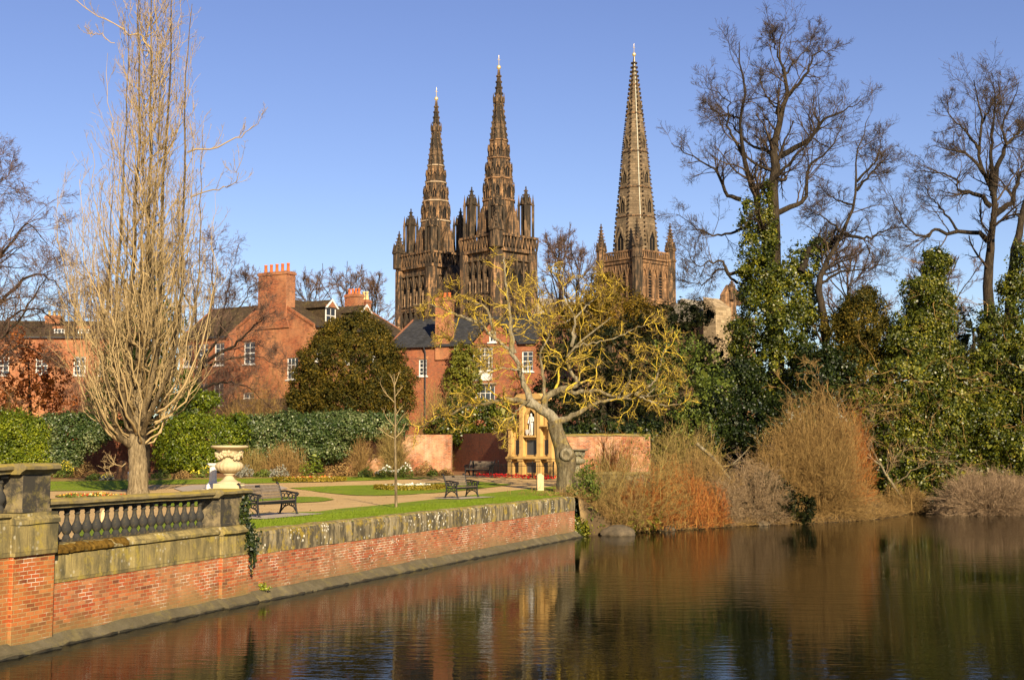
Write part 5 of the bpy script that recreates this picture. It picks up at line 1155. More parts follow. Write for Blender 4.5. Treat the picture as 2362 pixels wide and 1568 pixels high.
# ---- evergreen crowns
def evergreen(name, label, cat, mat, Y, blobs, n, per, cr, leaf, seed, trunk=None, aspect=2.2, core=.25, shell=.14, lump=.14, group=None, mat2=None, child='crown', rag=5, vines=0):
    bl = [Bl(x, y, Y+(d[0] if d else 0), rx, ry, d[1] if len(d) > 1 else .8) for (x, y, rx, ry, *d) in blobs]
    cx_ = float(np.mean([q[0] for q in bl])); cy_ = float(np.mean([q[1] for q in bl])); z = gz(cx_, cy_)
    if rag: bl = ragged(bl, np.random.default_rng(seed+500), rag)
    T = thing(name, label, cat, (cx_, cy_, z), group=group)
    if trunk:
        m = MB()
        for (p, r0, r1) in trunk:
            q = resample(px_path(p, Y), 10)-np.array(T.location); m.tube(q, np.linspace(r0, r1, 10), 9)
        m.build('trunk', M['lime_bark'], T)
    foliage(child, mat, T, bl, n, per, cr, leaf, seed, aspect, shell, lump, core)
    if vines: vine_stems(T, bl, vines, seed)
    return T
def vine_stems(T, bl, n, seed):
    rng = np.random.default_rng(seed+900); p, nn = sample_blobs(bl, n*2, rng, .05, .1); k = nn[:, 1] < .3; p, nn = p[k][:n], nn[k][:n]; N = len(p)
    d = unit(rng.standard_normal((N, 3))*[1, .3, 1]+np.array([0, -.15, .1])); out = np.empty((N, 9, 3)); q = p+nn*.05; out[:, 0] = q; L = rng.uniform(.8, 3.2, N)[:, None]/8
    for j in range(1, 9): d = unit(d+.3*rng.standard_normal((N, 3))+np.array([0, 0, -.06])); q = q+d*L; out[:, j] = q
    R = np.linspace(1, .3, 9)[None]*rng.uniform(.012, .035, N)[:, None]; c, r_ = grow(out, R, 5, rng, .2, 1, .7, .3, .4, .2, 1.0, .6, .007, 5, .25, -.02); e, w = grow(c, r_, 2.5, rng, .2, 1, .7, .3, .5, .1, .5, .7, .006, 4, .2, 0)
    wood('vine', M['tan_stem'], T, [(out, R, 5), (c, r_, 3), (e, w, 3)])
evergreen('yew_tree', 'broad rounded bronze green yew in front of the two brick houses', 'tree', M['yew'], 97.0, [(808, 850, 125, 95), (812, 780, 72, 58), (740, 890, 75, 62), (880, 880, 75, 66), (720, 925, 60, 40), (905, 920, 52, 50), (775, 800, 45, 55), (862, 800, 48, 60), (735, 800, 14, 40), (838, 745, 26, 34), (810, 920, 110, 60)], 3600, 40, .36, .16, 51, [([(810, 1010), (812, 900), (815, 800)], .5, .15)], lump=.09, core=.35, rag=0)
evergreen('conifer', 'dense green conifer directly behind the poplar trunk', 'tree', M['cypress'], 87.0, [(320, 905, 105, 105), (333, 790, 72, 125), (346, 690, 36, 95), (255, 950, 58, 62), (405, 960, 56, 60), (290, 840, 60, 80)], 1500, 26, .38, .2, 52, [([(335, 1095), (338, 960), (345, 720)], .35, .08)])
evergreen('yew_tree', 'bronze topped yew rising below the central orange tower', 'tree', M['yew_bronze'], 96.0, [(1398, 668, 42, 50), (1415, 715, 80, 60), (1370, 745, 70, 62), (1460, 740, 60, 50)], 900, 26, .4, .19, 53, [([(1405, 1000), (1405, 800), (1400, 680)], .4, .1)])
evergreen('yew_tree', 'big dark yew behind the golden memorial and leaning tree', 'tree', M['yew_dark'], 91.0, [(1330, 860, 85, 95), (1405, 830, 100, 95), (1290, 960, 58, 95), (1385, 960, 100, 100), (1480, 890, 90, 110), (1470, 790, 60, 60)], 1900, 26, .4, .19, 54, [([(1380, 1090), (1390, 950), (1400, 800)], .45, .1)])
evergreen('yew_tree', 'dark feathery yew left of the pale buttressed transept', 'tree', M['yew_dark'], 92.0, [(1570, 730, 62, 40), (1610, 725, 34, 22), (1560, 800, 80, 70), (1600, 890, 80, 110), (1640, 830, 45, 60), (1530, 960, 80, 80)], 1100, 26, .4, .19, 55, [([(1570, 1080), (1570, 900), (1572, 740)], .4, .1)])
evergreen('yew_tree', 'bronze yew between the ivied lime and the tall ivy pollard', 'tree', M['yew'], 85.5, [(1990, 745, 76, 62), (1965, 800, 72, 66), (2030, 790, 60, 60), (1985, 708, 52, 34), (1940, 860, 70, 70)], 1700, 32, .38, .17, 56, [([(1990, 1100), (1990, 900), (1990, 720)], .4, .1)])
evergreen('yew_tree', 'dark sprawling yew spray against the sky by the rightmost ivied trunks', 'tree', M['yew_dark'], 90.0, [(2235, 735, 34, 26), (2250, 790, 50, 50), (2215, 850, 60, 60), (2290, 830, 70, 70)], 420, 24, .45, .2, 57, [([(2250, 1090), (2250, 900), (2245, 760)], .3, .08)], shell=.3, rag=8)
evergreen('yew_tree', 'added dark evergreen backdrop filling the gaps behind the ivy bank at right', 'tree', M['yew_dark'], 94.0, [(2080, 900, 90, 120), (2200, 930, 100, 130), (2330, 930, 100, 140), (2150, 1040, 110, 80), (2300, 1050, 110, 80)], 1500, 26, .45, .2, 58, [([(2200, 1090), (2200, 950), (2200, 850)], .4, .1)], rag=0, core=.6)  # backdrop added to stop sky showing through holes in the ivy
evergreen('yew_tree', 'added dark evergreen backdrop behind the ivied lime and the tan dome', 'tree', M['yew_dark'], 93.0, [(1700, 930, 90, 120), (1820, 930, 90, 110), (1920, 950, 90, 110), (1760, 1030, 130, 80), (1880, 1040, 120, 80)], 1300, 26, .45, .2, 59, [([(1800, 1090), (1800, 950), (1800, 880)], .4, .1)], rag=0, core=.6)  # second added backdrop, closes bright sky gaps further left
# ivy
def ivy_on(T, blobs, Y, n, per, seed, mat='ivy', leaf=.135):
    bl = [Bl(x, y, Y+(d[0] if d else 0), rx, ry, .9) for (x, y, rx, ry, *d) in blobs]
    bl = ragged(bl, np.random.default_rng(seed+500), 5)
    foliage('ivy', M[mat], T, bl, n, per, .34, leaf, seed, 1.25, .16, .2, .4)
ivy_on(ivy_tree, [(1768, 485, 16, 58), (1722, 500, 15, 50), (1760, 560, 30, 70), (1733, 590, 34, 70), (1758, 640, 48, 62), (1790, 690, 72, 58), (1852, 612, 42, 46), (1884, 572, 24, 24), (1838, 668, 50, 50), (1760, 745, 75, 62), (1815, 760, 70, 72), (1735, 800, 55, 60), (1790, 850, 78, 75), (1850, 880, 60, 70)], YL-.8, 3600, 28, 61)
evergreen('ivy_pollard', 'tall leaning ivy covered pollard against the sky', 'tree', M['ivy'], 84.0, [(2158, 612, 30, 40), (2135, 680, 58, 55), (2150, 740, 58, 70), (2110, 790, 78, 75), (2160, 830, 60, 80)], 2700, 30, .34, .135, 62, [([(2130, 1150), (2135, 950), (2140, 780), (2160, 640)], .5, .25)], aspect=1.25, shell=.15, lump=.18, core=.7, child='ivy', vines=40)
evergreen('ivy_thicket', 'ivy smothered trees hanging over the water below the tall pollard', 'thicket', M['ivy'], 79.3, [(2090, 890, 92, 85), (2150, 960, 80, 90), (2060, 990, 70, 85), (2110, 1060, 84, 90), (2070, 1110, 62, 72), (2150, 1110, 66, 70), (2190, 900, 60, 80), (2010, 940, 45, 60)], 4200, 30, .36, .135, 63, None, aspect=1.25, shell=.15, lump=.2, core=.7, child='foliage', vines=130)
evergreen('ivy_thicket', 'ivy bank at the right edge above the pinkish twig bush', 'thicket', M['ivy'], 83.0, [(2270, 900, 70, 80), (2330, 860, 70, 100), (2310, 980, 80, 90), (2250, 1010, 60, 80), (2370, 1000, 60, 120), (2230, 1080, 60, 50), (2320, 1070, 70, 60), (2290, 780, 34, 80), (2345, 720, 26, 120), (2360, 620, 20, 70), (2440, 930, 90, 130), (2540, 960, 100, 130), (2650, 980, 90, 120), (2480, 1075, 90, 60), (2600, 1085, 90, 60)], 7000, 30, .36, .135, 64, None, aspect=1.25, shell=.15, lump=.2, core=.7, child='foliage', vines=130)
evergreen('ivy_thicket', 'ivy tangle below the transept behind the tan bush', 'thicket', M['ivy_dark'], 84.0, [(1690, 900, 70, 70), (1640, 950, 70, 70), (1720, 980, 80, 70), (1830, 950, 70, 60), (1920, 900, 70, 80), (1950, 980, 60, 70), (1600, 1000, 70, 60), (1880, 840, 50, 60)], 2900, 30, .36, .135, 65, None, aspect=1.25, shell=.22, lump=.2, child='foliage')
evergreen('climbing_shrub', 'yellow green climber tumbling over branches right of the leaning tree', 'shrub', M['border'], 80.0, [(1560, 815, 60, 40), (1620, 855, 55, 50), (1570, 900, 48, 60), (1650, 905, 40, 40), (1540, 870, 50, 50), (1600, 960, 40, 50)], 640, 16, .34, .16, 66, None, aspect=1.5, shell=.35, lump=.25, core=.1, child='foliage')
# foliage along and over the garden walls
evergreen('ivy_hedge', 'yellow green hedge behind the big pale urn', 'hedge', M['hedge'], 86.0, [(430, 1010, 62, 54), (480, 1005, 60, 54), (400, 1050, 46, 44), (520, 1020, 50, 50), (455, 1060, 70, 34), (545, 990, 40, 36), (390, 1010, 34, 40)], 2100, 22, .30, .125, 71, None, aspect=1.4, lump=.06, child='foliage', rag=0)
evergreen('ivy_hedge', 'silvery variegated ivy draped over the wall between the urn and the sapling', 'hedge', M['hedge_ivy'], 87.0, [(590, 995, 62, 42), (660, 995, 66, 44), (730, 995, 66, 44), (800, 985, 62, 36), (865, 985, 52, 32), (910, 980, 36, 26), (620, 1040, 60, 40), (700, 1040, 70, 40), (765, 1030, 50, 36)], 3600, 22, .28, .125, 72, None, aspect=1.3, lump=.06, child='foliage', rag=0)
evergreen('ivy_hedge', 'variegated ivy hedge left of the poplar above the yellow flowers', 'hedge', M['hedge_ivy'], 86.0, [(110, 1010, 50, 56), (160, 1005, 52, 54), (200, 1000, 44, 44), (130, 1060, 60, 40), (235, 985, 34, 34)], 1900, 22, .28, .125, 73, None, aspect=1.3, lump=.06, child='foliage', rag=0)
evergreen('ivy_hedge', 'darker clipped shrub hedge at the left edge behind the upper balustrade', 'hedge', M['hedge'], 85.0, [(-10, 1010, 50, 66), (40, 1005, 50, 62), (80, 1020, 34, 56), (10, 1060, 60, 40), (70, 1065, 50, 34)], 2000, 22, .30, .12, 74, None, aspect=1.4, lump=.06, child='foliage', rag=0)
evergreen('shrub', 'round yellow green shrub right of the poplar crown foot', 'shrub', M['hedge'], 88.0, [(445, 930, 46, 34), (480, 925, 30, 24)], 300, 18, .3, .15, 75, None, aspect=1.4, child='foliage')
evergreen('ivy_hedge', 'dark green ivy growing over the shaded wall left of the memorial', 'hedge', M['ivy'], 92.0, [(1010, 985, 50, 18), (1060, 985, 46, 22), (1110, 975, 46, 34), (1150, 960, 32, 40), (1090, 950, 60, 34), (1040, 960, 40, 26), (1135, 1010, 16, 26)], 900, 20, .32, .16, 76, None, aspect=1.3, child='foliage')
evergreen('climber', 'yellow green climber on the brick front beside the white bay window', 'climber', M['climber'], 100.6, [(1070, 850, 38, 52, 0, .35), (1085, 820, 26, 28, 0, .35), (1055, 890, 34, 34, 0, .35), (1090, 880, 26, 34, 0, .35)], 330, 18, .3, .16, 77, None, aspect=1.4, child='foliage')
evergreen('beech_shrub', 'russet beech shrub still holding dry leaves at left', 'shrub', M['beech'], 93.0, [(40, 850, 70, 60), (100, 880, 66, 60), (60, 920, 80, 40), (135, 930, 50, 34), (20, 800, 50, 34), (110, 830, 50, 40)], 1100, 16, .42, .19, 78, [([(70, 1080), (70, 950), (65, 830)], .18, .05)], aspect=1.4, shell=.4, lump=.25, core=.06)
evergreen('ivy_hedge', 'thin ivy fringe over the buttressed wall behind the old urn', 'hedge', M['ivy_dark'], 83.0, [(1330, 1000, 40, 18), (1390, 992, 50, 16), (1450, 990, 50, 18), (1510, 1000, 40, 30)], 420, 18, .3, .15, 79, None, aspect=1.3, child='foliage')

# ---- bare shrubs: fans of stems
def bush(name, label, cat, mat, px_, py_base, hw, top, Y, n, seed, m=(4, 2.0), dr=.8, base_r=.35, r=.013, wob=.12, low=0.0, lean=0.0, up=.04, group=None, extra=None, child='stem', flat=.5):
    rng = np.random.default_rng(seed); k = Y/F; c = P(px_, 1040, Y); c[2] = max(0.0, gz(c[0], c[1])); zt_ = zat(top, Y); H = zt_-c[2]; w = hw*k
    T = thing(name, label, cat, c, group=group)
    ph = rng.uniform(0, 2*math.pi, n); u = rng.random(n)**flat
    el = np.arcsin(np.clip(rng.uniform(low, 1, n), -1, 1)); d = np.stack([np.cos(ph)*np.cos(el)*w, np.sin(ph)*np.cos(el)*w*dr, np.sin(el)*H], 1)
    a = c+np.stack([np.cos(ph)*w*base_r*u*rng.uniform(.2, 1, n), np.sin(ph)*w*base_r*dr*u*rng.uniform(.2, 1, n), np.zeros(n)-.1], 1)
    e = c+d*(0.55+0.5*u)[:, None]*rng.uniform(.85, 1.08, n)[:, None]+np.array([lean*w, 0, 0])
    mid = a*.5+e*.5+np.stack([-(e-a)[:, 0]*.12, -(e-a)[:, 1]*.12, .16*np.abs(e-a)[:, 2]+.1*np.linalg.norm((e-a)[:, :2], axis=1)], 1)
    t = np.linspace(0, 1, 8)[None, :, None]; Pp = a[:, None]*(1-t)**2+2*mid[:, None]*t*(1-t)+e[:, None]*t**2
    Pp[:, 1:] += rng.normal(0, .03, Pp[:, 1:].shape); R = np.linspace(1, .35, 8)[None]*(r*rng.uniform(.6, 1.4, n))[:, None]
    c1, r1 = grow(Pp, R, m[0], rng, .3, 1, .55, .25, .4, .25, 1.4, .65, .006, 5, wob, up)
    d1, q1 = grow(c1, r1, m[1], rng, .2, 1, .6, .3, .5, .15, .7, .75, .005, 4, wob, up)
    wood(child, mat, T, [(Pp, R, 4), (c1, r1, 3), (d1, q1, 3)])
    if extra: extra(T, c, rng)
    return T
bush('dogwood_bush', 'fiery red stemmed bush on the bank at the water edge', 'bush', M['red_stem'], 1560, 1215, 110, 1050, 61.3, 130, 81, m=(9, 3.6), lean=-.15, base_r=.9, wob=.42)
bush('willow_bush', 'orange and olive stemmed willow bush leaning out beside the wall end', 'bush', M['olive_stem'], 1450, 1225, 120, 985, 59.6, 120, 82, m=(9, 3.4), lean=.35, base_r=.8, wob=.36)
bush('dogwood_bush', 'low rusty stemmed bush beside the dark evergreen on the bank', 'bush', M['red_stem'], 1640, 1210, 50, 1110, 62.8, 120, 83, m=(6, 2.8), base_r=.8, wob=.28)
bush('willow_bush', 'upright olive shoots in front of the stone parapet', 'bush', M['olive_stem'], 1375, 1215, 60, 1030, 58.5, 110, 84, m=(6, 2.6), base_r=.6, wob=.22)
bush('willow_bush', 'tall straggling olive branches beneath the yellow climber', 'bush', M['olive_stem'], 1590, 1130, 110, 975, 67.5, 210, 85, m=(8, 3), base_r=.6, wob=.26)
bush('twig_bush', 'pale grey bramble bush on the bank above the dark evergreen', 'bush', M['grey_stem'], 1735, 1195, 90, 1055, 65.6, 420, 86, m=(8, 3), low=-.1, base_r=.7, up=-.05, wob=.3)
bush('twig_bush', 'small grey bramble spilling toward the water', 'bush', M['grey_stem'], 1660, 1205, 60, 1090, 64.0, 260, 87, m=(8, 3), low=-.1, base_r=.7, up=-.06, wob=.3)
bush('twig_bush', 'big dome of tan twigs at the water edge', 'bush', M['tan_stem'], 1885, 1200, 128, 925, 69.4, 900, 88, m=(8, 3.2), low=-.15, base_r=.55, wob=.2, dr=.7, flat=.4)
bush('twig_bush', 'reddish brown twig bush behind the tan dome', 'bush', M['red_stem'], 1965, 1190, 60, 960, 73.0, 220, 89, m=(7, 2.6), base_r=.5)
bush('twig_bush', 'wide low pinkish twig bush over the water at right', 'bush', M['pink_stem'], 2275, 1195, 128, 1085, 75.3, 1100, 90, m=(8, 3), low=-.2, base_r=.6, wob=.2, flat=.4, dr=.6)
bush('bare_shrub', 'thorny bare shrub against the brick left of the sapling', 'shrub', M['tan_stem'], 832, 1085, 38, 1008, 82.0, 170, 91, m=(6, 2.6), base_r=.4)
bush('bare_shrub', 'olive brown bare shrub right behind the sapling', 'shrub', M['olive_stem'], 908, 1085, 46, 985, 81.5, 260, 92, m=(6, 2.8), base_r=.4)
bush('bare_shrub', 'tangled olive shrub in front of the slate roofed house', 'shrub', M['olive_stem'], 1010, 1000, 66, 890, 93.5, 240, 93, m=(7, 3), base_r=.6)
bush('bare_shrub', 'brown hedge plant in front of the chimneyed house', 'shrub', M['tan_stem'], 575, 1000, 90, 880, 100, 260, 94, m=(7, 3), base_r=.7)
bush('bare_shrub', 'leafless twigs over the brick wall right of the old urn', 'shrub', M['red_stem'], 1420, 1085, 70, 1000, 69, 130, 95, m=(6, 2.4), base_r=.6)
bush('bare_shrub', 'pale upright shoots against the dark yew', 'shrub', M['grey_stem'], 1402, 1080, 26, 945, 70, 22, 96, m=(4, 1), base_r=.4)
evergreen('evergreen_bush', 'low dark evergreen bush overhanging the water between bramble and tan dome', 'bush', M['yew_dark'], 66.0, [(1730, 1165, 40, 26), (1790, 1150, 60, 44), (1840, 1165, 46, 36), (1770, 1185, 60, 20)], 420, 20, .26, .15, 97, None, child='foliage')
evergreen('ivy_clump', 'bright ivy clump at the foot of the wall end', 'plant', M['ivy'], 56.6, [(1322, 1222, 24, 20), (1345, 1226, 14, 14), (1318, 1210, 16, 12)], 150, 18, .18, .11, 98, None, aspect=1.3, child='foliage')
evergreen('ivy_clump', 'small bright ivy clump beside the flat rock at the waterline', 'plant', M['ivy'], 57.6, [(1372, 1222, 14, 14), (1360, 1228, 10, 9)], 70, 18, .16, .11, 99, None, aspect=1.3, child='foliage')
evergreen('leafy_shrub', 'tall narrow leafy shrub growing against the wall end', 'shrub', M['border'], 57.5, [(1352, 1140, 22, 54), (1345, 1190, 24, 36), (1366, 1100, 14, 30), (1330, 1165, 16, 44), (1328, 1200, 16, 24)], 620, 14, .28, .12, 100, None, aspect=1.6, shell=.5, core=0, child='foliage')
evergreen('leafy_shrub', 'yellow green leafy scrub low among the olive shoots', 'shrub', M['climber'], 58.8, [(1440, 1195, 44, 24), (1400, 1205, 36, 18), (1490, 1205, 30, 14)], 240, 14, .26, .11, 101, None, aspect=1.6, shell=.4, core=.05, child='foliage')
evergreen('leafy_shrub', 'olive leafed shrub under the climber above the willow shoots', 'shrub', M['climber'], 68.5, [(1570, 1045, 60, 46), (1520, 1030, 50, 36), (1620, 1060, 40, 40)], 300, 14, .34, .13, 102, None, aspect=1.6, shell=.45, core=.04, child='foliage')
T = thing('fallen_branch', 'broken pale trunk lying over the bank with one upturned limb', 'branch', (*P(1640, 1060, 66)[:2], 1.0))
m = MB()
for p, a, c in (([(1606, 1022), (1616, 1031), (1646, 1057), (1668, 1085), (1690, 1110)], .10, .07), ([(1664, 1076), (1680, 1074), (1706, 1066), (1736, 1059)], .045, .02), ([(1690, 1070), (1712, 1050), (1730, 1030)], .04, .02)):
    m.tube(resample(px_path(p, 66), 12)-np.array(T.location), np.linspace(a, c, 12)*(1+.1*np.sin(np.arange(12)*2)), 8)
m.build('limb', M['gold_bark'], T)

bush('twig_bush', 'tangled tan bramble bush between the willow bush and the tan dome', 'bush', M['tan_stem'], 1610, 1210, 105, 1035, 65.0, 330, 103, m=(8, 3), base_r=.8, wob=.34, up=0)
bush('twig_bush', 'brown scrub filling the bank just left of the tan dome', 'bush', M['tan_stem'], 1790, 1205, 90, 1000, 69.0, 330, 104, m=(8, 3), base_r=.8, wob=.32, up=0)
bush('twig_bush', 'thin brown scrub on the bank by the flat rock', 'bush', M['tan_stem'], 1430, 1222, 80, 1110, 58.6, 150, 105, m=(7, 3), base_r=.9, wob=.34, up=0)
bush('twig_bush', 'leafless scrub leaning over the water below the ivy thicket', 'bush', M['tan_stem'], 2080, 1190, 70, 1110, 77.6, 200, 106, m=(8, 3), base_r=.9, wob=.34, up=-.04, low=-.1)
tree_from('bare_branches', 'pale crooked bare branches reaching out of the ivy thicket over the water', [
    ([(2100, 1190), (2060, 1120), (2035, 1075), (2000, 1050), (1975, 1010), (1962, 965)], .10, .02), ([(2035, 1075), (2010, 1030), (2015, 985), (2008, 950)], .06, .015), ([(2060, 1120), (2120, 1075), (2180, 1060), (2220, 1085)], .05, .012), ([(2060, 1120), (2050, 1085), (2090, 1040), (2150, 1030)], .05, .012),
    ([(2090, 1180), (2130, 1120), (2160, 1100), (2190, 1140)], .05, .012), ([(1990, 1040), (1950, 1060), (1925, 1090)], .04, .012)], 77.6, (2095, 0), (M['gold_bark'], M['grey_stem']), 107, m=(8, 4, 3, 1), depth=.25)
tree_from('bare_branches', 'dark bare branches in front of the ivy below the transept', [
    ([(1880, 1130), (1900, 1000), (1930, 930), (1990, 880)], .06, .015), ([(1890, 1010), (1850, 930), (1800, 890)], .05, .012), ([(1900, 1000), (1960, 950), (2040, 930), (2100, 950)], .05, .012), ([(1905, 960), (1895, 880), (1870, 830)], .04, .012)], 77.0, (1880, 0), (M['lime_bark'], M['tan_stem']), 108, m=(8, 5, 3, 1), depth=.25)
bush('bare_shrub', 'tall bare twiggy shrub hiding the lower brick wing behind the poplar', 'shrub', M['purple_twig'], 500, 1000, 85, 790, 103, 200, 144, m=(9, 4), base_r=.4, wob=.2)
bush('bare_shrub', 'brown twiggy shrub before the orange brick house between russet shrub and conifer', 'shrub', M['purple_twig'], 190, 1000, 80, 800, 100, 200, 145, m=(9, 4), base_r=.4, wob=.2)
bush('bare_shrub', 'bare twiggy shrub below the gable with the broad chimney', 'shrub', M['tan_stem'], 630, 1000, 70, 860, 102, 170, 146, m=(9, 4), base_r=.4, wob=.2)
bush('dogwood_bush', 'orange red stems mixed among the willow shoots left of the fiery bush', 'bush', M['red_stem'], 1480, 1220, 85, 1075, 59.6, 130, 147, m=(9, 3.4), lean=.1, base_r=.9, wob=.36)
def sapling():
    b = G(913.5, 1170); Y = b[1]; rng = np.random.default_rng(61); T = thing('sapling', 'slender young tree standing in the grass between the two near benches', 'tree', b)
    tp, tr = bulge(px_path([(913.5, 1172), (913, 1100), (911.5, 1030), (912, 960), (910, 900), (909, 862)], Y), .055, .018, 20)
    br = [(px_path(p, Y), .016, .006) for p in ([(913, 1012), (890, 1000), (874, 985)], [(912, 1010), (928, 992), (936, 975)], [(912, 985), (893, 965), (884, 945)], [(911, 960), (928, 935)], [(912, 930), (888, 905), (876, 882)], [(911, 915), (930, 890)], [(910, 890), (900, 862)], [(910, 890), (921, 858)], [(912, 985), (926, 962), (940, 950)])]
    LP, LR = limbs(br, 8); wood('trunk', M['poplar_bark'], T, [(tp, tr, 10)])
    c1, r1 = grow(LP, LR, 5, rng, .2, 1, .5, .2, .5, .1, .5, .7, .004, 5, .15, .15); wood('crown', M['poplar_twig'], T, [(LP, LR, 6), (c1, r1, 4)])
sapling()

# ------------------------------------------------------------------ garden furniture
def bench(label, loc, rz, L=1.85):
    """seat along local x, facing -y"""
    T = thing('garden_bench', label, 'bench', loc, rz, 'black iron benches with weathered slats')
    def seat(m):
        for i in range(6): y = -0.27+i*0.083; z = 0.435-0.012*i; m.box(0.05, L-0.05, y, y+0.068, z, z+0.03)
    def back(m):
        for i in range(5):
            z0 = 0.50+i*0.088; y = 0.235+i*0.024; m.prism([(0.05, y, z0), (0.05, y+0.022, z0-0.004), (0.05, y+0.041, z0+0.068), (0.05, y+0.019, z0+0.072)], (L-0.1, 0, 0))
    one('seat', M['bench_wood'], T, seat, 0.006); one('backrest', M['bench_wood'], T, back, 0.006)
    one('seat_rail', M['iron'], T, lambda m: (m.box(0.06, L-0.06, -0.275, -0.245, 0.36, 0.43), m.box(L/2-0.02, L/2+0.02, -0.25, 0.22, 0.40, 0.42), m.tube([(L/2, 0.22, 0.40), (L/2, 0.27, 0.55), (L/2, 0.375, 0.93)], 0.014, 6)))
    one('plaque', M['iron'], T, lambda m: m.prism([(L*0.36, 0.318, 0.862), (L*0.47, 0.318, 0.862), (L*0.47, 0.331, 0.915), (L*0.36, 0.331, 0.915)], (0, -0.008, 0.002)))
    for x in (0.05, L-0.05):
        def fr(m):
            r = 0.033
            m.tube([(x, 0.30, 0.0), (x, 0.24, 0.22), (x, 0.22, 0.42), (x, 0.26, 0.60), (x, 0.33, 0.80), (x, 0.385, 0.95), (x, 0.42, 0.985), (x, 0.45, 0.96)], r, 8)
            m.tube([(x, -0.33, 0.0), (x, -0.28, 0.2), (x, -0.26, 0.42), (x, -0.28, 0.56), (x, -0.27, 0.64)], r, 8)
            m.tube([(x, 0.27, 0.70), (x, 0.1, 0.715), (x, -0.1, 0.68), (x, -0.27, 0.655), (x, -0.34, 0.655), (x, -0.37, 0.62), (x, -0.345, 0.585), (x, -0.31, 0.60)], 0.031, 8)
            m.box(x-0.03, x+0.03, -0.28, 0.24, 0.385, 0.43)
            m.tube([(x, -0.31, 0.06), (x, -0.2, 0.22), (x, -0.02, 0.29), (x, 0.14, 0.22), (x, 0.28, 0.06)], 0.023, 6)
            for cy, cz, rr in ((-0.02, 0.335, 0.05), (-0.17, 0.30, 0.045), (0.13, 0.30, 0.045), (-0.08, 0.55, 0.09), (0.08, 0.56, 0.075), (-0.19, 0.53, 0.06), (0.19, 0.58, 0.06)):
                m.tube([(x, cy+rr*math.cos(a), cz+rr*math.sin(a)) for a in np.linspace(0, 2*math.pi, 13)], 0.017, 5)
            m.tube([(x, -0.24, 0.44), (x, -0.05, 0.50), (x, 0.0, 0.62), (x, 0.1, 0.70)], 0.014, 5); m.tube([(x, 0.22, 0.45), (x, 0.05, 0.50), (x, -0.1, 0.66)], 0.014, 5)
            for fy in (0.30, -0.33): m.box(x-0.035, x+0.035, fy-0.045, fy+0.045, 0, 0.02)
        one('end_frame', M['iron'], T, fr)
    return T
dW = math.atan2(24.1, 9.25)
def place_bench(px_fl, label, Y=None, rz=dW, L=1.85):
    p = G(*px_fl); c, s = math.cos(rz), math.sin(rz)
    # px_fl is the foot of the near front leg, local (0.05, -0.33)
    x = p[0]-(0.05*c+0.33*s); y = p[1]-(0.05*s-0.33*c)
    return bench(label, (x, y, terrain(y)+0.03), rz, L), (x, y)
_, bp1 = place_bench((598, 1194.5), 'nearest iron bench with slatted seat right of the ivy grown pedestal', L=2.3)
_, bp2 = place_bench((1056, 1150), 'iron bench standing between the sapling and the leaning tree', rz=dW-0.12)
_, bp3 = place_bench((1072, 1099), 'small distant iron bench in front of the shaded wall beside the railing', rz=math.radians(-28))
def pad(bp, rz, x0, x1, y0, y1):
    c, s = math.cos(rz), math.sin(rz); w = [(bp[0]+x*c-y*s, bp[1]+x*s+y*c, 0) for x, y in ((x0, y0), (x1, y0), (x1, y1), (x0, y1))]
    o = drape('paving', None, M['paving'], 0.026, world=w); return o
pad(bp1, dW, -0.6, 2.9, -0.95, 0.75); pad(bp2, dW-0.12, -0.6, 2.4, -0.9, 0.6); pad(bp3, math.radians(-28), -0.3, 2.2, -0.6, 0.6)

def urn(label, loc, H, mat, plinth=True, garland=True):
    T = thing('stone_urn', label, 'urn', loc); s = H/1.0
    body = [(0.30, 0.0), (0.30, 0.045), (0.23, 0.06), (0.15, 0.12), (0.10, 0.19), (0.095, 0.215), (0.155, 0.235), (0.155, 0.255), (0.11, 0.265)]
    one('foot', mat, T, lambda m: (m.box(-0.33*s, 0.33*s, -0.33*s, 0.33*s, 0, 0.03*s), m.lathe([(r*s, z*s+0.02*s) for r, z in body], 24)), 0)
    bowl = [(0.10, 0.265), (0.20, 0.29), (0.31, 0.36), (0.345, 0.43), (0.335, 0.49), (0.29, 0.54), (0.245, 0.57)]
    one('bowl', mat, T, lambda m: m.lathe([(r*s, z*s+0.02*s) for r, z in bowl], 80, mod=lambda a, j: 1+0.055*abs(math.sin(10*a))*(1 if 0 < j < 6 else 0)))
    neck = [(0.245, 0.57), (0.235, 0.62), (0.25, 0.72), (0.28, 0.82), (0.34, 0.88), (0.44, 0.915), (0.475, 0.93), (0.475, 0.965), (0.44, 0.98), (0.36, 0.965), (0.30, 0.90)]
    one('neck', mat, T, lambda m: m.lathe([(r*s, z*s+0.02*s) for r, z in neck], 36))
    if garland:
        rng = random.Random(4)
        def gr(m):
            for i in range(34):
                a = i/34*2*math.pi; dz = 0.05*math.cos(4*a)
                for k in range(3):
                    rr = 0.30+rng.uniform(-0.01, 0.025); z = 0.75+dz+rng.uniform(-0.05, 0.07); r = rng.uniform(0.03, 0.055); x, y = rr*math.cos(a+rng.uniform(-.08, .08)), rr*math.sin(a+rng.uniform(-.08, .08))
                    m.lathe([(r*0.3*s, (z-r)*s), (r*0.9*s, (z-r*0.45)*s), (r*s, z*s), (r*0.8*s, (z+r*0.6)*s), (r*0.2*s, (z+r)*s)], 7, x*s, y*s)
        one('garland', mat, T, gr)
    return T
p = P(528, 1118, 61.0); zb = terrain(p[1])
r = thing('stone_plinth', 'low stepped stone plinth under the big pale urn', 'plinth', (p[0], p[1], zb), math.radians(12))
zu = P(528, 1117, p[1])[2]-zb
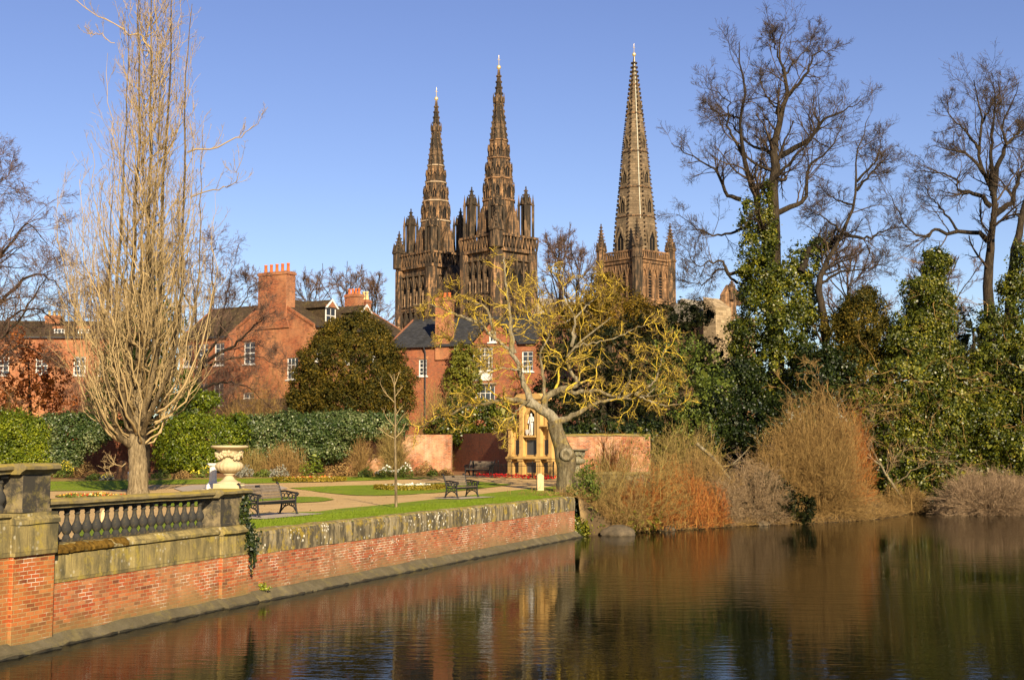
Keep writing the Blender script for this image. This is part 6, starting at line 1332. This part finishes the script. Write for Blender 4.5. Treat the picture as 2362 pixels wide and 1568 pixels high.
one('lower_step', M['urn_stone'], r, lambda m: m.box(-0.95, 0.95, -0.95, 0.95, 0, zu*0.5), 0.01); one('upper_step', M['urn_stone'], r, lambda m: m.box(-0.72, 0.72, -0.72, 0.72, zu*0.5, zu), 0.01)
urn('big pale carved stone urn with fruit garland behind the balustrade', (p[0], p[1], zb+zu), (P(528, 1027, 61)[2]-zb-zu)/1.0, M['urn_stone'])
pu = P(1332, 1085, 66.4)
urn('weathered mossy stone urn on the parapet right of the leaning trunk', (pu[0], pu[1], PARAPET_TOP-0.01), (P(1332, 1035, 66.4)[2]-PARAPET_TOP), M['urn_old'], garland=True)
p = P(491, 1115, 64.0); T = thing('sundial_pedestal', 'white stone pedestal left of the big urn', 'pedestal', (p[0], p[1], terrain(64)), math.radians(20)); hp = P(491, 1068, 64)[2]-terrain(64)
one('base', M['white_stone'], T, lambda m: (m.box(-.5, .5, -.5, .5, 0, .06), m.box(-.34, .34, -.34, .34, .06, .30), m.box(-.28, .28, -.28, .28, .30, .36)), .01)
one('shaft', M['white_stone'], T, lambda m: m.lathe([(.27, .36), (.22, .42), (.19, .5), (.175, hp-.2), (.2, hp-.16), (.2, hp-.12)], 8, rot=OCT, sm=False))
one('capital', M['white_stone'], T, lambda m: (m.box(-.24, .24, -.24, .24, hp-.12, hp-.06), m.box(-.28, .28, -.28, .28, hp-.06, hp)), .008)
def post(label, px_, base, Y, top, w=.11):
    b = P(px_, base, Y); b[2] = terrain(b[1]); h = P(px_, top, Y)[2]-b[2]; T = thing('wooden_post', label, 'post', b, .3)
    one('shaft', M['post_wood'], T, lambda m: (m.box(-w, w, -w*.5, w*.5, 0, h-.12), m.prism([(-w, -w*.5, h-.12), (w, -w*.5, h-.12), (w*.1, -w*.5, h), (-w*.6, -w*.5, h-.02)], (0, w, 0))), .008)
g = G(1246, 1131); post('short pale wooden post in the grass left of the leaning trunk', 1246, 1131, g[1], 1091, .17)
g = G(241, 1212); post('pointed pale plank post seen between the balusters', 241, 1212, min(g[1], 36.0), 1174, .10)
# stump and marker by the dark hedge gap
b = P(283, 1083, 78); b[2] = terrain(78); T = thing('tree_stump', 'reddish brown stump standing in the dark gap under the conifer', 'stump', b)
one('stump', M['dry_bark'] if 'dry_bark' in M else M['soil'], T, lambda m: m.lathe([(.42, -.05), (.36, .15), (.31, .6), (.27, .95), (.18, 1.05), (.05, 1.08)], 12, mod=lambda a, j: 1+.08*math.sin(5*a+j)))
b = P(297, 1083, 75); b[2] = terrain(75); T = thing('marker_peg', 'small white marker peg at the foot of the poplar trunk in the bed', 'marker', b)
one('peg', M['white'], T, lambda m: m.lathe([(.045, 0), (.045, .38), (.06, .40), (.05, .50), (.02, .53)], 8))

# ------------------------------------------------------------------ war memorial
YM = 79.0; km = YM/F
cM = P(1221, 1106, YM); zM = terrain(YM); rzM = math.radians(-43)
MEM = thing('war_memorial', 'golden sandstone war memorial with pilasters and a white niche statue', 'memorial', (cM[0], cM[1], zM), rzM); MEM.scale = (0.93, 1.0, 1.0)
zm = lambda y: zat(y, YM)-zM
W2 = 1.95
def mem_wall(m):
    m.box(-W2, W2, 0.35, 0.6, 0, zm(985)); m.box(-0.95, 0.95, 0.35, .68, zm(985), zm(925))
    m.box(-W2-0.05, W2+0.05, -0.12, 0.65, 0, zm(1098))
one('wall', M['memorial'], MEM, mem_wall)
PIL = [(-1.8, .16, 985), (-0.78, .18, 925), (0.78, .18, 925), (1.8, .16, 985)]
for (x, w, yt) in PIL:
    def pl(m):
        m.box(x-w, x+w, 0.0, 0.36, zm(1096), zm(1063)); m.box(x-w-.05, x+w+.05, -.06, .36, zm(1096)-.02, zm(1091)); m.box(x-w-.05, x+w+.05, -.06, .36, zm(1063), zm(1058))
        m.box(x-w+.02, x+w-.02, 0.03, 0.36, zm(1052), zm(yt)-.1); m.box(x-w-.01, x+w+.01, -.01, .36, zm(1052), zm(1047)); m.box(x-w-.04, x+w+.04, -.04, .36, zm(yt)-.12, zm(yt)+.02)
    one('pilaster', M['memorial'], MEM, pl)
one('string_course', M['memorial'], MEM, lambda m: (m.box(-W2-.12, W2+.12, -.10, .64, zm(1058), zm(1054)), m.box(-W2-.06, W2+.06, -.05, .63, zm(1054), zm(1052))))
one('cornice', M['memorial'], MEM, lambda m: (m.box(-1.15, 1.15, -.08, .72, zm(925)+.02, zm(921)), m.box(-1.25, 1.25, -.16, .78, zm(921), zm(917)), m.prism([(-1.25, -.15, zm(917)), (1.25, -.15, zm(917)), (.95, -.15, zm(908)), (-.95, -.15, zm(908))], (0, .9, 0))))
one('side_cornice', M['memorial'], MEM, lambda m: [(m.box(a, b, -.08, .66, zm(985)+.02, zm(981))) for a, b in ((-W2-.1, -1.03), (1.03, W2+.1))])
for sg in (-1, 1):
    one('scroll', M['memorial'], MEM, lambda m: (m.prism([(sg*1.05, .3, zm(981)), (sg*1.75, .3, zm(981)), (sg*1.6, .3, zm(972)), (sg*1.25, .3, zm(964)), (sg*1.05, .3, zm(950))], (0, .35, 0)), m.lathe([(.02, 0), (.02, 0.01)], 6, cap=False)))
for (x0, x1, ya, yb) in ((-.53, .53, 1014, 1049), (-1.57, -1.03, 1014, 1049), (1.03, 1.57, 1014, 1049), (-.53, .53, 1066, 1090), (-1.57, -1.03, 1066, 1090), (1.03, 1.57, 1066, 1090)):
    pn = one('inscription_panel', M['slate_panel'], MEM, lambda m: m.box(x0, x1, .325, .36, zm(yb), zm(ya)))
    one('panel_frame', M['memorial'], pn, lambda m: (m.box(x0-.07, x0, .29, .36, zm(yb)-.07, zm(ya)+.07), m.box(x1, x1+.07, .29, .36, zm(yb)-.07, zm(ya)+.07), m.box(x0, x1, .29, .36, zm(ya), zm(ya)+.07), m.box(x0, x1, .29, .36, zm(yb)-.07, zm(yb))))
    def txt(m):
        n = max(3, int((zm(ya)-zm(yb))/.11)); rg = random.Random(int(x0*100)+ya)
        for i in range(n):
            z = zm(yb)+.05+(zm(ya)-zm(yb)-.1)*i/n; x = x0+.06
            while x < x1-.1: w = rg.uniform(.03, .09); m.box(x, x+w, .321, .326, z, z+.025); x += w+.02
one('niche', M['void'], MEM, lambda m: m.prism([(-.34, .34, zm(1003)), (.34, .34, zm(1003)), (.34, .34, zm(955)), (.22, .34, zm(947)), (0, .34, zm(943)), (-.22, .34, zm(947)), (-.34, .34, zm(955))], (0, .02, 0)))  # black panel paints the shade inside the niche
one('niche_surround', M['memorial'], MEM, lambda m: [m.box(a, b, .12, .36, zm(1004), zm(955)) for a, b in ((-.5, -.35), (.35, .5))] + [m.box(-.52, .52, .0, .36, zm(1008), zm(1004)), m.prism([(-.5, .12, zm(955)), (-.35, .12, zm(955)), (0, .12, zm(943)), (.35, .12, zm(955)), (.5, .12, zm(955)), (.3, .12, zm(943)), (0, .12, zm(938)), (-.3, .12, zm(943))], (0, .24, 0))])
# figure in the niche: one skinned body
def statue():
    T = thing('statue', 'white stone standing figure in the memorial niche', 'statue', tuple(MEM.matrix_basis @ Vector((0, .2, zm(1004)))) if False else (0, 0, 0), rzM)
    c, s = math.cos(rzM), math.sin(rzM); T.location = (cM[0]-s*.18, cM[1]+c*.18, zM+zm(1004)+.004)
    h = (zm(952)-zm(1004))
    J = [((0, 0, .50), .075), ((-.055, 0, .48), .06), ((-.06, -.01, .28), .045), ((-.07, 0, .03), .03), ((.055, -.01, .48), .06), ((.075, -.05, .29), .045), ((.07, -.02, .03), .03), ((0, 0, .62), .065), ((0, 0, .76), .085), ((0, 0, .85), .035), ((0, -.01, .92), .055), ((0, 0, .985), .03), ((-.11, 0, .79), .04), ((-.15, -.01, .64), .033), ((-.12, -.08, .52), .026), ((.11, 0, .79), .04), ((.15, -.02, .64), .033), ((.10, -.10, .60), .026), ((-.075, -.05, .015), .025), ((.075, -.07, .015), .025)]
    Ed = [(0, 1), (1, 2), (2, 3), (0, 4), (4, 5), (5, 6), (0, 7), (7, 8), (8, 9), (9, 10), (10, 11), (8, 12), (12, 13), (13, 14), (8, 15), (15, 16), (16, 17), (3, 18), (6, 19)]
    me = bpy.data.meshes.new('body'); me.from_pydata([tuple(k*h for k in j) for j, _ in J], Ed, []); o = link('body', me, M['white_stone'], T)
    o.modifiers.new('skin', 'SKIN'); 
    for i, (_, r) in enumerate(J): me.skin_vertices[0].data[i].radius = (r*h, r*h)
    me.skin_vertices[0].data[0].use_root = True
    sb = o.modifiers.new('soft', 'SUBSURF'); sb.levels = 1; sb.render_levels = 2
    one('cloak', M['white_stone'], T, lambda m: m.prism([(-.12*h, .07*h, .8*h), (.12*h, .07*h, .8*h), (.17*h, .10*h, .04*h), (-.17*h, .10*h, .04*h)], (0, .03*h, 0)))
    one('shield', M['white_stone'], T, lambda m: m.prism([(-.22*h, -.13*h, .26*h), (-.05*h, -.14*h, .26*h), (-.05*h, -.14*h, .1*h), (-.135*h, -.14*h, .0), (-.22*h, -.13*h, .1*h)], (0, .02*h, 0)))
statue()
# railing round the memorial
def railing(p0, p1, label):
    d = math.atan2(p1[1]-p0[1], p1[0]-p0[0]); L = math.hypot(p1[0]-p0[0], p1[1]-p0[1]); T = thing('railing', label, 'railing', (p0[0], p0[1], terrain(p0[1])), d); H = .78
    one('rail', M['iron'], T, lambda m: (m.box(0, L, -.015, .015, H-.09, H-.06), m.box(0, L, -.015, .015, .10, .13)))
    one('picket', M['iron'], T, lambda m: [m.lathe([(.011, .03), (.011, H), (.02, H+.02), (.0, H+.08)], 5, x, 0) for x in np.arange(.12, L, .13)])
    for i, x in enumerate(np.linspace(0, L, max(2, int(L/1.6)+1))): one('post', M['iron'], T, lambda m: m.lathe([(.035, 0), (.035, H+.08), (.05, H+.1), (.045, H+.17), (.01, H+.2)], 8, x, 0))
c, s = math.cos(rzM), math.sin(rzM); mw = lambda x, y: (cM[0]+x*c-y*s, cM[1]+x*s+y*c)
railing(mw(-3.6, -1.3), mw(3.1, -1.3), 'low black iron railing in front of the golden memorial')
railing(mw(-3.6, 1.0), mw(-3.6, -1.25), 'short black railing at the left end of the memorial plot')
wb = MB()
rng = random.Random(8); w0 = None
labs = ['red poppy wreath lying before the memorial, nearest the short side railing', 'red poppy wreath lying before the memorial, nearest the leaning trunk']
for i in range(26):
    x = -3.3+i*.245; y = -1.05+rng.uniform(-.12, .1); q = mw(x, y)
    if w0 is None:
        m = MB(); rg = random.Random(2); N = 20
        for k in range(N):
            a = 2*math.pi*k/N
            for jj in range(2):
                rr = .15+rg.uniform(-.03, .03); r_ = rg.uniform(.03, .045); m.lathe([(r_*.5, .01), (r_, .03), (r_*.4, .07)], 6, rr*math.cos(a), rr*math.sin(a))
        w0 = m.build('poppy_wreath', M['poppy']); o = w0
    else: o = w0.copy(); COL.objects.link(o)
    o.scale = (.8, .8, .8); o.location = (*q, terrain(q[1])); o.rotation_euler = (math.radians(rng.uniform(20, 62)), 0, rzM+rng.uniform(-.2, .2)); o.location.z += .12
    tag(o, 'red poppy wreath in the row along the memorial railing', 'wreath', 'poppy wreaths along the memorial railing')

# ------------------------------------------------------------------ ring beds, flowers, border plants
def ring_bed(label, px_c, hw, seed, mat_fl):
    c = G(*px_c); Y = c[1]; rx = hw*Y/F; rng = np.random.default_rng(seed); ry = rx*.92; T = thing('ring_hedge', label, 'hedge', c)
    N = 7000; a = rng.uniform(0, 2*math.pi, N); u = rng.uniform(-.15, .15, N); z = rng.uniform(0, .22, N)
    p = np.stack([(rx-.15+u)*np.cos(a), (ry-.15+u)*np.sin(a), z], 1)+c; p[:, 2] += 0
    n = unit(np.stack([np.cos(a)*np.sign(u)*.6, np.sin(a)*np.sign(u)*.6, (z > .16)*1.2+.2], 1)); V, Q = leaf_cards(p, n, .075, rng, 1.4, .6); np_mesh('foliage', V, Q, M['box_hedge'], T, off=T.location)
    N = 220; a = rng.uniform(0, 2*math.pi, N); k = np.sqrt(rng.random(N))*.8; p = np.stack([(rx-.3)*k*np.cos(a), (ry-.3)*k*np.sin(a), np.full(N, .20)], 1)+c+rng.normal(0, .03, (N, 3))
    V, Q = leaf_cards(p, np.tile([0, -.5, 1.], (N, 1)), .09, rng, 1.1, .5); np_mesh('blossom', V, Q, mat_fl, T, off=T.location)
    N = 900; a = rng.uniform(0, 2*math.pi, N); k = np.sqrt(rng.random(N))*.85; p = np.stack([(rx-.3)*k*np.cos(a), (ry-.3)*k*np.sin(a), rng.uniform(.02, .18, N)], 1)+c
    V, Q = leaf_cards(p, np.tile([0, -.3, 1.], (N, 1)), .14, rng, 1.5, .6); np_mesh('bedding', V, Q, M['border'], T, off=T.location)
ring_bed('yellowish clipped ring hedge left of the sapling on the far lawn', (714, 1108), 85, 1, M['petal_mixed'])
ring_bed('yellowish clipped ring hedge behind the sapling and middle bench', (945, 1127), 82, 2, M['petal_white'])
def patch(name, label, cat, px0, px1, Y, n, h, leaf, mat, seed, petals=None, pn=0, group=None, dep=.7, kind=None):
    rng = np.random.default_rng(seed); a = P(px0, 1040, Y); b = P(px1, 1040, Y); c = (a+b)/2; c[2] = terrain(Y); w = (b[0]-a[0])/2
    T = thing(name, label, cat, c, group=group)
    def cloud(N, z0, z1, l, asp):
        ph = rng.uniform(0, 6.28, N); k = np.sqrt(rng.random(N)); x = w*k*np.cos(ph); y = dep*k*np.sin(ph); top = h*(1-.55*k**2)*(1+.2*np.sin(x*5)); z = top*rng.uniform(z0, z1, N)
        p = np.stack([x, y, z], 1)+c; nn = unit(np.stack([x/w*.7, y/dep*.7-.2, np.full(N, .8)], 1)); return leaf_cards(p, nn, l, rng, asp, .7)
    V, Q = cloud(n, .05, 1.0, leaf, 1.9); np_mesh('foliage', V, Q, mat, T, off=T.location)
    if petals: V, Q = cloud(pn, .9, 1.15, leaf*.8, 1.1); np_mesh('blossom', V, Q, petals, T, off=T.location)
    return T
patch('flower_bed', 'bed of red, cream and yellow flowers just behind the lower balustrade', 'flowers', 132, 300, 56.5, 1800, .16, .09, M['border'], 111, M['petal_mixed'], 420, dep=.9)
patch('flowering_plant', 'yellow flowering clump right of the upper balustrade cap', 'plant', 122, 172, 79, 700, .9, .12, M['border'], 112, M['petal_yellow'], 160)
for i, (x0, x1, Y, h, mat, lab, pt) in enumerate([(165, 225, 79.5, .95, 'dry', 'brown dry shrub in the border left of the stump', None), (200, 235, 76, .42, 'border', 'bright green low plant in front of the brown border shrub', None), (232, 262, 76, .36, 'lavender', 'grey low plant left of the stump', 'petal_yellow'), (350, 395, 78, .55, 'border', 'green leafy plant just right of the poplar trunk', None), (395, 440, 78.5, .45, 'dry', 'mixed brown low plant under the yellow green hedge', None), (440, 500, 79, .6, 'border', 'leafy plant behind the white pedestal', 'petal_yellow'),
        (545, 585, 80, .75, 'lavender', 'silver grey lavender mound right of the big urn', None), (585, 625, 80, .5, 'border', 'short green plant between the two lavender mounds', None), (615, 668, 80.5, .72, 'lavender', 'second silver lavender mound below the tall dry grass', None), (690, 748, 80, 1.35, 'hedge', 'bright lime green bushy plant below the ivy', None), (745, 815, 81, .9, 'dry', 'pale dry tussock right of the lime green plant', None), (826, 862, 80, .62, 'border', 'low green clump under the thorny bare shrub', None), (866, 908, 80, .62, 'border', 'white flowering clump left of the sapling stem', 'petal_white'), (905, 955, 80, .7, 'border', 'creamy yellow flowering clump right of the sapling stem', 'petal_white'), (985, 1010, 82, .42, 'border', 'small green plant at the foot of the sunlit wall', None), (955, 1000, 82.5, .9, 'dry', 'reddish dry stems at the foot of the sunlit wall', None), (1005, 1045, 83, .45, 'dry', 'low dry edging plant at the wall corner', None), (60, 120, 80, .6, 'border', 'low leafy plants at the far left border edge', None)]):
    patch('border_plant', lab, 'plant', x0, x1, Y, 700 if h > .8 else 450, h, .13, M[mat], 120+i, M[pt] if pt else None, 70, group='plants in the garden border')
bush('dry_grass', 'tall dry grass stems in front of the variegated ivy', 'grass clump', M['tan_stem'], 655, 1085, 62, 1018, 83.0, 420, 141, m=(3, 1.5), base_r=.9)
bush('dry_grass', 'brown perennial stems behind the silver lavender', 'grass clump', M['olive_stem'], 580, 1085, 44, 1030, 83.0, 220, 142, m=(3, 1.5), base_r=.9)
bush('bare_shrub', 'low bare shrub left of the russet beech shrub foot', 'shrub', M['olive_stem'], 20, 1000, 60, 900, 88, 200, 143, m=(5, 2), base_r=.7)
# ivy strand on the balustrade end, ferns on the wall
T = thing('ivy_plant', 'ivy strand hanging down the end of the lower balustrade', 'plant', P(568, 1220, 31.9)); rng = np.random.default_rng(151)
path = resample(np.array([P(x, y, Yy) for x, y, Yy in ((562, 1140, 31.75), (566, 1165, 31.75), (559, 1190, 31.7), (566, 1212, 31.7), (576, 1235, 31.75), (582, 1250, 31.75), (583, 1275, 31.85), (582, 1300, 31.9), (582, 1326, 31.9))]), 60)
i = np.clip((rng.beta(1.6, 2.0, 900)*59).astype(int), 0, 59); wd = np.interp(i, [0, 12, 26, 36, 46, 59], [.10, .10, .11, .13, .045, .03])
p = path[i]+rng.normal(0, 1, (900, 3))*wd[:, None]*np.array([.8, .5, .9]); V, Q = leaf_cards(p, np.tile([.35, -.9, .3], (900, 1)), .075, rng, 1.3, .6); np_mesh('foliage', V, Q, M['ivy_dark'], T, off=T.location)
m = MB(); m.tube(path-np.array(T.location), .012, 5); m.build('stem', M['tan_stem'], T)
T = thing('fern', 'tiny green fern rooted low on the long pool wall', 'plant', P(606, 1352, 32.5)); p = P(606, 1354, 32.45)+rng.normal(0, 1, (70, 3))*np.array([.10, .05, .07]); V, Q = leaf_cards(p, np.tile([.3, -.9, .4], (70, 1)), .07, rng, 1.8, .6); np_mesh('foliage', V, Q, M['hedge'], T, off=T.location)
# stones along the natural bank
rng = random.Random(171)
def rock(label, x, y, s, seed, cat='rock'):
    rg = random.Random(seed); bm = bmesh.new(); bmesh.ops.create_icosphere(bm, subdivisions=3, radius=1)
    for v in bm.verts:
        k = 1+.12*math.sin(3*v.co.x+seed)+.12*math.sin(4*v.co.y+2*seed)+rg.uniform(-.03, .03); v.co = Vector((v.co.x*s*k*1.3, v.co.y*s*k, max(-.4, v.co.z)*s*.55*k))
    me = bpy.data.meshes.new('rock'); bm.to_mesh(me); bm.free(); planar_uv(me); o = link('rock', me, M['rock']); o.location = (x, y, .06); tag(o, label, cat); return o
q = P(1418, 1228, 57.0); rock('flat brown rock at the waterline right of the ivy clumps', q[0]+.1, q[1], .62, 1)
q = P(1535, 1224, 60.3); rock('grey stone at the waterline below the red stemmed bush', q[0], q[1], .38, 2)
q = P(1760, 1212, 64.6); rock('small dark stone under the low evergreen bush', q[0], q[1], .32, 3)

def undergrowth():
    rng = np.random.default_rng(181); N = 8000; A = np.array(NATURAL[:9]); seg = np.linalg.norm(np.diff(A, axis=0), axis=1); cum = np.concatenate([[0], np.cumsum(seg)])
    t = rng.uniform(0, cum[-1], N); i = np.clip(np.searchsorted(cum, t)-1, 0, len(seg)-1); f = ((t-cum[i])/seg[i])[:, None]; q = A[i]*(1-f)+A[i+1]*f
    d = unit(A[i+1]-A[i]); nrm = np.stack([-d[:, 1], d[:, 0]], 1); inl = np.abs(rng.normal(0.1, 1.8, N)); q = q+nrm*inl[:, None]
    z = np.array([max(0.0, gz(x, y)) for x, y in q]); p = np.column_stack([q, z-.05]); L = rng.uniform(.25, .85, N)
    e = unit(np.column_stack([rng.normal(0, .6, (N, 2))-nrm*.5, rng.uniform(.15, .9, N)])); tt = np.linspace(0, 1, 5)[None, :, None]
    Pp = p[:, None]+e[:, None]*L[:, None, None]*tt; Pp[:, :, 2] -= (tt[:, :, 0]**2)*L[:, None]*.25; Pp[:, 1:] += rng.normal(0, .03, Pp[:, 1:].shape)
    R = np.linspace(.012, .005, 5)[None]*np.ones((N, 1)); c, r_ = grow(Pp, R, 2.5, rng, .3, 1, .8, .3, .5, .1, .4, .7, .005, 4, .25, 0)
    V, Q = join([tubes(Pp, R, 3), tubes(c, r_, 3)]); o = np_mesh('undergrowth', V, Q, M['tan_stem'], None, True); tag(o, kind='stuff')
undergrowth()

def litter():
    rng = np.random.default_rng(191); N = 900
    px_ = rng.uniform(300, 1300, N); py_ = rng.uniform(1100, 1200, N); P_ = []
    for a, b in zip(px_, py_):
        g = G(a, b)
        if g[0] < 1.5 and g[1] > 33 and (g[0]-(-6.5))*.934-(g[1]-31.9)*.358 < -.6: P_.append(g+np.array([0, 0, .015]))
    p = np.array(P_); V, Q = leaf_cards(p, np.tile([0, 0, 1.], (len(p), 1)), .06, rng, 1.4, .25)
    o = np_mesh('fallen_leaves', V, Q, M['dry']); tag(o, kind='stuff')
litter()
